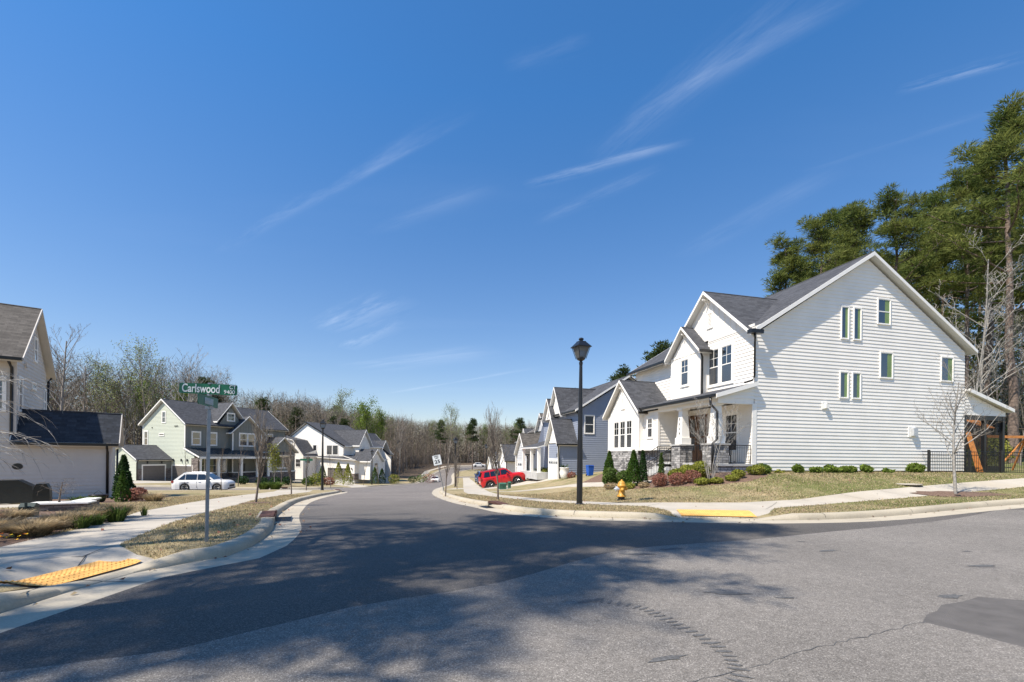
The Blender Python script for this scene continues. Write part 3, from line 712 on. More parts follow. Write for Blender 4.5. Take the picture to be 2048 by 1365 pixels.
    # porch roof + G1 roof
    pr=MB();slab(pr,(-2.28,-.24,4.56),(-2.28,6.9,4.56),(.02,6.9,5.22),(.02,-.24,5.22),.13,0,1);o=pr.build('porch_roof',[M['roof'],M['greysoffit']],r)
    fb=MB();fb.box(-2.31,-2.28,-.24,6.8,4.34,4.54);fb.build('fascia',T,o);fb=MB();fb.prism([(-2.3,-.27,4.57),(0,-.27,5.235),(0,-.27,5.04),(-2.3,-.27,4.37)],(0,.03,0));fb.build('fascia',T,o)
    gt=MB();gt.box(-2.43,-2.31,-.24,6.62,4.42,4.55);gt.build('gutter',M['gutter'],o)
    roof_gable(r,'x',-2.6,.15,8.785,2.42,6.56,4.32,'roof',.14)
    # main and cross roofs
    o=roof_gable(r,'y',-.3,11.6,6.9,7.35,12.18,7.62,'roof',.17,both=False)
    q=MB();zf=lambda x:7.62+(x+.45)*(12.18-7.62)/7.35;top=[(6.9,-.3,12.18),(6.9,11.6,12.18),(-.45,11.6,7.62),(-.45,6.75,7.62),(.12,6.75,zf(.12)),(.12,-.3,zf(.12))]
    q.poly(top,0);q.poly([(a,b,z-.17) for a,b,z in top][::-1],1)
    for i in range(6):
        a,b=top[i],top[(i+1)%6];q.poly([a,(a[0],a[1],a[2]-.17),(b[0],b[1],b[2]-.17),b],1)
    o2=q.build('roof',[M['roof'],M['greysoffit']],r)
    for yy in(-.335,11.6):q=MB();q.prism([(6.9,yy,12.19),(-.2,yy,zf(-.2)+.01),(-.2,yy,zf(-.2)-.2),(6.9,yy,11.99)],(0,.033,0));q.build('fascia',M['wtrim'],o2)
    q=MB();q.box(-.48,-.45,6.75,11.6,7.42,7.6);q.build('fascia',M['wtrim'],o2);q=MB();q.box(-.6,-.48,6.75,11.6,7.48,7.61);q.build('gutter',M['gutter'],o2)
    roof_gable(r,'x',-.35,4.9,3.4,3.62,10.72,7.52,'roof',.16,gut=False,vend=-.25)
    roof_gable(r,'x',-.82,.9,4.72,1.62,9.08,7.46,'roof',.13)
    # gutter return at the upper corner, downspouts
    gt=MB();gt.box(-.62,.06,-.5,-.2,7.46,7.64);gt.build('gutter',M['gutter'],r)
    downspout(r,[(-.28,-.3,7.48),(-.24,-.28,7.3),(-.05,-.06,7.12),(-.05,-.06,5.5),(-.2,-.08,5.3),(-.6,-.05,5.18)])
    downspout(r,[(-.62,3.22,7.4),(-.6,3.22,7.3),(-.45,3.28,7.1),(-.45,3.28,5.05)])
    downspout(r,[(-2.37,.1,4.44),(-2.36,.08,4.1),(-2.1,-.06,3.75),(-2.1,-.06,2.45),(-2.33,-.05,2.25),(-2.33,-.05,.75)],.055)
    downspout(r,[(-.33,11.5,7.5),(-.3,11.4,7.3),(-.06,11.25,7.1),(-.06,11.25,5.4)]);downspout(r,[(14.1,.12,7.4),(13.9,.06,7.1),(13.86,.05,5.6)])
    # brackets, vents
    
    for vv,ss,zz_,nn in((0,3.4,10.3,.4),(-.5,4.72,8.7,.3),(-2.3,8.785,6.1,.3)):bk=MB();bracket(bk,'x-',vv,ss,zz_,nn);bk.build('gable_bracket',T,r)
    vent_louvre(r,'x-',0,3.25,8.75,.34,.75);vent_louvre(r,'x-',-2.3,8.785,4.75,.3,.62)
    # windows, street side
    win(r,'x-',0,2.5,3.28,5.52,7.42,.12,mun=(2,2),lowm='glassb',label='left window of the upper pair, mirroring blue sky')
    win(r,'x-',0,1.5,2.28,5.52,7.42,.12,mun=(2,2),lowm='glassb',gm='glass')
    win(r,'x-',-.5,4.42,5.08,5.76,7.22,.1,mun=(2,2),lowm='glassb')
    win(r,'x-',-2.3,7.55,9.95,2.15,3.88,.11,mun=(2,2),n=3,mull=.2,lowm='glassb',label='triple window of the lower front gable')
    win(r,'x-',-2.0,5.68,6.18,2.75,3.86,.08,mun=(2,2),lowm='glassb')
    win(r,'x-',0,1.08,1.92,1.95,3.8,.13,mun=(2,2),lowm='glassb')
    # door (double, wood framed glass)
    db=MB();pbox(db,'x-',0,3.35,5.05,1.3,4.0,0,.05);
    for s0,s1 in ((3.42,4.14),(4.26,4.98)):
        pbox(db,'x-',0,s0,s0+.12,1.33,3.9,.05,.085);pbox(db,'x-',0,s1-.12,s1,1.33,3.9,.05,.085);pbox(db,'x-',0,s0+.12,s1-.12,1.33,2.0,.05,.085);pbox(db,'x-',0,s0+.12,s1-.12,3.75,3.9,.05,.085)
        pbox(db,'x-',0,s0+.12,s1-.12,2.7,2.78,.05,.08)
    d=db.build('front_door',M['wood'],r);gb=MB()
    for s0,s1 in ((3.54,4.02),(4.38,4.86)):pbox(gb,'x-',0,s0,s1,2.0,2.7,.05,.06);pbox(gb,'x-',0,s0,s1,2.78,3.75,.05,.06)
    gb.build('pane',M['glass'],d);hb=MB();hb.tube([(-.14,4.1,2.2),(-.14,4.1,2.7)],.012,6);hb.build('handle',M['black'],d)
    # side windows with green reflections painted on their panes
    def sw(x0,x1,z0,z1,rail=False,label=None):win(r,'y-',0,x0+.05,x1-.05,z0+.05,z1-.05,.04,rail=rail,refl=.4,label=label)
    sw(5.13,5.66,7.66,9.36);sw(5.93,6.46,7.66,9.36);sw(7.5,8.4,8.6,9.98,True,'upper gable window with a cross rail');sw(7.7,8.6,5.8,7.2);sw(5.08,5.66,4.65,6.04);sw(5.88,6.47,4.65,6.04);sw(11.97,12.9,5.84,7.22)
    # vents and hose bib
    mb=MB();pbox(mb,'y-',0,4.0,4.32,4.08,4.44,.0,.05);pbox(mb,'y-',0,4.12,4.32,4.12,4.32,.05,.16);mb.build('wall_vent',T,r)
    mb=MB();pbox(mb,'y-',0,9.72,10.2,2.8,3.34,0,.045);mb.build('meter_mount',T,r)
    mb=MB();pbox(mb,'y-',0,9.88,10.17,2.86,3.26,.045,.19);mb.build('utility_box',M['silverp'],r)
    mb=MB();mb.lathe([(.045,0),(.045,.18)],(7.55,-.07,.62),8);mb.tube([(7.55,0,.82),(7.55,-.07,.8),(7.55,-.07,.6)],.045,8);mb.build('drain_pipe',T,r)
    # railings
    def rail(a,b,n,name='railing',h=.9,drop=.08):
        mb=MB();a=Vector(a);b=Vector(b)
        mb.tube([a+Vector((0,0,h)),b+Vector((0,0,h))],.02,6);mb.tube([a+Vector((0,0,drop)),b+Vector((0,0,drop))],.015,6);mb.tube([a+Vector((0,0,h-.12)),b+Vector((0,0,h-.12))],.009,4)
        for k in range(n+1):
            p=a+(b-a)*k/n;mb.tube([p+Vector((0,0,0 if k in(0,n) else drop)),p+Vector((0,0,h))],.02 if k in (0,n) else .009,4)
        mb.build(name,M['black'],r)
    rail((-1.9,.8,1.29),(-1.9,2.58,1.29),15);rail((-1.35,.06,1.29),(-.12,.06,1.29),10)
    rail((-2.1,3.46,1.25),(-4.05,3.46,.1),12,'stair_railing',.92);rail((-2.1,4.98,1.25),(-4.05,4.98,.1),12,'stair_railing',.92);rail((-1.2,5.0,1.29),(-2.1,5.0,1.29),6)
    # house number down the porch column
    for i,ch in enumerate('7114'):
        text('house_number',ch,.19,(-2.045,2.98,3.6-.25*i),(R(90),0,R(-90)),M['black'],r,.006,bold=.004)
    # screened porch at the back
    sc_=MB();
    for x in (13.95,15.5,16.95):
        for y in (.1,3.6):sc_.box(x-.08,x+.08,y-.08,y+.08,.7,4.1)
    sc_.box(13.9,17.0,.03,.17,1.15,1.25);sc_.box(13.9,17.0,.03,.17,3.85,4.1);sc_.box(13.9,17.0,.0,.2,.75,1.15);sc_.box(16.88,17.02,.1,3.6,.75,1.15);sc_.build('screen_porch_frame',M['black'],r)
    s2=MB();s2.poly([(13.9,.1,1.2),(16.95,.1,1.2),(16.95,.1,3.9),(13.9,.1,3.9)]);s2.poly([(16.95,.1,1.1),(16.95,3.6,1.1),(16.95,3.6,3.9),(16.95,.1,3.9)]);s2.build('insect_screen',M['screen'],r,uv=False)
    s3=MB();s3.box(13.8,17.0,.05,3.7,.75,.92);s3.build('porch_floor',M['slab'],r)
    s4=MB();slab(s4,(13.8,-.25,5.52),(13.8,4.0,5.52),(17.25,4.0,4.5),(17.25,-.25,4.5),.12,0,1);o=s4.build('screen_porch_roof',[M['roof'],M['greysoffit']],r)
    f4=MB();f4.prism([(13.8,-.28,5.53),(17.28,-.28,4.51),(17.28,-.28,4.32),(13.8,-.28,5.34)],(0,.03,0));f4.box(17.25,17.28,-.25,4,4.32,4.5);f4.build('fascia',T,o)
    mb=MB();mb.box(13.8,17.0,-.02,.12,4.1,4.36);mb.build('porch_header',T,r)
    return r
white_house()
# ------------------------------------------------------------------ 2. greige house at the left edge
def left_house():
    r=empty('house',(-19.76,22.5,0),R(36),'greige lap-sided house with dark garage roof in shade at the left edge','house')
    b='beige';mb=MB()
    siding(mb,'y-',0,[(-12,-.95),(0,-.95),(0,1.93),(-12,1.93)]);siding(mb,'y-',0,[(-12,1.93),(-3.28,1.93),(-3.28,5.7),(-12,5.7)])
    siding(mb,'x+',-3.28,[(0,1.9),(5.6,1.9),(5.6,5.75),(2.8,8.55),(0,5.75)])
    siding(mb,'x+',0,[(0,-.95),(1.5,-.95),(1.5,1.9),(.75,3.2),(0,1.9)])
    mb.poly([(-12,5.6,-1),(-3.28,5.6,-1),(-3.28,5.6,5.75),(-12,5.6,5.75)]);mb.poly([(-3.28,1.5,-1),(0,1.5,-1),(0,1.5,1.9),(-3.28,1.5,1.9)])
    mb.poly([(-12,0,-1),(-12,5.6,-1),(-12,5.6,5.7),(-12,2.8,8.5),(-12,0,5.7)])
    mb.build('wall',M[b],r)
    mb=MB();mb.box(-11.9,-.03,.03,1.45,-1.6,-.95);mb.box(-11.9,-3.3,.03,5.5,-1.6,-.9);mb.build('foundation',M['slab'],r)
    roof_gable(r,'y' if 0 else 'x',-12.2,-2.98,2.8,3.3,8.72,5.72,'roofbr',.14,trim='beigetrim',soff='beigetrim')
    o=roof_gable(r,'x',-3.38,.3,.78,1.08,3.5,1.98,'roofdark',.12,trim='beigetrim',soff='beigetrim',name='garage_roof')
    boards(r,'beigetrim',(-.12,.03,-.036,.0,-.95,1.9),(0,.036,.0,.12,-.95,1.9),(-3.4,-3.25,-.035,0,1.95,5.7),(-3.28,-3.245,0,.1,1.95,5.7))
    downspout(r,[(-.14,-.36,1.9),(-.14,-.34,1.75),(-.14,-.06,1.55),(-.14,-.06,-.95)],.055);downspout(r,[(.09,1.55,1.7),(.07,1.5,-.9)],.045)
    downspout(r,[(-3.45,-.42,5.65),(-3.42,-.4,5.5),(-3.4,-.06,5.3),(-3.4,-.06,2.2),(-3.3,-.12,2.08)],.055);downspout(r,[(-3.1,5.85,5.6),(-3.2,5.7,5.4),(-3.24,5.68,2.)],.06)
    def sw(y0,y1,z0,z1,rail=True):win(r,'x+',-3.28,y0+.05,y1-.05,z0+.05,z1-.05,.08,rail=rail,casm='wtrim')
    sw(.25,.88,3.4,4.96);sw(2.55,3.33,4.66,4.98,False);sw(2.92,3.5,6.1,7.3);sw(5.0,5.5,3.6,4.9)
    win(r,'y-',0,-4.45,-3.66,3.4,4.75,.1,mun=(2,2));win(r,'y-',0,-5.6,-4.8,3.4,4.75,.1,mun=(2,2))
    mb=MB();mb.lathe([(.14,0),(.14,.03)],(-3.2,-.03,.86),20,ax='y');o=mb.build('round_vent',M['black'],r);o.scale=(1.25,1,1);o.location=(.8,0,0)
    mb=MB();pbox(mb,'x+',-3.28,1.25,1.6,5.55,5.72,0,.1);mb.build('wall_vent',M['beigetrim'],r)
left_house()
# ------------------------------------------------------------------ 3. blue house and its neighbours down the right side
def blue_house():
    r=empty('house',(3.835,37,0),R(14),'blue-grey lap-sided house with white garage door beyond the white farmhouse','house')
    mb=MB();z0=-.45
    siding(mb,'y-',0,[(0,z0),(1.6,z0),(1.6,2.55),(0,2.55)]);siding(mb,'y-',0,[(1.6,z0),(10.6,z0),(10.6,5.3),(6.1,8.1),(1.6,5.3)])
    siding(mb,'x-',0,[(0,z0),(2.7,z0),(2.7,2.6),(0,2.6)]);siding(mb,'x-',1.6,[(0,2.4),(9,2.4),(9,5.2),(0,5.2)]);siding(mb,'x-',1.6,[(2.7,-.6),(9,-.6),(9,2.4),(2.7,2.4)])
    mb.poly([(0,2.7,z0),(1.6,2.7,z0),(1.6,2.7,2.6),(0,2.7,2.6)]);mb.poly([(10.6,0,-.5),(10.6,9,-.5),(10.6,9,5.3),(10.6,0,5.3)]);mb.poly([(0,9,-.9),(10.6,9,-.9),(10.6,9,5.3),(6.1,9,8.1),(0+1.6,9,5.3)])
    mb.build('wall',M['blue'],r)
    mb=MB();mb.box(.03,10.5,.03,8.9,-1.6,-.44);mb.build('foundation',M['slab'],r)
    gb=MB();batten(gb,'x-',0,0,2.7,2.66,lambda s:2.66+max(0,1.36-abs(s-1.36))*1.3,0,.3);batten(gb,'x-',1.35,2.95,6.1,5.25,lambda s:5.25+max(0,1.55-abs(s-4.52))*1.5,0,.35);batten(gb,'x-',1.1,4.8,7.1,5.0,lambda s:5.0+max(0,1.15-abs(s-5.97))*1.4,0,.35)
    gb.build('gable_panel',M['wtrim'],r)
    roof_gable(r,'y',-.28,9.3,6.1,4.85,8.42,5.36,'roof',.15);roof_gable(r,'x',1.05,6.2,4.52,1.75,7.85,5.2,'roof',.14,gut=False)
    roof_gable(r,'x',.85,3.0,5.97,1.3,6.95,5.02,'roof',.13,gut=False);roof_gable(r,'x',-.3,1.7,1.36,1.5,4.72,2.6,'roof',.13)
    boards(r,'wtrim',(-.15,0.02,-.034,0,-.45,2.6),(-.034,0,.0,.12,-.45,2.6),(-.034,0,2.55,2.7,-.45,2.6))
    garage_door(r,'x-',0,.3,2.5,-.42,1.2,'gwhite')
    win(r,'y-',0,2.2,2.98,3.48,4.92,.07);win(r,'x-',1.6,3.6,4.3,3.0,4.3,.08)
    downspout(r,[(-.3,-.28,2.5),(-.1,-.08,2.3),(.05,-.06,-.4)],.05);downspout(r,[(1.35,-.25,5.3),(1.6,-.06,5.0),(1.66,-.06,4.)],.05)
    lantern(r,(-.12,.12,1.5))
    # porch beyond the garage
    pb=MB();slab(pb,(-1.0,2.85,2.35),(-1.0,8.4,2.35),(1.6,8.4,3.1),(1.6,2.85,3.1),.12,0,1);pb.build('porch_roof',[M['roof'],M['greysoffit']],r)
    for y in (3.2,5.4,8.2):
        c=MB();c.box(-.85,-.6,y-.12,y+.12,.1,2.25);c.build('porch_column',M['wtrim'],r)
    s=MB();s.box(-1,1.6,2.9,8.4,-.5,.1);s.build('porch_floor',M['slab'],r)
blue_house()
def row_house(loc,rz,wallm,roofm,label,W=8.,D=10.,z0=-.5,ze=5.2,zr=8.2,fr=2.8,wing=True,porch=True,mirror=False,trim='wtrim',gw='gwhite'):
    r=empty('house',loc,R(rz),label,'house');mb=MB()
    siding(mb,'y-',0,[(0,z0),(D,z0),(D,ze),(D/2,zr),(0,ze)]);siding(mb,'x-',0,[(0,z0),(W,z0),(W,ze),(0,ze)])
    mb.poly([(D,0,z0),(D,W,z0),(D,W,ze),(D,0,ze)]);mb.poly([(0,W,z0),(D,W,z0),(D,W,ze),(D/2,W,zr),(0,W,ze)])
    mb.build('wall',M[wallm],r);mb=MB();mb.box(.03,D-.03,.03,W-.03,z0-1.8,z0);mb.build('foundation',M['stonebr'],r)
    roof_gable(r,'y',-.25,W+.25,D/2,D/2+.35,zr+.2,ze+.02,roofm,.15,trim=trim)
    g=MB();c=W*.36;batten(g,'x-',-.3,c-1.5,c+1.5,ze-2.4,lambda s:ze+max(0,1.5-abs(s-c))*1.15,0,.35);g.poly([(-.3,c-1.5,ze-2.4),(0,c-1.5,ze-2.4),(0,c-1.5,ze),(-.3,c-1.5,ze)])
    roof_gable(r,'x',-.6,D*.35,c,1.75,ze+1.95,ze-.08,roofm,.13,gut=False,trim=trim)
    win(r,'x-',-.3,c-.45,c+.45,ze-1.7,ze-.3,.09)
    if wing:
        x=-fr;g.box(0,0.001,0,0.001,0,0.001);siding(g,'y-',.3,[(x,z0),(0,z0),(0,2.5),(x,2.5)]);siding(g,'x-',x,[(.3,z0),(W*.45,z0),(W*.45,2.5),((.3+W*.45)/2,2.5+(W*.45-.3)*.5),(.3,2.5)])
        g.box(x+.05,0,.35,W*.45-.05,z0-1.5,z0)
        roof_gable(r,'x',x-.3,.3,(.3+W*.45)/2,(W*.45-.3)/2+.3,2.6+(W*.45-.3)*.55,2.5,roofm,.13,trim=trim,name='wing_roof')
        garage_door(r,'x-',x,.8,W*.45-.4,z0+.03,z0+2.1,gw)
        downspout(r,[(x,.22,2.4),(x+.05,.24,z0)],.05)
    g.build('gable_panel',M['wtrim' if wallm in('white','blue') else wallm],r)
    if porch:
        pb=MB();slab(pb,(-1.9,W*.47,2.5),(-1.9,W,2.5),(0,W,3.1),(0,W*.47,3.1),.12,0,1);pb.build('porch_roof',[M[roofm],M['greysoffit']],r)
        for y in (W*.5,W*.75,W-.2):
            cb=MB();cb.box(-1.8,-1.55,y-.12,y+.12,z0+.6,2.4);cb.build('porch_column',M['wtrim'],r)
        s=MB();s.box(-1.9,0,W*.47,W,z0-.8,z0+.6);s.build('porch_floor',M['slab'],r)
        rb=MB();n=int(W*.5/.15)
        for k in range(n):
            y=W*.48+k*.15;rb.box(-1.72,-1.69,y,y+.03,z0+.7,z0+1.45)
        rb.box(-1.75,-1.66,W*.48,W,z0+1.45,z0+1.52);rb.build('porch_railing',M['wtrim'],r)
    win(r,'x-',0,W-1.7,W-.8,3.4,4.7,.09);win(r,'x-',0,W-1.7,W-.8,z0+1.2,z0+2.7,.09);win(r,'y-',0,D*.3,D*.3+.9,3.4,4.8,.08);win(r,'y-',0,D*.6,D*.6+.9,3.4,4.8,.08)
    return r
row_house((4.3,46.7,-.75),14,'lgrey','roofbr','light grey house under a weathered brown roof behind the blue house',W=9,D=9.5,ze=5.0,zr=7.6)
row_house((2.9,60.7,-1.6),14,'white','roof','white house with steep charcoal gable behind the brown-roofed house',W=9,D=9.5,ze=5.0,zr=8.2,fr=3.7)
row_house((.6,77.,-2.5),15,'lgrey','roof','pale house with low charcoal gables, third beyond the blue house',W=9,D=9,ze=4.0,zr=6.4)
row_house((-1.2,93.,-3.4),17,'white','roofbr','farthest white house of the right-hand row, half behind a sapling',W=9,D=9,ze=3.2,zr=5.6,porch=False)
# ------------------------------------------------------------------ 4. sage house across the side street (x' right along its gable wall, y' away along the facade)
def sage_house():
    r=empty('house',(-41.3,59,0),R(-20),'sage green house with two taupe garage doors across the side street','house')
    zb=-2.35;S,O=M['sage'],M['olive']
    mb=MB()
    siding(mb,'y-',0,[(-9.8,zb),(-1.4,zb),(-1.4,5.2),(-5.6,8.25),(-9.8,5.2)]);siding(mb,'y-',0,[(-1.4,zb),(.3,zb),(.3,1.2),(-1.4,2.1)])
    siding(mb,'y-',-4.1,[(-10,zb),(-4,zb),(-4,.55),(-7,2.25),(-10,.55)])
    mb.poly([(-9.8,0,zb),(-9.8,16,zb),(-9.8,16,5.2),(-9.8,0,5.2)]);mb.poly([(-9.8,16,zb),(-1.4,16,zb),(-1.4,16,5.2),(-5.6,16,8.25),(-9.8,16,5.2)])
    mb.build('wall',S,r)
    ob=MB();batten(ob,'x+',-1.4,0,16,zb+1,lambda s:5.2,0,.45);batten(ob,'x+',-1.35,4.7,8.0,5.0,lambda s:5.2+max(0,2.0-abs(s-6.35))*1.45,0,.4)
    batten(ob,'x+',-.8,6.2,11,zb+1,lambda s:4.4+max(0,2.5-abs(s-8.6))*.85,0,.4);batten(ob,'x+',1.2,10.9,15.5,zb+1,lambda s:1.7+max(0,2.4-abs(s-13.2))*.85,0,.4)
    for a,b,z in ((-.8,6.2,4.4),(1.2,10.9,1.7)):
        ob.poly([(a,b,zb),(-1.4,b,zb),(-1.4,b,z+.2),(a,b,z)])
    siding(ob,'x+',-4,[(-4.1,zb),(0,zb),(0,.6),(-4.1,.6)])
    ob.build('facade_panel',O,r)
    st=MB();st.box(-1.4,-1.3,0,16,zb-.5,zb+1);st.box(-1.4,-.7,6.15,11.05,zb-.5,zb+1);st.box(-1.4,1.3,10.85,15.55,zb-.5,zb+1);st.box(-4,-3.93,-4.15,-3.6,zb,-.6);st.box(-4,-3.93,-.75,.0,zb,-.6);st.box(-9.8,-1.4,.1,15.9,zb-1.5,zb);st.box(-9.9,-4.05,-4.05,0,zb-1.2,zb);st.build('stone_base',M['stonebr'],r)
    boards(r,'wtrim',(1.2,1.36,10.8,15.6,zb+1,zb+1.15),(-1.4,-.64,6.1,11.1,zb+1,zb+1.15),(-.8,-.74,6.15,6.32,zb+1,4.4),(-.8,-.74,10.9,11.05,zb+1,4.4),(1.2,1.26,10.85,11.02,zb+1,1.7),(-1.55,-1.4,-.04,0,1.9,5.2),(-9.8,-9.65,-.04,0,zb,5.2))
    roof_gable(r,'y',-.35,16.35,-5.6,4.6,8.62,5.28,'roof',.17)
    roof_gable(r,'x',-4.6,-1.0,6.35,2.3,8.75,5.9,'roof',.15,gut=False,name='cross_gable_roof');roof_gable(r,'x',-3.5,-.4,8.6,2.9,6.95,4.4,'roof',.15,gut=False,name='cross_gable_roof')
    roof_gable(r,'x',-1.4,1.6,13.2,2.75,4.05,1.75,'roof',.15,gut=False,name='wing_roof')
    roof_gable(r,'y',-4.4,.2,-7,3.3,2.45,.62,'roof',.14,name='garage_roof')
    # metal porch roof with standing seams
    pb=MB();slab(pb,(-1.4,-.2,2.15),(-1.4,10.8,2.15),(1.45,10.8,1.0),(1.45,-.2,1.0),.1,0,1)
    for k in range(24):
        y=-.15+k*.46;pb.prism([(-1.4,y,2.15),(1.45,y,1.0),(1.45,y,1.04),(-1.4,y,2.19)],(0,.03,0))
    o=pb.build('porch_roof',[M['metalroof'],M['wtrim']],r);fb=MB();fb.box(1.4,1.46,-.2,10.8,.72,.98);fb.build('fascia',M['wtrim'],o);fb=MB();fb.prism([(-1.4,-.23,2.17),(1.45,-.23,1.02),(1.45,-.23,.84),(-1.4,-.23,1.98)],(0,.03,0));fb.build('fascia',M['wtrim'],o)
    for y in (0.1,2.6,6.0,8.6,10.5):
        c=MB();c.box(1.1,1.36,y-.14,y+.14,zb+.4,.75);c.build('porch_column',M['wtrim'],r)
    p=MB();p.box(-1.4,1.4,-.0,10.8,zb-.6,zb+.4);p.box(-.2,1.3,-.05,.1,zb+.4,.8);p.build('porch_floor',M['stonebr'],r)
    garage_door(r,'x+',-4,-3.45,-.85,zb+.02,-.2,'garage',False);garage_door(r,'y-',0,-3.8,-.05,zb+.02,-.25,'garage',False)
    for p in ((-3.9,-3.,.0),(-3.9,-1.3,.0)):lantern(r,(p[0]+.05,p[1],.05),1.1)
    for x in (-3.5,-2.0,-.9):lantern(r,(x,-.12,.35),1.1)
    win(r,'y-',0,-5.85,-5.25,5.5,6.9,.1);win(r,'y-',0,-9.4,-8.75,2.5,4.3,.1);win(r,'y-',0,-6.4,-5.5,3.75,3.98,.08,rail=False)
    for x,zv in ((-3.4,4.9),(-3.15,4.9),(-2.9,4.9),(-7.9,4.75)):
        mb=MB();mb.box(x,x+.1,-.08,0,zv,zv+.15);mb.build('wall_vent',M['gutter'],r)
    win(r,'x+',-1.35,5.85,6.85,6.15,7.1,.14,rail=False,mun=(2,2));win(r,'x+',-.8,7.35,8.5,2.6,4.3,.14);win(r,'x+',-.8,8.7,9.8,2.6,4.3,.14)
    win(r,'x+',-1.4,.9,1.9,2.6,4.2,.14);win(r,'x+',-1.4,3.2,4.2,2.6,4.2,.14);win(r,'x+',-1.4,12.5,13.5,3.0,4.4,.14)
    win(r,'x+',1.2,11.95,13.1,-.7,1.0,.14);win(r,'x+',1.2,13.25,14.4,-.7,1.0,.14)
    win(r,'x+',-1.4,1.2,2.5,-1.2,.7,.14);win(r,'x+',-1.4,2.9,4.2,-1.2,.7,.14);win(r,'x+',-1.4,4.6,5.7,-1.2,.7,.14)
    aw=MB();slab(aw,(1.2,11.7,1.75),(1.2,14.7,1.75),(1.9,14.7,1.25),(1.9,11.7,1.25),.07,0,1);aw.build('awning',[M['metalroof'],M['wtrim']],r)
    db=MB();db.box(-.82,-.7,7.2,8.2,zb+.4,.0);db.build('front_door',M['black'],r)
    downspout(r,[(1.5,-.2,.85),(1.3,-.15,.5),(1.28,-.1,zb+.5)],.06);downspout(r,[(-3.6,-4.2,.5),(-3.9,-4.18,.2),(-3.9,-4.18,zb)],.06);downspout(r,[(-10.2,-.1,5.1),(-9.95,-.05,4.8),(-9.9,-.05,2.)],.06);downspout(r,[(-.9,16.2,5),(-1.3,16.1,4.6),(-1.3,16.1,zb)],.06)
sage_house()
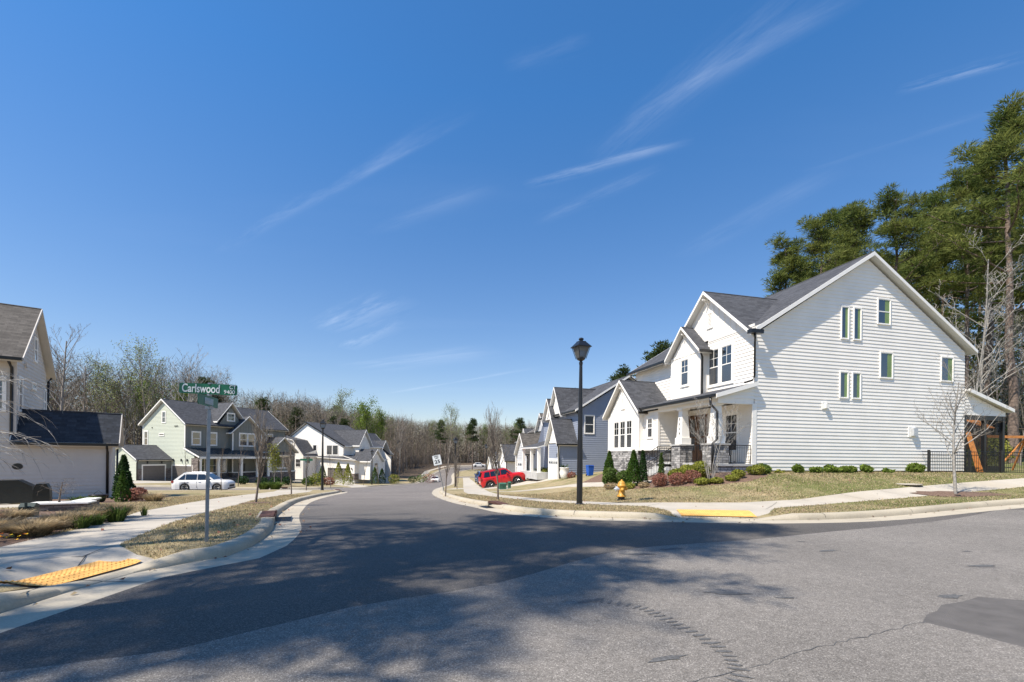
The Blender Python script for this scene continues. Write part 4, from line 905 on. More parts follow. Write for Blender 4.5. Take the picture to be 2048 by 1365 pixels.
# ------------------------------------------------------------------ 5. far houses on the left side of the street
def far_white():
    r=empty('house',(-33.94,84,0),R(-20),'far white house with brown garage door right of the sage house','house')
    zb=-3.1;mb=MB()
    siding(mb,'y-',0,[(-9.5,zb),(6.05,zb),(6.05,.55),(3.55,.9),(3.55,2.9),(-5.0,7.1),(-9.5,4.2)])
    siding(mb,'y-',-4,[(-8.6,zb),(-4.6,zb),(-4.6,-1.6),(-4.6,2.1),(-8.6,4.6)]) if 0 else None
    siding(mb,'y-',-3.2,[(-9.5,zb),(-2.6,zb),(-2.6,1.0),(-5.0,3.6),(-9.5,4.6)])
    siding(mb,'x+',-2.6,[(-3.2,zb),(0,zb),(0,2.2),(-3.2,1.4)])
    siding(mb,'x+',6.05,[(0,zb),(9,zb),(9,.5),(0,.5)]);siding(mb,'x+',3.55,[(0,.5),(11,.5),(11,2.9),(0,2.9)])
    mb.poly([(-9.5,0,zb),(-9.5,11,zb),(-9.5,11,4),(-9.5,0,4)]);mb.poly([(-9.5,11,zb),(6.05,11,zb),(6.05,11,.5),(3.55,11,2.9),(-5,11,7.1),(-9.5,11,4.2)])
    mb.build('wall',M['white'],r)
    mb=MB();mb.box(-9.4,6,.05,10.9,zb-2,zb);mb.box(-9.4,-2.7,-3.1,0,zb-2,zb);mb.build('foundation',M['slab'],r)
    rb=MB();slab(rb,(-5,-.35,7.5),(-5,11.3,7.5),(4.1,11.3,3.0),(4.1,-.35,3.0),.18,0,1);slab(rb,(-5,-.35,7.5),(-5,11.3,7.5),(-9.9,11.3,4.3),(-9.9,-.35,4.3),.18,0,1)
    slab(rb,(3.4,-.4,1.35),(3.4,9.2,1.35),(6.6,9.2,.5),(6.6,-.4,.5),.14,0,1);slab(rb,(-2.1,-.5,.9),(6.6,-.5,.9) if 0 else (6.6,-.5,.5),(6.6,0,1.1),(-2.1,0,1.1),.12,0,1)
    slab(rb,(-9.9,-3.5,4.95),(-9.9,.2,4.95),(-4.8,.2,4.0),(-4.8,-3.5,4.0),.15,0,1);slab(rb,(-4.8,-3.5,4.0),(-4.8,.2,4.0),(-2.2,.2,1.05),(-2.2,-3.5,1.05),.15,0,1)
    o=rb.build('roof',[M['roof'],M['wtrim']],r)
    fb=MB();fb.prism([(-5,-.38,7.53),(4.12,-.38,3.03),(4.12,-.38,2.8),(-5,-.38,7.3)],(0,.03,0));fb.build('fascia',M['gutter'],o);fb=MB();fb.prism([(-5,-.38,7.53),(-9.92,-.38,4.33),(-9.92,-.38,4.1),(-5,-.38,7.3)],(0,.03,0));fb.build('fascia',M['gutter'],o)
    # cross gable on the right slope and porch gable
    batten_=MB();batten(batten_,'x+',5.2,2.2,5.4,.4,lambda s:3.2+max(0,1.6-abs(s-3.8))*1.5,0,.4);batten_.poly([(5.2,2.2,.4),(3.5,2.2,.4),(3.5,2.2,3.2),(5.2,2.2,3.2)]);batten_.build('gable_panel',M['white'],r)
    roof_gable(r,'x',-3.5,5.6,3.8,1.95,6.1,3.1,'roof',.15,gut=False,name='cross_gable_roof')
    pb=MB();batten(pb,'x+',8.6,1.0,4.4,zb+.9,lambda s:.3+max(0,1.7-abs(s-2.7))*1.1,0,.4);pb.box(6.05,8.55,1.05,4.35,zb,zb+.9);pb.poly([(8.6,1.0,zb),(6.05,1,zb),(6.05,1,.3),(8.6,1,.3)]);pb.build('front_wing_wall',M['white'],r)
    roof_gable(r,'x',4.5,9.0,2.7,2.1,2.45,.25,'roof',.14,gut=False,name='wing_roof')
    garage_door(r,'y-',0,.05,4.9,zb+.03,-1.05,'garage',True);win(r,'y-',0,-.2,1.0,1.35,3.05,.1,rail=False,gm='glassb');win(r,'y-',0,1.15,2.35,1.35,3.05,.1,rail=False,gm='glassb')
    win(r,'y-',0,-3.4,-2.6,1.5,3.1,.1,rail=False);win(r,'y-',-3.2,-4.3,-3.2,-.9,.5,.1);win(r,'x+',8.6,2.2,3.2,-1.7,-.1,.1);win(r,'x+',-2.6,-2.6,-1.6,-.3,1.0,.1)
    lantern(r,(5.5,-.15,-1.3),1.2)
    s=MB();s.box(5.1,6.1,-.08,0,zb,zb+1.1);s.box(6.05,6.15,0,1,zb,zb+1.1);s.build('stone_base',M['stonebr'],r)
far_white()
def far_grey():
    r=empty('house',(-36.0,100,-.2),R(-22),'farthest grey gabled house, half hidden behind the far white one','house');zb=-4.2;mb=MB()
    siding(mb,'y-',0,[(-6,zb),(4,zb),(4,1.8),(-1,6.4),(-6,3.)]);siding(mb,'x+',4,[(0,zb),(10,zb),(10,1.8),(0,1.8)])
    mb.poly([(-6,0,zb),(-6,10,zb),(-6,10,3),(-6,0,3)]);mb.poly([(-6,10,zb),(4,10,zb),(4,10,1.8),(-1,10,6.4),(-6,10,3)]);mb.build('wall',M['lgrey'],r)
    mb=MB();mb.box(-5.9,3.9,.05,9.9,zb-1.5,zb);mb.build('foundation',M['slab'],r)
    roof_gable(r,'y',-.3,10.3,-1,5.4,6.7,1.7,'roof',.16);g=MB();batten(g,'x+',5,1.2,4.2,zb,lambda s:.4+max(0,1.5-abs(s-2.7))*1.3,0,.4);g.poly([(5,1.2,zb),(4,1.2,zb),(4,1.2,.4),(5,1.2,.4)]);g.build('front_wing_wall',M['lgrey'],r)
    roof_gable(r,'x',1.,5.4,2.7,1.9,2.7,.35,'roof',.14,gut=False,name='wing_roof');roof_gable(r,'x',-1.,4.6,7.2,1.9,4.9,1.9,'roof',.14,gut=False,name='wing_roof')
    garage_door(r,'y-',0,-.2,2.3,zb+.05,zb+2.1,'gwhite');win(r,'y-',0,-1.6,-.4,1.6,2.9,.1);win(r,'x+',5,2.2,3.2,-2.4,-.8,.1);win(r,'x+',4,6.5,7.6,-2.4,-.6,.1)
far_grey()
def distant():
    for (x,y,w,l) in ((-9.5,215,7,'pale gabled house glimpsed through the woods beyond the street bend'),(-21.,222,5,'low white shed end glimpsed through the woods, left of the gabled house')):
        z=float(NT(x,y));r=empty('house',(x,y,z),R(5),l,'house');mb=MB();mb.poly([(0,0,0),(w,0,0),(w,0,4),(w/2,0,6),(0,0,4)]);mb.poly([(0,0,0),(0,8,0),(0,8,4),(0,0,4)]);mb.poly([(w,0,0),(w,8,0),(w,8,4),(w,0,4)]);mb.poly([(0,8,0),(w,8,0),(w,8,4),(w/2,8,6),(0,8,4)]);mb.build('wall',M['white'],r)
        rb=MB();slab(rb,(w/2,-.3,6.2),(w/2,8.3,6.2),(w+.3,8.3,4),(w+.3,-.3,4),.15);slab(rb,(w/2,-.3,6.2),(w/2,8.3,6.2),(-.3,8.3,4),(-.3,-.3,4),.15);rb.build('roof',[M['roof'],M['wtrim']],r);win(r,'y-',0,w*.3,w*.3+1,1.2,2.6,.1)
distant()
# ------------------------------------------------------------------ vegetation
def rv(rnd,s=1.):
    a=rnd.uniform(0,2*math.pi);z=rnd.uniform(-1,1);q=math.sqrt(1-z*z);return Vector((q*math.cos(a),q*math.sin(a),z))*s
def grow(mb,rnd,p,d,L,r,lv,maxlv,nch,up=.25,curve=.25,tips=None,spread=.8,shrink=.62,minr=.004,ns=None):
    """one limb and its children; returns nothing, fills mb; tips collects end points"""
    k=5 if lv==0 else (4 if lv==1 else 3);path=[p.copy()];dd=d.normalized();q=p.copy()
    for i in range(k-1):
        dd=(dd+rv(rnd,curve*(.35 if lv==0 else 1))+Vector((0,0,up*(.3 if lv else .05)))).normalized();q=q+dd*(L/(k-1));path.append(q.copy())
    rad=[max(minr*.7,r*(1-.72*i/(k-1))) for i in range(k)]
    mb.tube(path,rad,(8 if lv==0 else 5 if lv==1 else 3),0 if lv<2 else 1,cap=False)
    if lv>=maxlv:
        if tips is not None:tips.append((path[-1],lv));tips.append((path[len(path)//2],lv))
        return
    n=nch[lv] if lv<len(nch) else nch[-1]
    for c in range(n):
        t=(.3+.7*(c+rnd.random())/n) if lv else (ns[0]+(1-ns[0])*(c+.5*rnd.random())/n if ns else .4+.6*(c+.5*rnd.random())/n)
        t=min(t,.995);f=t*(k-1);i=min(int(f),k-2);w=f-i;pp=path[i].lerp(path[i+1],w);base=(path[i+1]-path[i]).normalized()
        sd=rv(rnd);sd=(sd-base*sd.dot(base));sd=sd.normalized() if sd.length>.1 else Vector((1,0,0))
        nd=(base*(1-spread*.55)+sd*spread*(1.1 if lv==0 else 1.)+Vector((0,0,up))).normalized()
        rr=(r*(1-.72*t))*rnd.uniform(.45,.68);LL=L*shrink*rnd.uniform(.7,1.15)*(1.15-.55*t if lv==0 else 1-.3*t)
        grow(mb,rnd,pp,nd,LL,max(minr,rr),lv+1,maxlv,nch,up,curve,tips,spread,shrink,minr)
def quads(tips,rnd,n,size,spread,asp=.6,squash=1.):
    V=[];F=[]
    for (c,_) in tips:
        for _i in range(n):
            p=c+Vector((rnd.gauss(0,spread),rnd.gauss(0,spread),rnd.gauss(0,spread*squash)));u=rv(rnd,size*rnd.uniform(.6,1.3));w=u.cross(rv(rnd)).normalized()*size*asp
            i=len(V);V+=[tuple(p-u),tuple(p+w),tuple(p+u),tuple(p-w)];F.append((i,i+1,i+2,i+3))
    return np.array(V),np.array(F)
def tree_root(name,label,cat,group=None):
    return empty(name,(0,0,-500),0,label,cat,group)
def bare_tree(seed,h,r,nch=(17,7,5,4),up=.42,leaves=None,lsize=.07,ln=3,bark='bark',name='bare_tree',first=.42,spread=.62,shrink=.36,maxlv=3,lspread=.35,minr=.017):
    rnd=random.Random(seed);mb=MB();tips=[]
    grow(mb,rnd,Vector((0,0,-.3)),Vector((rnd.uniform(-.05,.05),rnd.uniform(-.05,.05),1)),h*.93,r,0,maxlv,nch,up,.2,tips,spread,shrink,minr,(first,))
    root=tree_root(name,'x','tree')
    # split trunk/limbs from twigs
    a,b=MB(),MB()
    a.v=mb.v;b.v=mb.v
    for f,m in zip(mb.f,mb.m):(a if m==0 else b).f.append(f)
    for q in (a,b):
        used=sorted({i for f in q.f for i in f});mp={i:k for k,i in enumerate(used)};q.v=[mb.v[i] for i in used];q.f=[tuple(mp[i] for i in f) for f in q.f];q.m=[0]*len(q.f)
    a.build('trunk',M[bark],root,smooth=True,uv=False);c=b.build('crown',M['twig' if bark!='birch' else 'birch'],root,uv=False)
    if leaves:
        V,F=quads(tips,rnd,ln,lsize,lspread);o=npmesh('leaves',V,F,M[leaves],c)
    return root
def tuft_cloud(cl,rnd,n,size,rad,asp=.22):
    V=[];F=[]
    for c,R_ in cl:
        for _ in range(n):
            d=rv(rnd);d.z=abs(d.z)*.9-.25;k=rad*R_*rnd.uniform(.25,1.)**.6;p=c+Vector((d.x*k,d.y*k,d.z*k*.62))
            u=(d+rv(rnd,.6)+Vector((0,0,.35))).normalized()*size*rnd.uniform(.7,1.3);w=u.cross(rv(rnd)).normalized()*size*asp
            i=len(V);V+=[tuple(p-w),tuple(p+w),tuple(p+u)];F.append((i,i+1,i+2))
    return np.array(V),np.array(F)
def pine(seed,h,r=.28,bare=.48,n_limb=34,reach=4.2,tn=70,size=.34,mat_='needle',per=5,crad=.85,asp_=.22):
    rnd=random.Random(seed);mb=MB();cl=[];k=9
    lean=Vector((rnd.uniform(-.02,.02),rnd.uniform(-.02,.02),0));path=[Vector((0,0,-.5))+Vector((lean.x*h*i/k+rnd.uniform(-.12,.12),lean.y*h*i/k+rnd.uniform(-.12,.12),(h+.5)*i/k)) for i in range(k+1)]
    mb.tube(path,[r*(1-.86*(i/k)**1.2) for i in range(k+1)],9,0,cap=False)
    for j in range(n_limb):
        t=bare+(1-bare)*((j+rnd.random())/n_limb)**.9;t=min(t,.985);f=t*k;i=min(int(f),k-1);p=path[i].lerp(path[i+1],f-i)
        u=(t-bare)/(1-bare);R_=reach*(.55+.6*math.sin(min(1,u*1.15+.2)*math.pi)*.9)*(1-.45*u)*rnd.uniform(.55,1.2);a=rnd.uniform(0,6.283)
        d=Vector((math.cos(a),math.sin(a),rnd.uniform(-.05,.25)+.5*u));q=[p];c=p.copy();dd=d.normalized()
        for s in range(4):
            dd=(dd+rv(rnd,.2)+Vector((0,0,.1))).normalized();c=c+dd*R_/4;q.append(c.copy())
        rr=r*(1-.86*t)*.42+.02;mb.tube(q,[rr*(1-.8*s/4) for s in range(5)],5,0,cap=False)
        for s in range(per):
            f2=.3+.7*(s+rnd.random())/per;f2*=4;ii=min(int(f2),3);pp=q[ii].lerp(q[ii+1],f2-ii)+rv(rnd,1)*rnd.uniform(.1,.75)
            mb.tube([q[ii].lerp(q[ii+1],(f2-ii)*.6),pp],[rr*.3,.01],3,0,cap=False)
            cl.append((pp+Vector((0,0,.1)),rnd.uniform(.6,1.25)))
    cl.append((path[-1],.8));cl.append((path[-1]-Vector((0,0,.8)),1.))
    # a few dead stubs below the crown
    for j in range(9):
        t=rnd.uniform(.2,bare);p=path[int(t*k)];a=rnd.uniform(0,6.28);mb.tube([p,p+Vector((math.cos(a)*1.2,math.sin(a)*1.2,rnd.uniform(-.1,.3)))],[.03,.008],3,0,cap=False)
    root=tree_root('pine_tree','x','tree');mb.build('trunk',M['pinebark'],root,smooth=True,uv=False)
    V,F=tuft_cloud(cl,rnd,tn,size,crad,asp_);npmesh('crown',V,F,M[mat_],root);return root
def place(proto,x,y,label,group=None,s=1.,rz=None,z=None,used=set(),lean=0,sx=None):
    if proto.name in used:o=copy_tree(proto)
    else:used.add(proto.name);o=proto
    o.location=(x,y,(H(x,y) if z is None else z));o.rotation_euler=(R(lean),R(lean*.6),random.uniform(0,6.28) if rz is None else rz);o.scale=(sx or s,sx or s,s)
    o['label']=label
    if group:o['group']=group
    elif 'group' in o:del o['group']
    return o
def leafball(seed,rx,ry,rz,n,size,m,name='shrub',label='x',cat='shrub',cone=0,stem=True,asp=.55,upb=0.,lump=.25,inner=.55,group=None):
    rnd=random.Random(seed);V=[];F=[];lobes=[(rv(rnd),rnd.uniform(.6,1)) for _ in range(7)]
    for _ in range(n):
        d=rv(rnd)
        if cone:
            z=rnd.random()**.8;a=rnd.uniform(0,6.283);rr=(1-z**1.5)*.95+.05;rr*=(1+.13*math.sin(a*3+z*7+seed)+.08*math.sin(z*23+a*2));k=rnd.uniform(inner,1.)**.5;p=Vector((math.cos(a)*rr*rx*k,math.sin(a)*rr*ry*k,z*rz));nrm=Vector((math.cos(a),math.sin(a),.7))
        else:
            l=max((d.dot(a)*b for a,b in lobes),default=0);k=(rnd.uniform(inner,1.)**.6)*(1-lump+lump*1.5*max(0,l));p=Vector((d.x*rx*k,d.y*ry*k,rz*.5+d.z*rz*.5*k));nrm=d
            if p.z<.02:p.z=rnd.uniform(.02,.1)
        u=(nrm*.6+rv(rnd,.8)+Vector((0,0,upb))).normalized()*size*rnd.uniform(.6,1.35);w=u.cross(nrm+rv(rnd,.5));w=w.normalized()*size*asp if w.length>1e-4 else Vector((size*asp,0,0))
        i=len(V);V+=[tuple(p-u*.3),tuple(p+w),tuple(p+u),tuple(p-w)];F.append((i,i+1,i+2,i+3))
    root=empty(name,(0,0,-500),0,label,cat,group);npmesh('foliage',np.array(V),np.array(F),M[m],root)
    if stem:
        mb=MB()
        for _ in range(6):
            a=rnd.uniform(0,6.28);mb.tube([(0,0,-.05),(math.cos(a)*rx*.3,math.sin(a)*ry*.3,rz*.35),(math.cos(a)*rx*.5,math.sin(a)*ry*.5,rz*.65)],[.018,.012,.005],4,0,cap=False)
        mb.build('stem',M['bark2'],root,uv=False)
    return root
def grasstuft(seed,r,h,n,m,name='ornamental_grass',label='x',w=.006,droop=.5,cat='shrub',group=None,stalk=False):
    rnd=random.Random(seed);V=[];F=[]
    for _ in range(n):
        a=rnd.uniform(0,6.283);k=rnd.random()**.6;b=Vector((math.cos(a)*r*.45*k,math.sin(a)*r*.45*k,-.02));o=Vector((math.cos(a+rnd.uniform(-.5,.5)),math.sin(a+rnd.uniform(-.5,.5)),0));hh=h*rnd.uniform(.6,1.1)
        p1=b+o*r*.3*k+Vector((0,0,hh*.6));p2=b+o*r*(.55+droop*rnd.random())*k+Vector((0,0,hh*(1-.35*droop*rnd.random())));s=Vector((-o.y,o.x,0))*w
        i=len(V);V+=[tuple(b-s),tuple(b+s),tuple(p1+s),tuple(p1-s),tuple(p2+s*.2),tuple(p2-s*.2)];F+=[(i,i+1,i+2,i+3),(i+3,i+2,i+4,i+5)]
    root=empty(name,(0,0,-500),0,label,cat,group);npmesh('foliage',np.array(V),np.array(F),M[m],root);return root
def hgt(root):
    return max(v.co.z for c in root.children for v in c.data.vertices)
def woods():
    rnd=random.Random(11)
    P=[bare_tree(100+i,h,r,bark=b,up=u,first=f) for i,(h,r,b,u,f) in enumerate(((22,.2,'bark',.45,.45),(24,.24,'bark2',.4,.5),(20,.16,'bark',.55,.4),(23,.22,'birch',.35,.42),(19,.15,'bark2',.5,.35),(25,.26,'bark',.4,.38)))]
    G=[bare_tree(200+i,h,.2,leaves='bud',lsize=.12,ln=2,lspread=.5,name='budding_tree',up=.5) for i,h in enumerate((22,19))]
    G.append(bare_tree(210,17,.18,leaves='budgreen',lsize=.15,ln=3,lspread=.55,name='budding_tree',up=.5))
    G.append(bare_tree(211,20,.18,leaves='haze',lsize=.11,ln=2,lspread=.6,name='budding_tree',up=.5))
    PF=[pine(300+i,h,.22,.55,22,3.2,34,.5,'needlefar',4,1.15) for i,h in enumerate((20,22))]
    # the edge of the woods, from far left round to behind the right-hand row
    edge=catmull([(-120,52),(-96,70),(-74,88),(-58,102),(-46,112),(-37,122),(-33,136),(-33,155),(-30,174),(-18,192),(0,197),(22,196),(50,190),(80,170)],1.)
    T=np.gradient(edge,axis=0);T/=np.hypot(T[:,0],T[:,1])[:,None];L=len(edge);cnt=0
    GRP='bare trees at the edge of the woods';lab=[]
    def az(x,y):return math.degrees(math.atan2(x,y))
    def where(x,y):
        a=x/y*912+1024
        return 'above the left house' if a<250 else 'above the sage house' if a<560 else 'above the far white house' if a<700 else 'left of the street end' if a<880 else 'beyond the street bend' if a<1010 else 'behind the right-hand row'
    prev=-9
    seq=0
    while cnt<268:
        row=0 if cnt<110 else 1 if cnt<200 else 2
        i=rnd.randrange(L);p=edge[i]+np.array([-T[i][1],T[i][0]])*(row*7+rnd.uniform(0,7))*1.0
        x,y=p;a=x/y*912+1024
        if a<-60 or a>1420:continue
        cnt+=1;d=math.hypot(x,y)
        u=rnd.random()
        if u<.78:pr=rnd.choice(P);kind='bare grey tree'
        elif u<.965:pr=rnd.choice(G);kind='tree in pale green bud'
        else:pr=rnd.choice(PF);kind='dark pine'
        lim=1.
        s=(24. if a<420 else 20.5 if a<640 else 18.5)*rnd.uniform(.84,1.08)*(.93 if row==0 else 1.03)/hgt(pr)
        place(pr,x,y,'%s among the woods %s'%(kind,where(x,y)),{'bare grey tree':'bare trees of the woods ','tree in pale green bud':'budding trees of the woods ','dark pine':'far pines of the woods '}[kind]+where(x,y),s)
    # individually recognisable trees
    def at(px,Y,top,pr,label,h0):
        x=(px-1024)/912*Y;z=float(NT(x,Y));hz=911+.0105*(px-1024);s=((hz-top)/912*Y+EYE-z)/hgt(pr);place(pr,x,Y,label,None,s,sx=s*1.05)
    at(895,140,806,G[0],'tall pale green tree standing above the woods near the road bend',20.5)
    at(735,118,800,G[2],'bright spring green tree between the far houses and the street end',16.5)
    at(680,128,775,G[1],'lime green budding tree crown above the far white house',18)
    at(365,84,682,P[3],'wide bare crown standing highest above the sage house roof',21.5)
    at(290,86,672,G[0],'pale green budding tree left of the wide bare crown',20.5)
    at(120,76,640,P[5],'big forked bare tree just right of the left house gable',23.5)
    at(945,150,836,PF[0],'round dark pine crown right of the pale green tree',19)
    at(880,150,838,PF[1],'round dark pine crown just left of the pale green tree',21)
    at(1040,150,835,PF[0],'dark pine crown behind the grey sapling',19);at(1250,80,728,PF[1],'dark pine between the blue house and the white farmhouse',21)
    at(1235,88,745,PF[0],'lower dark pine left of its taller twin above the white farmhouse wing',19);at(1325,62,680,PF[0],'dark pine rising over the left end of the farmhouse roof',19);at(1300,70,700,PF[1],'dark pine beside the roof end, behind its taller neighbour',21)
    for x,y in ((22,95),(30,86),(14,104),(38,76)):place(rnd.choice(PF),x,y,'dark pine hidden mostly behind the farmhouse roof','pines behind the farmhouse',.9)
    # understory mass: countless thin poles, saplings and brush
    rs=np.random.RandomState(4);n=9500;ii=rs.randint(0,L,n);off=rs.uniform(2,46,n)**1.0
    base=edge[ii]+np.stack([-T[ii,1],T[ii,0]],1)*off[:,None]+rs.normal(0,1,(n,2));z=NT(base[:,0],base[:,1])
    h=rs.uniform(6,21,n);rad=rs.uniform(.03,.12,n);lean=rs.normal(0,.07,(n,2))*h[:,None]
    V=[];k=4
    for q in range(3):
        an=q*2.094
        V.append(np.column_stack([base[:,0]+np.cos(an)*rad,base[:,1]+np.sin(an)*rad,z-.3]))
    V.append(np.column_stack([base[:,0]+lean[:,0],base[:,1]+lean[:,1],z+h]))
    V=np.stack(V,1).reshape(-1,3);j=np.arange(n)*4;F=np.concatenate([np.stack([j,j+1,j+3],1),np.stack([j+1,j+2,j+3],1),np.stack([j+2,j,j+3],1)])
    npmesh('woodland_understory',V,F,M['bark2'],kind='stuff',label='countless thin bare saplings and poles filling the woods',cat='woodland')
    n=400000;ii=rs.randint(0,L,n);off=rs.uniform(2,44,n);b=edge[ii]+np.stack([-T[ii,1],T[ii,0]],1)*off[:,None]+rs.normal(0,1.5,(n,2));zz=NT(b[:,0],b[:,1])+rs.beta(1.25,1.2,n)*np.where(b[:,0]<-.62*b[:,1],24.,np.where(b[:,0]<-.42*b[:,1],19.5,17.))
    d=rs.normal(0,1,(n,3));d[:,2]=np.abs(d[:,2])+.3;d/=np.linalg.norm(d,axis=1)[:,None];l=rs.uniform(.7,2.2,n)[:,None];w=rs.normal(0,1,(n,3));w=np.cross(d,w);w/=np.linalg.norm(w,axis=1)[:,None];c=np.column_stack([b,zz]);wd=rs.uniform(.014,.045,n)[:,None]
    V=np.stack([c-w*wd,c+w*wd,c+d*l],1).reshape(-1,3);npmesh('woodland_brush',V,np.arange(3*n).reshape(n,3),[M['twig'],M['haze']],mi=(rs.rand(n)<.35).astype(int),kind='stuff',label='tangle of fine bare twigs through the woods',cat='woodland')
    n=130000;ii=rs.randint(0,L,n);off=rs.uniform(10,48,n);b=edge[ii]+np.stack([-T[ii,1],T[ii,0]],1)*off[:,None]+rs.normal(0,1.5,(n,2));zz=NT(b[:,0],b[:,1])+rs.beta(1.1,1.3,n)*np.where(b[:,0]<-.62*b[:,1],21.5,16.5)
    c=np.column_stack([b,zz]);u=rs.normal(0,1,(n,3));u/=np.linalg.norm(u,axis=1)[:,None];w=np.cross(u,rs.normal(0,1,(n,3)));w/=np.linalg.norm(w,axis=1)[:,None];s=rs.uniform(.15,.4,n)[:,None]
    V=np.stack([c-u*s,c+w*s*.7,c+u*s,c-w*s*.7],1).reshape(-1,3);npmesh('woodland_foliage',V,np.arange(4*n).reshape(n,4),[M['haze'],M['bud'],M['needlefar']],mi=rs.choice(3,n,p=[.57,.21,.22]),kind='stuff',label='brownish and pale green foliage deep in the woods',cat='woodland')
    for o in P+G+PF:
        if o.location.z<-400:bpy.data.objects.remove(o)
woods()
def right_pines():
    rnd=random.Random(21)
    P=[pine(401,27,.25,.50,26,5.2,44,.40,per=12,crad=.60,asp_=.085),pine(402,30,.27,.52,28,5.0,44,.40,per=12,crad=.60,asp_=.085),pine(403,25,.23,.45,27,4.9,44,.40,per=12,crad=.60,asp_=.085)]
    def at(px,Y,top,k,label,h0,sx=1.):
        x=(px-1024)/912*Y;z=float(NT(x,Y));hz=911+.0105*(px-1024);s=((hz-top)/912*Y+EYE-z)/hgt(P[k]);place(P[k],x,Y,label,'pines behind the white farmhouse',s,sx=s*sx,rz=rnd.uniform(0,6))
    at(1565,47,466,2,'lowest pine, leftmost above the farmhouse roof slope',25.5,1.3);at(1690,58,410,1,'farther pine filling the gap between the two broad crowns',30.5,1.5);at(1880,56,372,1,'farther pine closing the gap right of the broad crowns',30.5,1.5);at(1640,46,424,0,'broad pine crown left of the farmhouse ridge',27.5,1.15);at(1785,45,372,0,'broad pine crown right above the farmhouse ridge',27.5,1.2);at(1712,52,395,2,'pine behind and between the two broad crowns over the ridge',25.5,1.1)
    at(1930,43,330,1,'tall pine left of the tallest one at the right edge',30.5,1.);at(2030,38,188,1,'tallest pine, cut by the right edge of the picture',30.5,1.35);at(1975,46,275,0,'pine behind the tallest one at the right edge',27.5,1.3)
    at(1880,52,420,2,'pine in the gap right of the broad crowns',25.5,1.1);at(2100,46,260,0,'pine beyond the right edge, only its limbs in view',27.5,1.2);at(2010,60,400,2,'distant pine low behind the screened porch',25.5,1.2);at(1850,60,470,0,'distant pine whose trunk stands above the farmhouse rear eave',27.5,1.1)
    at(1600,56,500,2,'distant pine low behind the farmhouse roof slope',25.5,1.2)
    at(2150,60,380,2,'far pine beyond the right edge',25.5,1.3);at(1955,66,470,1,'farthest pine filling the gap by the right edge',30.5,1.3);at(1790,62,500,1,'far pine hidden behind the roof peak',30.5,1.3)
    B=[bare_tree(500,17,.125,bark='birch',up=.3,first=.3,spread=.8),bare_tree(501,15,.12,bark='bark',up=.4,first=.3)]
    def bt(px,Y,top,k,label,h0,sx=1):
        x=(px-1024)/912*Y;z=float(NT(x,Y));hz=911+.0105*(px-1024);s=((hz-top)/912*Y+EYE-z)/hgt(B[k]);place(B[k],x,Y,label,'bare trees behind the screened porch',s,sx=s*sx,rz=rnd.uniform(0,6))
    bt(1952,37,560,0,'pale twin-stemmed bare tree above the screened porch',16);bt(1965,38,470,0,'taller pale bare tree beside the twin stem',16);bt(2020,42,600,1,'thin bare tree right of the screened porch',14);bt(1990,45,640,1,'slender bare tree behind the porch roof',14)
    bt(2040,36,700,1,'small bare tree at the right edge behind the playset',14);bt(2075,44,560,0,'pale bare tree past the right edge',16);bt(1975,50,650,1,'thin bare tree deep in the lot woods',14);bt(2030,54,620,0,'pale bare tree deep in the lot woods',16)
    # wooded ground floor behind the lot
    rs=np.random.RandomState(9);n=26000;y=rs.uniform(44,75,n);x=y*rs.uniform(.86,1.3,n);z=NT(x,y)+rs.beta(1.,2.2,n)*11
    d=rs.normal(0,1,(n,3));d[:,2]=abs(d[:,2]);d/=np.linalg.norm(d,axis=1)[:,None];w=np.cross(d,rs.normal(0,1,(n,3)));w/=np.linalg.norm(w,axis=1)[:,None];c=np.column_stack([x,y,z]);l=rs.uniform(.5,1.8,n)[:,None]
    V=np.stack([c-w*.02,c+w*.02,c+d*l],1).reshape(-1,3);npmesh('woodland_brush',V,np.arange(3*n).reshape(n,3),M['twig'],kind='stuff',label='tangle of bare brush in the woods behind the screened porch',cat='woodland')
    n=36000;y=rs.uniform(46,80,n);x=y*rs.uniform(.82,1.3,n);z=NT(x,y)+rs.beta(1.,1.25,n)*17;c=np.column_stack([x,y,z]);u=rs.normal(0,1,(n,3));u/=np.linalg.norm(u,axis=1)[:,None];w=np.cross(u,rs.normal(0,1,(n,3)));w/=np.linalg.norm(w,axis=1)[:,None]
    V=np.stack([c-u*.2,c+w*.14,c+u*.2,c-w*.14],1).reshape(-1,3);npmesh('woodland_foliage',V,np.arange(4*n).reshape(n,4),[M['needle'],M['box'],M['haze']],mi=rs.choice(3,n,p=[.5,.2,.3]),kind='stuff',label='green and brown understory behind the lot',cat='woodland')
    n=420;y=rs.uniform(46,80,n);x=y*rs.uniform(.82,1.3,n);z=NT(x,y);h=rs.uniform(6,16,n);r_=rs.uniform(.03,.09,n);V=[np.column_stack([x+np.cos(q*2.094)*r_,y+np.sin(q*2.094)*r_,z-.2]) for q in range(3)]+[np.column_stack([x+rs.normal(0,.8,n),y+rs.normal(0,.8,n),z+h])]
    V=np.stack(V,1).reshape(-1,3);j=np.arange(n)*4;F=np.concatenate([np.stack([j,j+1,j+3],1),np.stack([j+1,j+2,j+3],1),np.stack([j+2,j,j+3],1)]);npmesh('woodland_understory',V,F,M['bark'],kind='stuff',label='thin bare poles in the woods behind the lot',cat='woodland')
    # pines standing left of and behind the viewpoint; their crowns cast the mottled shade on the crossing
    for i,(x,y) in enumerate(((-14.5,5.2),(-17.5,3.2))):place(B[1],x,y,'bare roadside tree left of the viewpoint casting thin streaks of shadow','bare roadside trees out of view',1.1,rz=i*2.)
    Q=[pine(410,27,.25,.46,19,5.0,40,.40,per=9,crad=.62,asp_=.09),pine(411,29,.26,.5,18,5.2,40,.40,per=9,crad=.62,asp_=.09)]
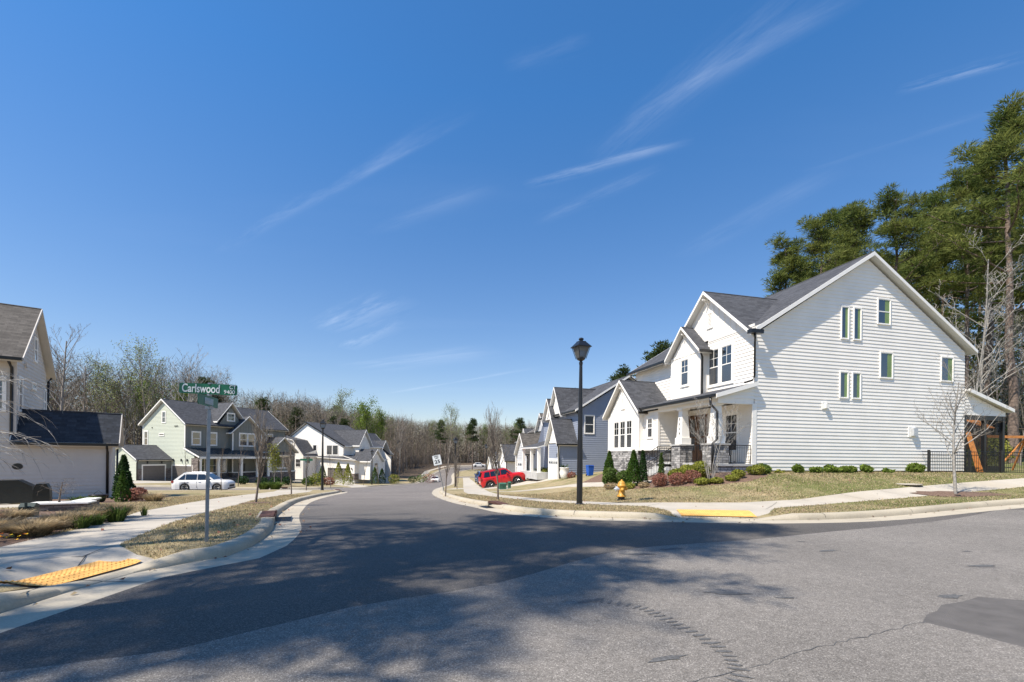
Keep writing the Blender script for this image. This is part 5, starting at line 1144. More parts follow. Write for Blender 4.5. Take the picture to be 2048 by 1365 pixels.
    for i,(x,y,s) in enumerate(SHADE):place(Q[i%2],x,y,'roadside pine left of the viewpoint whose shadow falls on the crossing','roadside pines out of view',s,rz=i*1.3)
SHADE=[(-11.8,2.8,.86),(-15.2,-1.6,.95),(-7.9,2.2,.84),(-13.6,-4.4,.86),(-9.8,.4,.95)]
right_pines()
# ------------------------------------------------------------------ street furniture
BK=M['black']
def lamp(x,y,label,s=1.,rz=.4):
    z=H(x,y);r=empty('street_lamp',(x,y,z-.03),rz,label,'street lamp','black lantern street lamps');r.scale=(s,s,s)
    mb=MB();mb.lathe([(.16,0),(.16,.06),(.11,.1),(.105,1.2),(.085,3),(.058,5.15),(.07,5.17),(.07,5.24),(.05,5.26),(.05,5.3)],n=12);mb.build('post',BK,r,smooth=False)
    mb=MB();a,b,z0,z1=.13,.24,5.36,5.78
    mb.lathe([(.05,5.28),(.15,5.34),(.16,5.38),(.08,5.42),(.05,5.46)],n=8)
    for sx in(-1,1):
        for sy in(-1,1):mb.tube([(a*sx,a*sy,z0),(b*sx,b*sy,z1)],.014,4)
    mb.prism([(-.28,-.28,z1),(.28,-.28,z1),(.28,.28,z1),(-.28,.28,z1)],(0,0,.03))
    q=[(-.27,-.27),(.27,-.27),(.27,.27),(-.27,.27)];w=[(-.13,-.13),(.13,-.13),(.13,.13),(-.13,.13)]
    for i in range(4):
        j=(i+1)%4;mb.poly([(*q[i],z1+.03),(*q[j],z1+.03),(*w[j],z1+.2),(*w[i],z1+.2)])
    mb.box(-.13,.13,-.13,.13,z1+.2,z1+.22);mb.lathe([(.07,z1+.22),(.07,z1+.27),(.1,z1+.29),(.08,z1+.34),(.02,z1+.36)],n=8)
    l=mb.build('lantern',BK,r);g=MB()
    for i in range(4):
        j=(i+1)%4;k=.92
        g.poly([(q[i][0]/.27*a*k,q[i][1]/.27*a*k,z0+.02),(q[j][0]/.27*a*k,q[j][1]/.27*a*k,z0+.02),(q[j][0]/.27*b*k,q[j][1]/.27*b*k,z1),(q[i][0]/.27*b*k,q[i][1]/.27*b*k,z1)])
    g.build('lantern_glass',M['lampglass'],l);t=MB();t.box(-.12,.12,-.12,.12,z1-.06,z1-.01);t.build('light_unit',M['silverp'],l)
    return r
lamp(2.31,15.5,'big black lantern lamp post on the verge in front of the white and blue houses',.93)
lamp(-15.2,36.6,'black lantern lamp post at the tip of the left verge before the far white house',.93);lamp(-6.5,52.5,'slim black lantern lamp post among saplings beside the oncoming car',.93)
lamp(-22.7,74.,'dark lantern lamp post on the far left verge before the woods',.93);lamp(-3.6,64,'lamp post behind the red car, farthest along the right pavement',.85)
def rplate(mb,w,h,t,y,z,m=0,r=.03):
    P=[]
    for cx,cz,a0 in ((w/2-r,h/2-r,0),(-w/2+r,h/2-r,90),(-w/2+r,-h/2+r,180),(w/2-r,-h/2+r,270)):
        for k in range(4):
            a=R(a0+30*k);P.append((cx+r*math.cos(a),y,z+cz+r*math.sin(a)))
    mb.prism(P,(0,t,0),m)
def street_sign():
    x,y=-4.97,7.44;z=H(x,y);r=empty('street_sign',(x,y,z),0,'green street name sign on a galvanised post, CT 9400 blade on top','street sign')
    mb=MB();mb.tube([(0,0,-.1),(.02,0,2.2)],.032,4);
    for k in range(12):
        if k in (4,10):mb.tube([(.016,-.045,.2+k*.18),(.016,-.02,.2+k*.18)],.012,6)
    mb.build('post',M['galv'],r)
    mb=MB();mb.box(-.03,.07,-.03,.03,2.17,2.22);mb.box(.0,.04,-.03,.03,2.385,2.42);mb.box(.01,.05,-.025,.025,2.575,2.6);mb.build('bracket',M['galv'],r)
    # upper blade faces the viewer, slightly turned
    b=empty('x',(0,0,0));b2=MB();rplate(b2,1.02,.17,.012,-.006,0);bl=b2.build('sign_blade',M['sgreen'],r,loc=(.0,0,2.50));bl.rotation_euler=(0,R(2.6),R(-6));bpy.data.objects.remove(b)
    W=M['swhite'];q=(R(90),0,0)
    text('lettering','Carlswood',.19,(-.118,-.011,-.003),q,W,bl,sx=.80,bold=.0025);text('lettering','CT',.09,(.44,-.011,.04),q,W,bl,bold=.001);text('lettering','9400',.088,(.385,-.011,-.04),q,W,bl,sx=1.12,bold=.0)
    b3=MB();rplate(b3,.75,.17,.012,-.006,0);c=b3.build('sign_blade',M['sgreen'],r,loc=(.02,-.02,2.30));c.rotation_euler=(0,0,R(103));c['label']='lower green blade seen almost edge-on'
    # reverse and front lettering: long illegible name at this angle
    text('lettering','llllllllll',.15,(0,-.011,-.01),q,W,c,sx=1.0)
street_sign()
def sign_far():
    x,y=-18.3,40.6;z=H(x,y);r=empty('street_sign',(x,y,z),R(12),'small green street sign on a thin post before the far white house','street sign')
    mb=MB();mb.tube([(0,0,-.1),(0,0,2.6)],.03,6);mb.build('post',M['galv'],r);mb=MB();rplate(mb,1.05,.17,.012,-.006,2.62);mb.build('sign_blade',M['sgreen'],r);mb=MB();mb.box(-.006,.006,-.35,.35,2.38,2.54);mb.build('sign_blade',M['sgreen'],r)
sign_far()
def speed_sign():
    x,y=-5.07,34.16;z=H(x,y);r=empty('speed_limit_sign',(x,y,z),R(3),'white SPEED LIMIT 25 sign on a post leaning left','sign');r.rotation_euler=(0,R(-13),R(3))
    mb=MB();mb.tube([(0,0,-.1),(0,0,2.72)],.032,4);mb.build('post',M['galv'],r)
    mb=MB();rplate(mb,.61,.76,.012,-.05,2.35,0,.04);p=mb.build('sign_plate',M['swhite'],r)
    q=(R(90),0,0);text('lettering','SPEED',.13,(0,-.054,2.62),q,BK,p,sx=.95,bold=.002);text('lettering','LIMIT',.13,(0,-.054,2.49),q,BK,p,sx=.95,bold=.002);text('lettering','25',.36,(0,-.054,2.22),q,BK,p,sx=1.2,bold=.01)
    mb=MB()
    for a,b,c,d in ((-.28,.28,1.99,1.997),(-.28,.28,2.703,2.71),(-.28,-.273,1.99,2.71),(.273,.28,1.99,2.71)):mb.box(a,b,-.054,-.05,c,d)
    mb.build('sign_border',BK,p,uv=False)
speed_sign()
def hydrant():
    x,y=4.29,17.8;r=empty('fire_hydrant',(x,y,H(x,y)-.02),R(0),'yellow fire hydrant with silver side cap and black foot on the lawn','fire hydrant')
    mb=MB();mb.lathe([(.17,0),(.17,.04),(.13,.05),(.13,.16)],n=16);mb.build('base_flange',BK,r,smooth=False)
    mb=MB();mb.lathe([(.175,.16),(.175,.2),(.13,.21),(.125,.5),(.15,.52),(.155,.56),(.17,.58),(.17,.61),(.15,.62),(.14,.68),(.10,.75),(.05,.78),(.03,.79),(.03,.83),(.0,.835)],n=18);b=mb.build('barrel',M['yellow'],r,smooth=True)
    mb=MB();mb.lathe([(.07,.1),(.07,.2),(.06,.21),(.03,.24)],(0,0,.48),12,ax='x');mb.build('hose_nozzle',M['yellow'],r,smooth=True)
    mb=MB();mb.lathe([(.08,-.1),(.08,-.16),(.105,-.165),(.105,-.24),(.04,-.25),(.035,-.29)],(0,0,.46),14,ax='x');mb.build('pumper_cap',M['silverp'],r)
    mb=MB();mb.lathe([(.08,-.1),(.08,-.17),(.05,-.2),(.03,-.23)],(0,0,.44),12,ax='y');mb.build('hose_nozzle',M['yellow'],r,smooth=True)
    mb=MB()
    for k in range(8):
        a=k*.785;mb.tube([(.15*math.cos(a),.15*math.sin(a),.195),(.15*math.cos(a),.15*math.sin(a),.235)],.014,6)
    mb.build('bolts',M['yellow'],r)
hydrant()
def inlet(x,y,rz,label,L=1.3):
    z=float(NT(x,y));r=empty('storm_drain',(x,y,z),rz,label,'storm drain')
    mb=MB();mb.box(-L/2,L/2,.0,.34,.13,.165);mb.box(-L/2-.1,-L/2,-.06,.34,-.1,.165);mb.box(L/2,L/2+.1,-.06,.34,-.1,.165);mb.build('concrete_frame',M['kerb'],r)
    mb=MB();mb.box(-L/2+.02,L/2-.02,-.05,.28,.166,.182);mb.box(-L/2,L/2,-.06,-.03,.125,.182);mb.build('hood',mat('rusty_iron',(.10,.045,.03),.85,.3,var=.3,vs=15),r)
    mb=MB();mb.box(-L/2,L/2,-.035,.02,-.1,.135);mb.build('opening',M['blkpl'],r)
    mb=MB();
    for k in range(10):
        a=-L/2+.05+k*(L-.1)/10;mb.box(a,a+.05,-.4,-.06,.004,.016)
    mb.box(-L/2,L/2,-.42,-.4,.004,.018);mb.build('grate',BK,r)
inlet(-.55,16.1,R(-67+0),'storm drain inlet with rusty hood in the right kerb');inlet(-5.95,11.4,R(-65+180),'storm drain inlet with red-brown lid at the bend of the left kerb');inlet(-13.6,36.0,R(120),'storm drain inlet at the tip of the left verge');inlet(-24.5,48.5,R(10),'low storm drain inlet in the far kerb before the far white house')
def tactile(P0,P1,w,label):
    """pad along P0->P1, width w to the left"""
    P0=np.array(P0);P1=np.array(P1);L=np.hypot(*(P1-P0));u=(P1-P0)/L;v=np.array([-u[1],u[0]]);mb=MB();dm=MB()
    z=lambda p:H(p[0],p[1])+.032
    nx=int(L/.09);ny=max(1,int(abs(w)/.09))
    for i in range(nx):
        for j in range(ny):
            q=[P0+u*L*(i+a)/nx+v*w*(j+b)/ny for a,b in((0,0),(1,0),(1,1),(0,1))];mb.poly([(*p,z(p)) for p in q])
    sp=.062;a=sp/2
    while a<L:
        b=sp/2
        while b<abs(w):
            p=P0+u*a+v*b*(1 if w>0 else -1);h=z(p)-.0005;k=6 if L<2 else 5;lo=[(p[0]+.014*math.cos(6.283*q/k),p[1]+.014*math.sin(6.283*q/k),h) for q in range(k)];hi=[(p[0]+.007*math.cos(6.283*q/k),p[1]+.007*math.sin(6.283*q/k),h+.009) for q in range(k)]
            for q in range(k):dm.poly([lo[q],lo[(q+1)%k],hi[(q+1)%k],hi[q]])
            dm.poly(hi);b+=sp
        a+=sp
    r=empty('tactile_pad',(0,0,0),0,label,'tactile paving');mb.build('pad',M['tact'],r,uv=False);dm.build('domes',M['tactd'],r,uv=False)
M['tact']=mat('yellow_tactile',(.78,.42,.11),.75,var=.12,vs=9,bump=.2);M['tactd']=mat('yellow_domes',(.70,.36,.09),.75,var=.12,vs=9)
tactile((-5.31,5.0),(-5.22,6.45),.64,'worn yellow dome paving on the left kerb ramp');tactile((6.55,12.15),(4.62,12.4),-.62,'bright yellow dome paving on the right kerb ramp')
# ------------------------------------------------------------------ cars
def car(name,loc,rz,paint_,label,L=4.3,W=1.82,Hh=1.67,hood=.98,belt=1.02,ws=(1.05,1.85),rear=(3.75,4.22),wr=.35,wx=(.86,3.42),clad=False,roofrail=False,pitch=0,nose=.72,cat='car',group=None,quarter=True):
    """x from nose (0) to tail (L); returned root sits at the middle on the ground, nose towards +x of the root"""
    r=empty(name,loc,0,label,cat,group);r.rotation_euler=(0,-pitch,rz)
    X=lambda x:L/2-x
    cl=.2
    def arch(x):
        z=cl+.02
        for w in wx:
            d=abs(x-w);ar=wr+.055
            if d<ar:z=max(z,wr+math.sqrt(ar*ar-d*d)-.02)
        return z
    st=sorted(set([0,.06,.16,.3]+[w+ (wr+.055)*math.cos(R(a)) for w in wx for a in range(0,181,15)]+[ws[0],1.6,1.9,2.1,2.4,2.7,rear[1]-.12,L-.16,L-.06,L]+[w+s*(wr+.056) for w in wx for s in(-1,1)]))
    st=[x for x in st if 0<=x<=L]
    def top(x):
        if x<ws[0]:
            t=x/ws[0];return nose+(hood-nose)*min(1,(t*3.2))**.55+(belt-hood)*max(0,(t-.35))*.9
        if x>rear[1]-.1:return belt-.02-max(0,(x-rear[1]+.1))*.15
        return belt
    def hw(x):
        w=W/2
        if x<.5:w*=1-.16*((.5-x)/.5)**2
        if x>L-.45:w*=1-.10*((x-L+.45)/.45)**2
        return w
    mb=MB();secs=[]
    for x in st:
        zb=min(arch(x),top(x)-.12);zt=top(x);w=hw(x);zm=max(zb+.02,zb+(zt-zb)*.45)
        if x<.03 or x>L-.03:zb=max(zb,.3)
        s=[(w*.95,zb),(w,zm),(w*.985,zt-.1),(w*.93,zt-.02),(w*.55,zt+.02),(0,zt+.03)]
        secs.append([(X(x),y,z) for y,z in s]+[(X(x),-y,z) for y,z in s[-2::-1]])
    n=len(secs[0])
    for a,b in zip(secs[:-1],secs[1:]):
        i=len(mb.v);mb.v+=a+b
        for k in range(n-1):mb.f.append((i+k,i+k+1,i+n+k+1,i+n+k));mb.m.append(0)
    mb.poly(secs[0]);mb.poly(secs[-1][::-1])
    # greenhouse
    wb,wt=W/2*.93,W/2*.74
    g=[(ws[0],belt),(ws[1],Hh-.03),((ws[1]+rear[0])/2,Hh),(rear[0],Hh-.05),(rear[1],belt)]
    wid=[wb,wt,wt*1.01,wt*.97,wb*.97]
    for (a,wa),(b,wb_) in zip(zip(g[:-1],wid[:-1]),zip(g[1:],wid[1:])):
        mb.poly([(X(a[0]),wa,a[1]),(X(a[0]),-wa,a[1]),(X(b[0]),-wb_,b[1]),(X(b[0]),wb_,b[1])])
    for s in(-1,1):mb.poly([(X(p[0]),s*w,p[1]) for p,w in zip(g,wid)][::s])
    body=mb.build('body',paint_,r,smooth=False,uv=False)
    for p in body.data.polygons:p.use_smooth=abs(p.normal.x)<.75
    # underbody
    ub=MB();ub.box(-L/2+.25,L/2-.25,-W/2*.84,W/2*.84,cl-.02,.75);ub.build('underbody',M['blkpl'],r,uv=False)
    gm=M['carglass']
    def yat(x,z):
        # side of the greenhouse at height z
        t=(z-belt)/(Hh-belt);return wb+(wt-wb)*t
    z0,z1=belt+.035,Hh-.13
    def xa(z):return ws[0]+(ws[1]-ws[0])*(z-belt)/(Hh-.03-belt)
    def xr(z):return rear[1]+(rear[0]-rear[1])*(z-belt)/(Hh-.05-belt)
    m1=(ws[1]+.55);m2=m1+.98
    cuts=[(xa(z0)+.2,xa(z1)+.12,m1-.04,m1-.04),(m1+.04,m1+.04,m2-.03,m2-.03)]
    if quarter:cuts.append((m2+.05,m2+.05,xr(z0)-.28,xr(z1)-.22))
    for s in(-1,1):
        for a0,a1,b0,b1 in cuts:
            q=MB();q.prism([(X(a0),s*(yat(0,z0)+.004),z0),(X(b0),s*(yat(0,z0)+.004),z0),(X(b1),s*(yat(0,z1)+.006),z1),(X(a1),s*(yat(0,z1)+.006),z1)],(0,s*.008,0));q.build('side_window',gm,r,uv=False)
    q=MB();a,b=.1,.88;f=lambda t:(ws[0]+(ws[1]-ws[0])*t,belt+(Hh-.03-belt)*t)
    pa,pb=f(a),f(b);q.prism([(X(pa[0]),wb*.93,pa[1]),(X(pa[0]),-wb*.93,pa[1]),(X(pb[0]),-wt*.95,pb[1]),(X(pb[0]),wt*.95,pb[1])],(.008,0,.008));q.build('windscreen',gm,r,uv=False)
    f=lambda t:(rear[1]+(rear[0]-rear[1])*t,belt+(Hh-.05-belt)*t);pa,pb=f(.12),f(.85)
    q=MB();q.prism([(X(pa[0]),wb*.85,pa[1]),(X(pa[0]),-wb*.85,pa[1]),(X(pb[0]),-wt*.88,pb[1]),(X(pb[0]),wt*.88,pb[1])],(-.008,0,.008));q.build('rear_window',gm,r,uv=False)
    for s in(-1,1):
        q=MB();q.box(X(.28),X(.03),min(s*W/2*.58,s*W/2*.83),max(s*W/2*.58,s*W/2*.83),nose-.1,nose+.04);q.build('headlight',M['clear'],r)
        q=MB();q.box(X(L+.012),X(L-.2),min(s*W/2*.66,s*W/2*.955),max(s*W/2*.66,s*W/2*.955),belt-.26,belt-.06);q.build('taillight',M['redlens'],r)
        q=MB();q.box(X(ws[0]+.62),X(ws[0]+.46),min(s*W/2*.97,s*(W/2+.17)),max(s*W/2*.97,s*(W/2+.17)),belt+.0,belt+.15);q.build('wing_mirror',paint_,r)
        for k in(m1-.32,m2-.3):
            q=MB();q.box(X(k+.18),X(k),min(s*W/2*.985,s*(W/2+.02)),max(s*W/2*.985,s*(W/2+.02)),belt-.16,belt-.125);q.build('door_handle',paint_,r)
        # door shut lines
        q=MB()
        for k in(ws[0]+.35,m1,m2):q.box(X(k+.006),X(k-.006),min(s*W/2*.9,s*(W/2*1.0+.0015)),max(s*W/2*.9,s*(W/2*1.+.0015)),.36,belt-.1)
        q.build('door_gap',M['blkpl'],r,uv=False)
        if clad:
            q=MB();q.box(X(L-.25),X(.25),min(s*W/2*.9,s*(W/2+.006)),max(s*W/2*.9,s*(W/2+.006)),cl-.0,cl+.14)
            for w in wx:
                for k in range(12):
                    a,b=R(k*15),R((k+1)*15);r1,r2=wr+.05,wr+.12
                    P=[(X(w+rr*math.cos(t)),s*(W/2*.9),wr+rr*math.sin(t)) for rr,t in((r1,a),(r2,a),(r2,b),(r1,b))];q.prism(P,(0,s*(W/2*.1+.012),0))
            q.build('wheel_arch_trim',M['blkpl'],r,uv=False)
    q=MB();q.box(X(.03),X(-.015),-W*.28,W*.28,.42,nose-.12);q.box(X(.05),X(-.01),-W*.42,W*.42,.24,.36);q.build('grille',M['blkpl'],r)
    q=MB();q.box(X(L+.012),X(L-.05),-.26,.26,.62,.74);q.build('number_plate',M['swhite'],r);q=MB();q.box(X(L+.01),X(L-.1),-W*.44,W*.44,.28,.46);q.build('rear_bumper',M['blkpl'] if clad else paint_,r)
    if roofrail:
        for s in(-1,1):
            q=MB();q.tube([(X(ws[1]+.1),s*wt*.93,Hh-.04),(X(ws[1]+.25),s*wt*.93,Hh+.04),(X(rear[0]-.2),s*wt*.93,Hh+.03),(X(rear[0]),s*wt*.9,Hh-.04)],.018,6);q.build('roof_rail',M['chrome'] if not clad else M['blkpl'],r)
    for w in wx:
        for s in(-1,1):
            q=MB();yo=s*(W/2-.03);yi=s*(W/2-.25);c=(X(w),0,wr)
            q.lathe([(wr*.66,yi),(wr*.95,yi),(wr,yi+(yo-yi)*.15),(wr,yi+(yo-yi)*.85),(wr*.95,yo),(wr*.66,yo)],c,24,ax='y');wo=q.build('wheel',M['rubber'],r,smooth=False,uv=False)
            q=MB();y1=yo+s*.003
            q.lathe([(wr*.68,yo-s*.1),(wr*.68,y1),(wr*.61,y1),(wr*.6,yo-s*.07)],c,24,ax='y')
            for k in range(5):
                a=6.283*k/5+.3
                for dd in(-.16,.16):
                    p=(c[0]+wr*.1*math.cos(a),yo-s*.02,c[2]+wr*.1*math.sin(a));e=(c[0]+wr*.64*math.cos(a+dd),yo-s*.012,c[2]+wr*.64*math.sin(a+dd));q.tube([p,e],.02,4)
            q.lathe([(wr*.16,yo-s*.05),(wr*.14,yo)],c,10,ax='y');q.build('rim',M['chrome'],wo,uv=False)
            q=MB();q.lathe([(wr*.6,yo-s*.09),(wr*.6,yo-s*.085)],c,20,ax='y');q.build('brake_well',M['blkpl'],wo,uv=False)
    return r
def carat(x,y,dz=0):return (x,y,dz)
_dj=lambda x,y:H(x,y)
car('parked_car',(-.85,43.4,_dj(-.85,43.4)+.01),R(12),M['red'],'red compact SUV parked on the driveway of the blue house',L=4.24,W=1.82,Hh=1.70,hood=1.04,belt=1.09,ws=(1.15,1.75),rear=(3.95,4.2),wr=.345,wx=(.84,3.41),clad=True,roofrail=True,pitch=math.atan2(_dj(.5,43.7)-_dj(-2.2,43.1),2.75),nose=.88)
car('parked_car',(-28.7,42.6,float(NT(-28.7,42.6))-.1),R(10),M['cwhite'],'white crossover SUV parked before the sage house',L=4.7,W=1.85,Hh=1.72,hood=1.02,belt=1.06,ws=(1.15,2.05),rear=(3.8,4.5),wr=.37,wx=(.92,3.6),roofrail=True,pitch=0,nose=.75)
car('car',(-17.6,104.5,float(NT(-17.6,104.5))+.01),R(-81),M['cwhite'],'white car coming up the street between the kerbs',L=4.7,W=1.85,Hh=1.55,hood=.98,belt=1.0,ws=(1.1,1.9),rear=(3.8,4.4),wx=(.9,3.7),nose=.74)
car('parked_car',(-3.6,57.5,_dj(-3.6,57.5)+.01),R(100),M['cblue'],'dark blue car behind the red SUV, only its tail in view',L=4.5,W=1.82,Hh=1.5,wx=(.9,3.6))
car('parked_car',(-1.7,53.5,_dj(-1.7,53.5)+.01),R(104),M['csil'],'silver car half hidden behind the tail of the red SUV',L=4.5,W=1.82,Hh=1.45,wx=(.9,3.6))
car('parked_car',(-12.2,168,float(NT(-12.2,168))+.01),R(10),M['cwhite'],'pale car on the far street bend, left of a dark one','x' and 4.8,wx=(.9,3.7));car('parked_car',(-7.0,169.5,float(NT(-7,169.5))+.01),R(10),M['blkpl'],'dark car on the far street bend, right of the pale one',4.8,wx=(.9,3.7))
# ------------------------------------------------------------------ fence, planks, playset
HB=lambda x,y,z=0:(11.606+x*C14-y*S14,21.9+x*S14+y*C14,z)
def fence():
    r=empty('metal_fence',(11.606,21.9,0),R(14),'black metal picket fence beside the rear of the white farmhouse','fence');zb=.82;h=1.22
    pts=[(10.7,-.35),(13.35,-.55),(15.0,-.95),(17.4,-1.2),(20.,-1.3),(22.6,-1.35),(25.2,-1.4)]
    for p in pts:
        mb=MB();mb.box(p[0]-.045,p[0]+.045,p[1]-.045,p[1]+.045,zb-.3,zb+h+.08);mb.build('fence_post',BK,r)
    for a,b in zip(pts[:-1],pts[1:]):
        a=np.array(a);b=np.array(b);mb=MB();L=np.hypot(*(b-a));n=int(L/.115)
        for z in(.12,h-.18,h):mb.tube([(*a,zb+z),(*b,zb+z)],.016,4)
        for k in range(1,n):
            p=a+(b-a)*k/n;mb.tube([(*p,zb+.04),(*p,zb+h-.0)],.0095,4,cap=False)
        mb.build('fence_panel',BK,r,uv=False)
    # return to the house wall
    mb=MB()
    for z in(.12,h-.18,h):mb.tube([(10.7,-.35,zb+z),(10.7,-.03,zb+z)],.016,4)
    mb.build('fence_panel',BK,r,uv=False)
fence()
def planks():
    r=empty('timber_planks',(11.606,21.9,0),R(14),'stack of orange cedar boards leaning on the rear corner of the farmhouse','timber boards','' or None)
    for k in range(7):
        mb=MB();x=13.75+k*.075;mb.prism([(x+.42,-.42-.03*(k%3),.84),(x+.485,-.42-.03*(k%3),.84),(x-.055-.03*k,-.2,3.15-.09*(k%3)),(x-.12-.03*k,-.2,3.15-.09*(k%3))],(0,.03,0));mb.build('board',M['cedar'],r)
planks()
def playset():
    x,y=33.,29.3;z=H(x,y);r=empty('wooden_swing_set',(x,y,z),R(8),'orange timber swing set and play fort beyond the fence','playset')
    mb=MB()
    for sx in(0,):
        mb.tube([(-1.0,-1.1,0),(0,0,2.15)],.06,6);mb.tube([(-.7,1.1,0),(0,0,2.15)],.06,6);mb.tube([(.75,-1.1,0),(0,0,2.15)],.06,6);mb.tube([(.6,1.1,0),(0,0,2.15)],.06,6)
    mb.box(-4.2,.2,-.06,.06,2.1,2.26);mb.build('swing_frame',M['cedar'],r)
    mb=MB()
    for a in(-6.0,-4.2):
        for b in(-.8,.8):mb.box(a-.06,a+.06,b-.06,b+.06,0,2.7)
    mb.box(-6.1,-4.1,-.9,.9,1.35,1.42)
    for k in range(9):mb.box(-6.05+k*.22,-5.9+k*.22,-.88,-.85,1.42,2.1)
    mb.build('play_fort',M['cedar'],r);mb=MB();slab(mb,(-6.3,0,3.3),(-3.9,0,3.3),(-3.9,1.1,2.65),(-6.3,1.1,2.65),.05);slab(mb,(-6.3,0,3.3),(-3.9,0,3.3),(-3.9,-1.1,2.65),(-6.3,-1.1,2.65),.05);mb.build('fort_roof',M['cedar'],r)
    mb=MB()
    for a in(-1.4,-1.9):mb.tube([(a,0,2.1),(a,0,.5)],.012,4)
    mb.box(-1.95,-1.35,-.12,.12,.46,.5);mb.build('swing_seat',BK,r)
playset()
# ------------------------------------------------------------------ small yard things
def bin_():
    x,y=5.75,33.6;r=empty('wheelie_bin',(x,y,H(x,y)-.05),R(14),'blue wheelie bin by the blue house wall','bin');r.scale=(.72,.72,.74)
    mb=MB();q=[(-.24,-.28),(.24,-.28),(.24,.28),(-.24,.28)];w=[(-.3,-.36),(.3,-.36),(.3,.36),(-.3,.36)]
    for i in range(4):
        j=(i+1)%4;mb.poly([(*q[i],.08),(*q[j],.08),(*w[j],1.02),(*w[i],1.02)])
    mb.poly([(*a,.08) for a in q]);mb.build('body',M['bin'],r);mb=MB();mb.box(-.32,.32,-.38,.38,1.02,1.07);mb.box(-.28,.28,-.3,.3,1.07,1.11);mb.build('lid',M['bin'],r)
    for s in(-.26,.26):
        mb=MB();mb.lathe([(.1,s-.03),(.1,s+.03)],(0 if 0 else s*0,.3,.1),12,ax='x');mb.build('wheel',M['rubber'],r)
bin_()
def pot():
    x,y=4.1,35.6;r=empty('plant_pot',(x,y,H(x,y)),0,'big white garden pot at the corner of the blue garage','plant pot');mb=MB();mb.lathe([(.2,0),(.3,.15),(.38,.5),(.33,.82),(.37,.86),(.37,.9),(.3,.9),(.28,.82)],n=18);mb.build('pot',M['wtrim'],r,smooth=True)
    V=[];rnd=random.Random(3);mb=MB()
    for _ in range(70):
        a=rnd.uniform(0,6.28);mb.tube([(0,0,.8),(.15*math.cos(a),.15*math.sin(a),1.0),(.34*math.cos(a),.34*math.sin(a),rnd.uniform(.9,1.2))],[.012,.01,.004],3,cap=False)
    mb.build('plant',M['box'],r,uv=False)
pot()
M['darkutil']=mat('dark_green_utility_paint',(.03,.045,.035),.5)
def util(x,y,label,w=.75,h=.75,m='utilgreen',rz=.3):
    r=empty('utility_cabinet',(x,y,H(x,y)-.02),rz,label,'utility box');mb=MB();mb.box(-w/2-.06,w/2+.06,-w/2-.06,w/2+.06,0,.08);mb.build('base_pad',M['slab'],r)
    mb=MB();mb.box(-w/2,w/2,-w/2,w/2,.08,h*.8);mb.prism([(-w/2,-w/2-.02,h*.8),(-w/2,w/2+.02,h*.8),(-w/2,w/2+.02,h*.88),(-w/2,-w/2+.12,h)],(w,0,0));mb.box(-.02,.02,-w/2-.03,-w/2,.3,.42);mb.build('cabinet',M[m],r)
util(-.75,36.2,'green transformer cabinet on the grass before the red SUV',.55,.6);util(-.2,36.9,'small green pedestal right of the transformer cabinet',.22,.62)
util(-10.9,10.3,'dark green utility pedestal behind the clipped dry grasses',.26,.40,'darkutil',.5)
def grill(x,y,w,d,h,label,rz):
    r=empty('covered_grill',(x,y,H(x,y)),rz,label,'grill');mb=MB();c=mat('black_vinyl_cover',(.005,.0075,.007),.35,var=.3,bump=.4,bs=6)
    P=[(-w/2,0),(w/2,0),(w/2*.98,h*.72),(w*.3,h),(-w*.3,h),(-w/2*.98,h*.72)];mb.prism([(a,-d/2,b+.04) for a,b in P],(0,d,0));mb.build('cover',c,r)
    mb=MB()
    for a in(-1,1):
        for b in(-1,1):mb.lathe([(.05,-.03),(.05,.03)],(a*w*.42,b*d*.4,.05),8,ax='y')
    mb.build('wheels',M['rubber'],r)
grill(-18.7,16.6,1.9,.6,.84,'long grill under a black cover against the greige wall',R(36));grill(-16.25,15.8,.42,.4,.72,'narrow black covered grill between the long grill and the white planter',R(36))
def planter():
    r=empty('stone_planter',(-13.0,13.2,H(-13.0,13.2)),R(24),'low white-capped masonry planter wall with a small bare tree','planter');r.scale=(.54,.7,.5);mb=MB()
    mb.box(-1.2,1.2,-.35,.35,-.1,.42);mb.box(.2,.75,.35,1.9,-.1,.42);mb.build('wall',M['stonebr'],r);mb=MB();mb.box(-1.26,1.26,-.42,-.12,.42,.5);mb.box(-1.26,-.6,-.12,.42,.42,.5);mb.box(.35,1.26,-.12,.42,.42,.5);mb.box(-.6,.35,.15,.42,.42,.5);mb.box(.14,.82,.42,1.95,.42,.5);mb.build('cap_stone',M['wtrim'],r)
    mb=MB();mb.box(-.6,.35,-.12,.15,.4,.46);mb.build('soil',M['mulch'],r)
planter()
def fpot():
    x,y=-16.4,18.1;r=empty('plant_pot',(x,y,H(x,y)),0,'wide dark pot on the bed at the greige garage corner','plant pot');r.scale=(.66,.66,.7);mb=MB();mb.lathe([(.22,0),(.3,.05),(.42,.36),(.46,.4),(.46,.44),(.38,.42)],n=16);mb.build('pot',mat('dark_glazed_pot',(.02,.018,.025),.4),r,smooth=True);mb=MB();mb.tube([(-.3,0,.42),(-.2,0,.52),(0,0,.66),(.2,0,.52),(.3,0,.42)],.012,5);mb.build('hoop',BK,r)
fpot()
def cover():
    x,y=15.9,18.3;r=empty('meter_cover',(x,y,H(x,y)+.004),R(14),'flat pale utility lid set in the green lawn','utility lid');mb=MB();mb.lathe([(.45,0),(.45,.03),(.4,.035)],n=20);mb.build('lid',M['walk'],r)
cover()
def splash():
    x,y=-16.9,21.2;r=empty('splash_block',(x,y,H(x,y)),R(-30),'small white splash block at the foot of the greige garage downspout','splash block');mb=MB();mb.box(-.35,.35,-.15,.15,0,.04);mb.box(-.35,.35,-.15,-.11,.04,.08);mb.box(-.35,.35,.11,.15,.04,.08);mb.build('block',M['wtrim'],r)
splash()
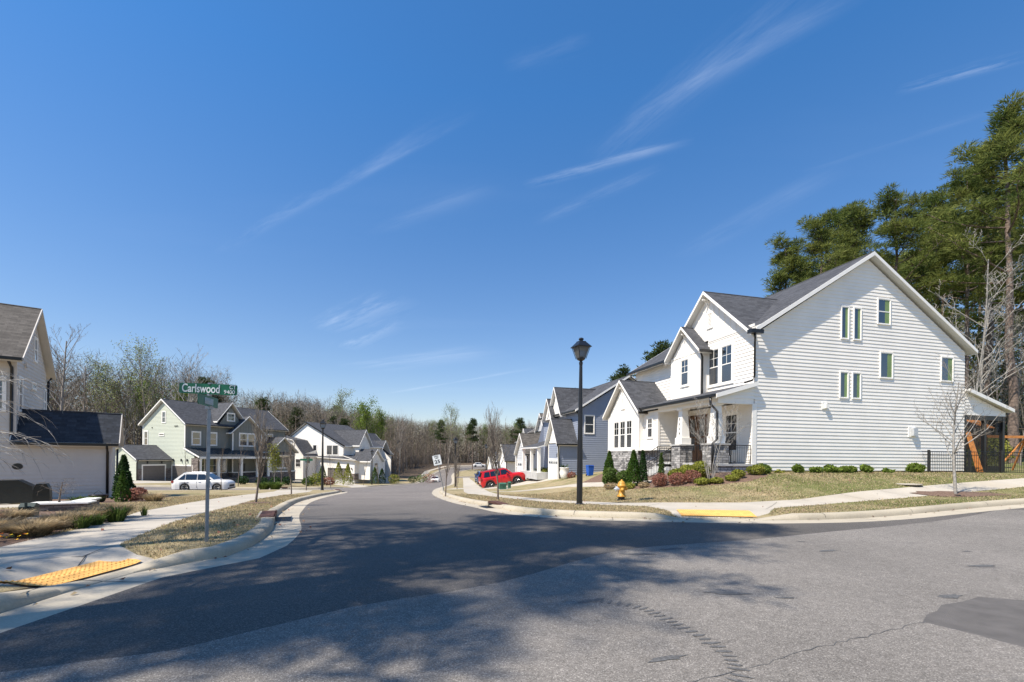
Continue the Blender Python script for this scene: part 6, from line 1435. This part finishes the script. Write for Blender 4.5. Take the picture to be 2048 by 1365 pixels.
def cap(x,y,label):
    r=empty('pipe_cap',(x,y,H(x,y)),0,label,'pipe cap');mb=MB();mb.lathe([(.09,0),(.09,.05),(.07,.06)],n=12);mb.build('cap',M['black'],r)
cap(15.9,16.25,'black irrigation cap in the mulch beside the pale young tree')
def porch_chair():
    x,y,z=HB(-.62,1.35,1.29);r=empty('porch_chair',(x,y,z),R(14-90),'dark rocking chair behind the porch railing near the corner','chair');mb=MB();mb.box(-.28,.28,-.25,.25,.4,.44);mb.build('seat',M['wood'],r);mb=MB()
    for k in range(6):mb.box(-.26+k*.1,-.22+k*.1,.24,.27,.44,1.1)
    mb.box(-.28,.28,.23,.28,1.08,1.15);mb.build('backrest',M['black'],r)
    for a in(-.26,.26):
        for b in(-.23,.23):
            mb=MB();mb.box(a-.02,a+.02,b-.02,b+.02,.03,.4);mb.build('leg',M['black'],r)
    for a in(-.26,.26):
        mb=MB();mb.tube([(a,-.45,.1),(a,-.2,.02),(a,.2,.02),(a,.5,.12)],.018,5);mb.build('rocker',M['black'],r)
porch_chair()
EXPO=0.85
STREAKS=[]
def _cp(px,py):
    a=(px-1024)/912;b=(911-py)/912+.0105*(px-1024)/912;return (a/b,1/b)
for A,B,wd,amp,scl,wob in (
 ((420,510),(960,205),.028,.24,2.4,.6),((600,420),(950,225),.012,.2,4,.6),((1060,450),(1330,330),.03,.22,3,.4),((1040,375),(1385,280),.022,.42,4.5,.7),((1180,330),(1660,-70),.055,.27,2,.6),((1240,250),(1760,-40),.03,.26,3,.6),
 ((1780,185),(2080,105),.016,.62,8,.8),((1590,345),(2030,205),.02,.16,2,.3),((1350,520),(1700,330),.06,.16,1.6,.5),((1000,140),(1180,75),.025,.12,4,.6),
 ((650,665),(810,590),.14,.42,2.2,.9),((690,700),(800,640),.10,.42,2.5,.9),((760,790),(1120,728),.05,.42,1.2,.5),((700,740),(1010,700),.25,.38,.6,.6),((720,470),(1000,370),.05,.14,1.5,.6)):
    STREAKS.append((_cp(*A),_cp(*B),wd,amp,scl,wob))
# ------------------------------------------------------------------ garden plants
def put(o,x,y,z=None,rz=0,s=1.):
    o.location=(x,y,H(x,y)-.01 if z is None else z);o.rotation_euler=(0,0,rz);o.scale=(s,s,s);return o
def sapling(seed,h,r,label,x,y,nch=(13,4,3),spread=.5,up=.55,bark='bark2',first=.3,shrink=.42,group=None,twigm='twig',minr=.0028,maxlv=3,s=1.,twist=.22,leaves=None):
    rnd=random.Random(seed);mb=MB();tips=[]
    grow(mb,rnd,Vector((0,0,-.1)),Vector((rnd.uniform(-.04,.04),rnd.uniform(-.04,.04),1)),h*.93,r,0,maxlv,nch,up,twist,tips,spread,shrink,minr,(first,))
    root=empty('young_tree',(x,y,H(x,y)),0,label,'tree',group)
    a,b=MB(),MB()
    for f,m in zip(mb.f,mb.m):(a if m==0 else b).f.append(f)
    for q in(a,b):
        used=sorted({i for f in q.f for i in f});mp={i:k for k,i in enumerate(used)};q.v=[mb.v[i] for i in used];q.f=[tuple(mp[i] for i in f) for f in q.f];q.m=[0]*len(q.f)
    a.build('trunk',M[bark],root,smooth=True,uv=False);c=b.build('crown',M[twigm],root,uv=False)
    if leaves:
        V,F=quads(tips,rnd,leaves[1],leaves[2],leaves[3]);npmesh('leaves',V,F,M[leaves[0]],c)
    if 1:
        k=h/max(v.co.z for v in root.children[0].data.vertices);root.scale=(k*1.0,k*1.0,k)
    return root
sapling(1,4.2,.055,'bare grey sapling on the verge in front of the row of houses',-.57,19.33,(30,7,4),.46,.62,first=.3,shrink=.5,minr=.005)
sapling(2,3.8,.055,'bare upright sapling on the left verge nearest the storm drain',-9.52,16.96,(30,8,4),.5,.6,first=.25,shrink=.46,minr=.0045)
sapling(3,3.5,.05,'bare sapling on the left verge before the sage house bay',-13.04,27.02,(26,7,4),.48,.6,first=.28,shrink=.44,minr=.006,bark='bark2')
sapling(4,5.3,.062,'pale-barked young tree with spreading bare limbs on the right verge',16.2,16.63,(24,7,5),.78,.34,bark='birch',first=.3,shrink=.42,minr=.0035)
sapling(5,3.3,.045,'slim bare sapling left of the far lamp post on the left verge',-16.3,36.2,(16,4,3),.3,.8,first=.3)
for i,(x,y,h) in enumerate(((-3.7,25.55,3.1),(-4.9,41,3.3),(-6.0,48,3.5),(-6.9,56,3.5),(-7.9,66,3.6),(-8.9,76,3.6))):
    sapling(20+i,h,.045,['slim bare sapling nearest in the row right of the speed limit sign']+['bare saplings lining the right verge beyond the speed sign']*5 and (['slim bare sapling nearest in the row right of the speed limit sign']+['bare sapling in the row on the right verge beyond the speed sign']*5)[i],x,y,(16,4,3),.34,.7,first=.3,maxlv=3,minr=.007,group='saplings in a row on the right verge' if i else None)
for i,(x,y) in enumerate(((-20.8,64),(-21.1,72),(-21.9,82),(-22.8,92))):sapling(40+i,4.4,.045,'bare sapling in the row on the far left verge',x,y,(10,3,2),.3,.8,group='saplings on the far left verge')
sapling(50,4.9,.04,'thin bare sapling before the left sage garage door',-33.8,47.5,(10,3,2),.5,.5);sapling(51,5.6,.05,'wider bare sapling before the middle of the sage house gable',-30.,50,(12,4,2),.6,.45);sapling(52,4.,.04,'thin sapling standing in front of the white crossover',-23.8,37.4,(9,3,2),.3,.8)
sapling(53,5.2,.06,'bare young tree before the sage house porch',-28.,55.5,(14,4,3),.45,.6);sapling(54,4.9,.05,'young tree with fresh yellow-green leaves before the sage porch',-27.,52.,(16,4,2),.42,.6,bark='birch',leaves=('yelgreen',5,.09,.22),first=.25)
sapling(55,4.6,.045,'thin bare tree between the sage and the far white house',-27.2,63,(10,4,2),.35,.7);sapling(56,4.2,.04,'slim bare tree near the far lamp post',-19.8,49.9,(9,3,2),.3,.8);sapling(57,.75,.03,'small bare weeping tree in the white-capped planter',-13.1,13.2,(8,5,3),1.0,.0,first=.5,shrink=.7,minr=.0025).location.z+=.2
# crape myrtle before the porch: several stems from one root
def myrtle():
    x,y=8.55,19.6;rnd=random.Random(7);mb=MB();tips=[]
    for k in range(8):
        a=k*.785;grow(mb,rnd,Vector((.08*math.cos(a),.08*math.sin(a),-.1)),Vector((math.cos(a)*.24,math.sin(a)*.24,1)),2.9,.015,0,3,(8,5,4),.3,.25,tips,.65,.42,.0035,(.45,))
    r=empty('crape_myrtle',(x,y,H(x,y)),0,'multi-stemmed pale bare shrub before the farmhouse front door','tree');a,b=MB(),MB()
    for f,m in zip(mb.f,mb.m):(a if m==0 else b).f.append(f)
    for q in(a,b):
        used=sorted({i for f in q.f for i in f});mp={i:k for k,i in enumerate(used)};q.v=[mb.v[i] for i in used];q.f=[tuple(mp[i] for i in f) for f in q.f];q.m=[0]*len(q.f)
    a.build('trunk',M['birch'],r,smooth=True,uv=False);b.build('crown',M['birch'],r,uv=False)
myrtle()
# branches of a tree leaning in from the left edge, with pale arching twigs
def weeping():
    rnd=random.Random(15);mb=MB();x,y=-13.2,10.0;z=H(x,y)
    mb.tube([(0,0,-.1),(.1,.0,1.1),(.0,.1,2.2)],[.09,.07,.05],8)
    def arch(p,pts,r):
        mb.tube([p]+pts,[r*(1-.8*i/len(pts)) for i in range(len(pts)+1)],4,cap=False)
        for i in range(1,len(pts)):
            for _ in range(3):
                a=Vector(pts[i-1]).lerp(Vector(pts[i]),rnd.random());d=(Vector(pts[i])-Vector(pts[i-1])).normalized();d=(d+rv(rnd,.55)).normalized();l=rnd.uniform(.2,.5)
                mb.tube([a,a+d*l*.5,a+d*l+Vector((0,0,-.1))],[.006,.004,.002],3,cap=False)
    for k in range(16):
        a=rnd.uniform(-.9,1.3);L=rnd.uniform(1.5,3.3);h=rnd.uniform(.2,1.5);p=Vector((0,.05,rnd.uniform(1.,2.2)));pts=[]
        for i in range(1,7):
            t=i/6;pts.append((p.x+math.cos(a)*L*t,p.y+math.sin(a)*L*t*.8,p.z+h*math.sin(t*2.2)*1.1-t*t*.5))
        arch(p,pts,.016)
    r=empty('weeping_tree',(x,y,z),0,'pale arching bare branches reaching in from the left edge','tree');mb.build('trunk',M['birch'],r,uv=False)
weeping()
# evergreens
put(leafball(1,.42,.42,1.9,2600,.075,'arb','arborvitae','bright green cone shrub beside the blue house wall','shrub',1),5.6,26.2,s=.95)
put(leafball(2,.40,.40,1.75,2600,.07,'arb','arborvitae','bright green cone shrub by the farmhouse stone wing, behind the hydrant','shrub',1),5.95,22.3)
put(leafball(3,.26,.26,1.65,1300,.07,'darkgreen','arborvitae','narrow dark cone hugging the brighter one by the stone wing','shrub',1),6.35,22.1)
put(leafball(4,.17,.17,1.45,900,.06,'box','narrow_holly','thin column shrub before the porch stairs','shrub',1),6.75,20.6)
put(leafball(5,.45,.45,.95,1500,.08,'box',label='round green shrub between the two bright cone shrubs'),5.3,24.3);put(leafball(6,.4,.4,.8,1200,.08,'box',label='lower green shrub left of the stone wing cone'),5.75,23.2)
def ym(seed,x,y,lab,m='yelgreen',rx=.3,rz=.32,n=600,s=.055,**k):put(leafball(seed,rx,rx,rz,n,s,m,label=lab,**k),x,y)
ym(10,5.05,23.1,'low golden shrub left of the hydrant','tanleaf',.38,.32,700);ym(11,5.55,21.6,'low golden shrub just left of the hydrant cap','yelgreen',.3,.28);ym(12,6.1,21.0,'low golden shrub right of the hydrant','tanleaf',.25,.25)
ym(13,6.55,20.2,'red barberry before the porch stairs','redleaf',.36,.62,1500,.04,asp=.5);ym(14,7.15,19.75,'red barberry, second from the stairs','redleaf',.38,.58,1400,.04);ym(15,7.75,19.65,'dusty red barberry below the green porch shrubs','redleaf',.36,.55,1300,.04)
ym(16,7.5,20.6,'olive green rounded shrub behind the red ones','yelgreen',.42,.62,1300,.06);ym(17,7.95,20.5,'olive shrub, middle of three under the porch slab','yelgreen',.4,.66,1300,.06);ym(18,8.35,20.2,'leafy olive shrub left of the pale bare stems','yelgreen',.42,.78,1500,.06)
ym(19,7.95,18.95,'low green mound before the barberries','yelgreen',.32,.3,700);ym(20,8.45,18.85,'low green mound left of the stone pier','yelgreen',.28,.25,600);ym(21,9.15,18.95,'low green mound right of the stone pier','yelgreen',.28,.26,600);ym(22,9.6,19.35,'taller green mound beside the pier downspout','yelgreen',.3,.34,700)
ym(23,10.6,19.8,'yellow-green shrub at the farmhouse corner','yelgreen',.36,.42,900,.055);ym(24,11.05,20.1,'bright green shrub right at the farmhouse corner','budgreen',.36,.45,900,.06)
for i,(x,y,s,l) in enumerate(((12.05,20.5,.5,'spindly seedling, first along the farmhouse side wall'),(13.1,20.9,.95,'bright leafy shrub, second along the side wall'),(14.1,21.2,.9,'bright leafy shrub, third along the side wall left of the white drain pipe'),(15.05,21.45,1.05,'bright leafy shrub right of the white drain pipe'),(15.95,21.65,1.0,'bright leafy shrub, fifth along the side wall'),(17.0,21.9,.95,'bright leafy shrub, sixth along the side wall'),(18.3,22.2,.7,'small leafy seedling left of the fence'),(20.3,22.9,1.1,'leafy shrub behind the fence panel'))):
    ym(30+i,x,y,l,'budgreen' if i else 'yelgreen',(.34,.24,.3,.27,.36,.25,.3,.33)[i]*s,(.3,.45,.3,.38,.33,.42,.3,.4)[i]*s,int((90,420,330,520,460,380,150,420)[i]*s),.085,lump=.6,asp=.75)
# left bed
def gt(seed,x,y,r,h,n,m,l,**k):put(grasstuft(seed,r*.95,h*(.78 if m=='tanleaf' else .9),n,m,label=l,**k),x,y)
gt(60,-8.35,7.95,.42,.36,3800,'tanleaf','dry clipped grass mound nearest the pavement',droop=.55);gt(61,-8.75,8.9,.42,.40,3400,'tanleaf','dry clipped grass mound behind the nearest',droop=.55);gt(62,-9.05,9.75,.44,.42,3400,'tanleaf','tan grass mound, third back in the bed',droop=.5);gt(63,-9.5,8.3,.42,.34,2600,'tanleaf','brownish grass mound left of the nearest',droop=.55)
gt(64,-9.4,10.7,.46,.46,3400,'tanleaf','tallest tan grass mound before the planter',droop=.5);gt(65,-10.2,8.6,.4,.36,2400,'redleaf','reddish dry grass mound at the left edge');gt(66,-10.6,9.6,.42,.38,2400,'tanleaf','dry grass mound by the left edge, behind the reddish one')
gt(67,-8.35,8.85,.22,.32,170,'box','green spear-leaved clump beside the tan mounds',w=.011,droop=.4);gt(68,-8.62,9.95,.28,.40,240,'box','spear-leaved lily clump nearest the pavement edge',w=.012,droop=.45);gt(69,-8.5,9.35,.2,.3,150,'box','small spear-leaved clump between two larger ones',w=.011)
gt(70,-9.3,7.3,.25,.22,700,'box','green fresh shoots at the front of the bed',w=.006)
def flowers():
    rnd=random.Random(8);V=[];F=[];mi=[]
    for _ in range(560):
        t=rnd.random();x=-7.95-t*2.2+rnd.uniform(-.25,.2);y=7.1+rnd.uniform(-.25,.35)-t*.35
        z=H(x,y)+rnd.uniform(.05,.12);c=Vector((x,y,z));m=rnd.choice((0,0,1,2,2))
        for k in range(4):
            a=k*1.57+rnd.random();u=Vector((math.cos(a),math.sin(a),rnd.uniform(.1,.8)))*rnd.uniform(.018,.035);w=Vector((-math.sin(a),math.cos(a),0))*.016
            i=len(V);V+=[tuple(c),tuple(c+u*.6+w),tuple(c+u),tuple(c+u*.6-w)];F.append((i,i+1,i+2,i+3));mi.append(m)
    npmesh('pansies',np.array(V),np.array(F),[M['flower'],M['flower2'],M['box']],mi=mi,kind='stuff',label='yellow and orange pansies edging the left bed',cat='flowers')
flowers()
gt(71,-14.2,15.0,.35,.4,500,'box','dark green leafy clump beside the planter',w=.02);gt(72,-14.9,16.0,.35,.35,500,'box','second leafy clump left of the dark pot',w=.02)
put(leafball(80,.42,.42,2.0,2200,.08,'darkgreen','arborvitae','dark cone shrub at the greige garage corner','shrub',1),-17.7,20.8);put(leafball(81,.26,.26,1.25,1400,.06,'arb','arborvitae','small green cone before the dark cone shrub','shrub',1),-15.6,18.3);put(leafball(82,.4,.4,.55,700,.08,'redleaf',label='brown low shrub right of the garage cone shrubs'),-15.9,19.3)
gt(83,-14.6,18.6,.5,.5,500,'tanleaf','lavender-like grey tuft right of the garage cone shrubs',w=.01)
gt(84,-9.1,11.3,.12,.3,40,'box','daffodil clump in the lawn',w=.008)
# far gardens
def fb(seed,x,y,rx,rz,m,l,cone=0,n=500,s=.13,g=None):put(leafball(seed,rx,rx,rz,n,s,m,'arborvitae' if cone else 'shrub',l,'shrub',cone,stem=False,group=g),x,y)
fb(90,-25.0,58.5,.9,1.7,'yelgreen','green shrub before the sage bay window');fb(91,-26.,58.2,.8,1.2,'box','shrub left under the sage bay window');fb(92,-23.9,59.6,.8,1.2,'redleaf','brownish shrub right of the sage bay')
fb(93,-27.4,66,.75,3.0,'box','conical tree-shrub left of the far white house corner',1,900);fb(94,-23.9,66.5,.8,3.1,'yelgreen','conical evergreen before the far brown garage door',1,900);fb(95,-28.9,76,1.0,3.6,'yelgreen','conical evergreen at the left end of the far brown garage door',1,900)
fb(96,-24.5,81.5,.8,3.0,'box','dark conical shrub right of the brown garage',1,900);fb(97,-23.5,82.5,.8,2.8,'darkgreen','darker conical shrub right beside the other',1,800);fb(98,-21.9,84.5,1.1,1.9,'yelgreen','round lime shrub at the end of the left houses',0,700)
fb(99,-19.3,98,1.2,2.,'box','round shrub left of the woods edge');fb(100,-17.9,99,1.5,2.2,'redleaf','brown hedge at the edge of the left woods');fb(101,-21.5,99,1.,1.6,'darkgreen','dark low shrub near the woods')
for i,(x,y) in enumerate(((-31.5,57.5),(-30.5,58.8),(-29.6,60),(-33.,56))):fb(110+i,x,y,.7,1.1,'darkgreen','dark shrub under the sage porch',0,400,.13,'shrubs under the sage porch')
for i,(x,y) in enumerate(((-21.7,40.6),(-20.8,40.7))):put(grasstuft(120+i,.7,.7,700,'box','ornamental_grass','green leafy clump on the grass before the white crossover' if i==0 else 'green leafy clump at the nose of the white crossover',w=.02),x,y-.6)
for i,(x,y) in enumerate(((3.2,41.5),(3.6,43),(3.0,44.5),(2.6,46.))):fb(130+i,x,y,.6,.9,'yelgreen','low shrub under the white porch rail beyond the red SUV',0,350,.1,'shrubs below the white porch rail')
fb(140,4.6,35.3,.35,.5,'redleaf','brown shrub right of the white pot',0,400,.07)
fb(141,31.5,33.5,1.6,2.6,'box','grey-green shrub behind the screened porch',0,1200,.12);fb(142,35.5,34.,1.6,2.4,'yelgreen','olive shrub behind the swing set',0,1200,.12);fb(143,29.5,36,1.8,3.0,'box','deep green shrub beyond the screened porch',0,1200,.12)
# mulch rings under young trees
def ring(x,y,rx,ry,label):
    rnd=random.Random(int(abs(x*10)));P=[]
    for k in range(22):
        a=6.283*k/22;q=rnd.uniform(.85,1.1);u,v=x+rx*q*math.cos(a),y+ry*q*math.sin(a);P.append((u,v,H(u,v)+.02))
    mb=MB();c=(x,y,H(x,y)+.045)
    for a,b in zip(P,P[1:]+P[:1]):mb.poly([a,b,c])
    mb.build('mulch_ring',M['mulch'],uv=False,kind='stuff',label=label,cat='mulch')
ring(16.4,16.65,1.7,.65,'brown mulch around the pale young tree');ring(-9.52,16.96,.5,.6,'thin mulch around the nearest left sapling');ring(-27.,56,1.6,1.2,'mulch island on the sage lawn')
# ------------------------------------------------------------------ sky, sun, camera
w=bpy.data.worlds.new('World');sc.world=w;w.use_nodes=True;t=w.node_tree;bg=t.nodes['Background'];EL=56.;AZ=35.
sk=t.nodes.new('ShaderNodeTexSky');sk.sky_type='NISHITA';sk.sun_disc=False;sk.sun_elevation=R(EL);sx,sy=-math.cos(R(AZ)),-math.sin(R(AZ));sk.sun_rotation=math.atan2(sx,sy)
sk.air_density=1.0;sk.dust_density=.35;sk.ozone_density=3.2;sk.altitude=100
def wl(a,b):t.links.new(a,b)
def wn(ty,**k):
    x=t.nodes.new(ty)
    for a,b in k.items():setattr(x,a,b)
    return x
def wm(op,a,b=0.,c=None):
    x=wn('ShaderNodeMath',operation=op)
    for i,v in enumerate((a,b,c)):
        if v is None:continue
        if isinstance(v,(int,float)):x.inputs[i].default_value=v
        else:wl(v,x.inputs[i])
    return x.outputs[0]
tc=wn('ShaderNodeTexCoord');sp_=wn('ShaderNodeSeparateXYZ');wl(tc.outputs['Generated'],sp_.inputs[0])
zz=wm('MAXIMUM',sp_.outputs[2],.03);u=wm('DIVIDE',sp_.outputs[0],zz);v=wm('DIVIDE',sp_.outputs[1],zz)   # position on a flat high cloud layer
def cirrus(a,b,wd,amp,scale,wob=.1):
    """streak from a to b on the cloud layer, soft width wd, broken up by stretched noise"""
    ax,ay=a;bx,by=b;L=math.hypot(bx-ax,by-ay);cx,cy=(bx-ax)/L,(by-ay)/L
    s=wm('ADD',wm('MULTIPLY',wm('SUBTRACT',u,ax),cx),wm('MULTIPLY',wm('SUBTRACT',v,ay),cy))
    n=wm('SUBTRACT',wm('MULTIPLY',wm('SUBTRACT',v,ay),cx),wm('MULTIPLY',wm('SUBTRACT',u,ax),cy))
    cb=wn('ShaderNodeCombineXYZ');wl(wm('MULTIPLY',s,scale*.75),cb.inputs[0]);wl(wm('MULTIPLY',n,scale*4.5),cb.inputs[1]);cb.inputs[2].default_value=ax*7
    nz=wn('ShaderNodeTexNoise');nz.inputs['Scale'].default_value=1.;nz.inputs['Detail'].default_value=9;nz.inputs['Roughness'].default_value=.68;wl(cb.outputs[0],nz.inputs['Vector'])
    d=wm('DIVIDE',wm('ADD',n,wm('MULTIPLY',wm('SUBTRACT',nz.outputs['Fac'],.5),wob*4*wd)),wd);g=wm('POWER',2.718,wm('MULTIPLY',wm('MULTIPLY',d,d),-1.))
    e=wm('MULTIPLY',wm('SMOOTH_MIN',wm('MAXIMUM',wm('DIVIDE',s,L*.25),0.),1.,.2),wm('MAXIMUM',wm('MINIMUM',wm('DIVIDE',wm('SUBTRACT',L,s),L*.25),1.),0.))
    k=wm('MAXIMUM',wm('MULTIPLY',wm('SUBTRACT',nz.outputs['Fac'],.40),4.),0.);return wm('MULTIPLY',wm('MULTIPLY',wm('MULTIPLY',g,e),wm('MINIMUM',k,1.)),amp)
def cp(px,py):
    a=(px-1024)/912;b=(911-py)/912+.0105*(px-1024)/912;return (a/b,1/b)
tot=None
for A,B,wd,amp,scl,wob in STREAKS:
    c=cirrus(A,B,wd,amp,scl,wob);tot=c if tot is None else wm('ADD',tot,c)
cb=wn('ShaderNodeCombineXYZ');wl(wm('MULTIPLY',wm('ADD',u,wm('MULTIPLY',v,.55)),.5),cb.inputs[0]);wl(wm('MULTIPLY',wm('SUBTRACT',v,wm('MULTIPLY',u,.1)),1.6),cb.inputs[1])
nz=wn('ShaderNodeTexNoise');nz.inputs['Scale'].default_value=.5;nz.inputs['Detail'].default_value=6;wl(cb.outputs[0],nz.inputs['Vector']);veil=wm('MULTIPLY',wm('MAXIMUM',wm('SUBTRACT',nz.outputs['Fac'],.55),0.),.35)
tot=wm('MINIMUM',wm('MULTIPLY',wm('ADD',tot,veil),.33),.42)
rp=wn('ShaderNodeValToRGB');rp.color_ramp.elements[0].position=.04;rp.color_ramp.elements[0].color=(1.,.88,.85,1);rp.color_ramp.elements[1].position=.62;rp.color_ramp.elements[1].color=(.64,1.0,1.25,1)
wl(sp_.outputs[2],rp.inputs[0]);gm=wn('ShaderNodeMix',data_type='RGBA',blend_type='MULTIPLY');gm.inputs[0].default_value=1.;wl(sk.outputs[0],gm.inputs[6]);wl(rp.outputs[0],gm.inputs[7])
mx=wn('ShaderNodeMix',data_type='RGBA');wl(tot,mx.inputs[0]);wl(gm.outputs[2],mx.inputs[6]);mx.inputs[7].default_value=(7.5,8.1,9.0,1)
hs=wn('ShaderNodeHueSaturation');hs.inputs['Saturation'].default_value=1.06;hs.inputs['Value'].default_value=1.03;wl(mx.outputs[2],hs.inputs['Color']);wl(hs.outputs[0],bg.inputs[0]);bg.inputs[1].default_value=.087
sd=bpy.data.lights.new('sun','SUN');sd.energy=4.1;sd.angle=R(.53);sd.color=(1,.925,.815);so=bpy.data.objects.new('sun',sd);COL.objects.link(so)
so.rotation_euler=Vector((math.cos(R(AZ))*math.cos(R(EL)),math.sin(R(AZ))*math.cos(R(EL)),-math.sin(R(EL)))).to_track_quat('-Z','Y').to_euler();so.location=(-20,-12,40)
cd=bpy.data.cameras.new('camera');cam=bpy.data.objects.new('camera',cd);COL.objects.link(cam);sc.camera=cam
cd.sensor_width=36;cd.lens=912/2048*36;cd.clip_end=6000;cd.clip_start=.05
ro=R(.6);cx_,cy_=0.,(911-682.5)
cd.shift_y=cy_/2048;cam.location=(0,0,EYE);cam.rotation_euler=(Matrix.Rotation(R(90),4,'X')@Matrix.Rotation(ro,4,'Z')).to_euler()
# the optical axis meets the picture at (1024,911) after the small roll
sc.view_settings.view_transform='Standard';sc.view_settings.look='None';sc.view_settings.exposure=EXPO;sc.view_settings.gamma=1
sc.render.resolution_x=1024;sc.render.resolution_y=682
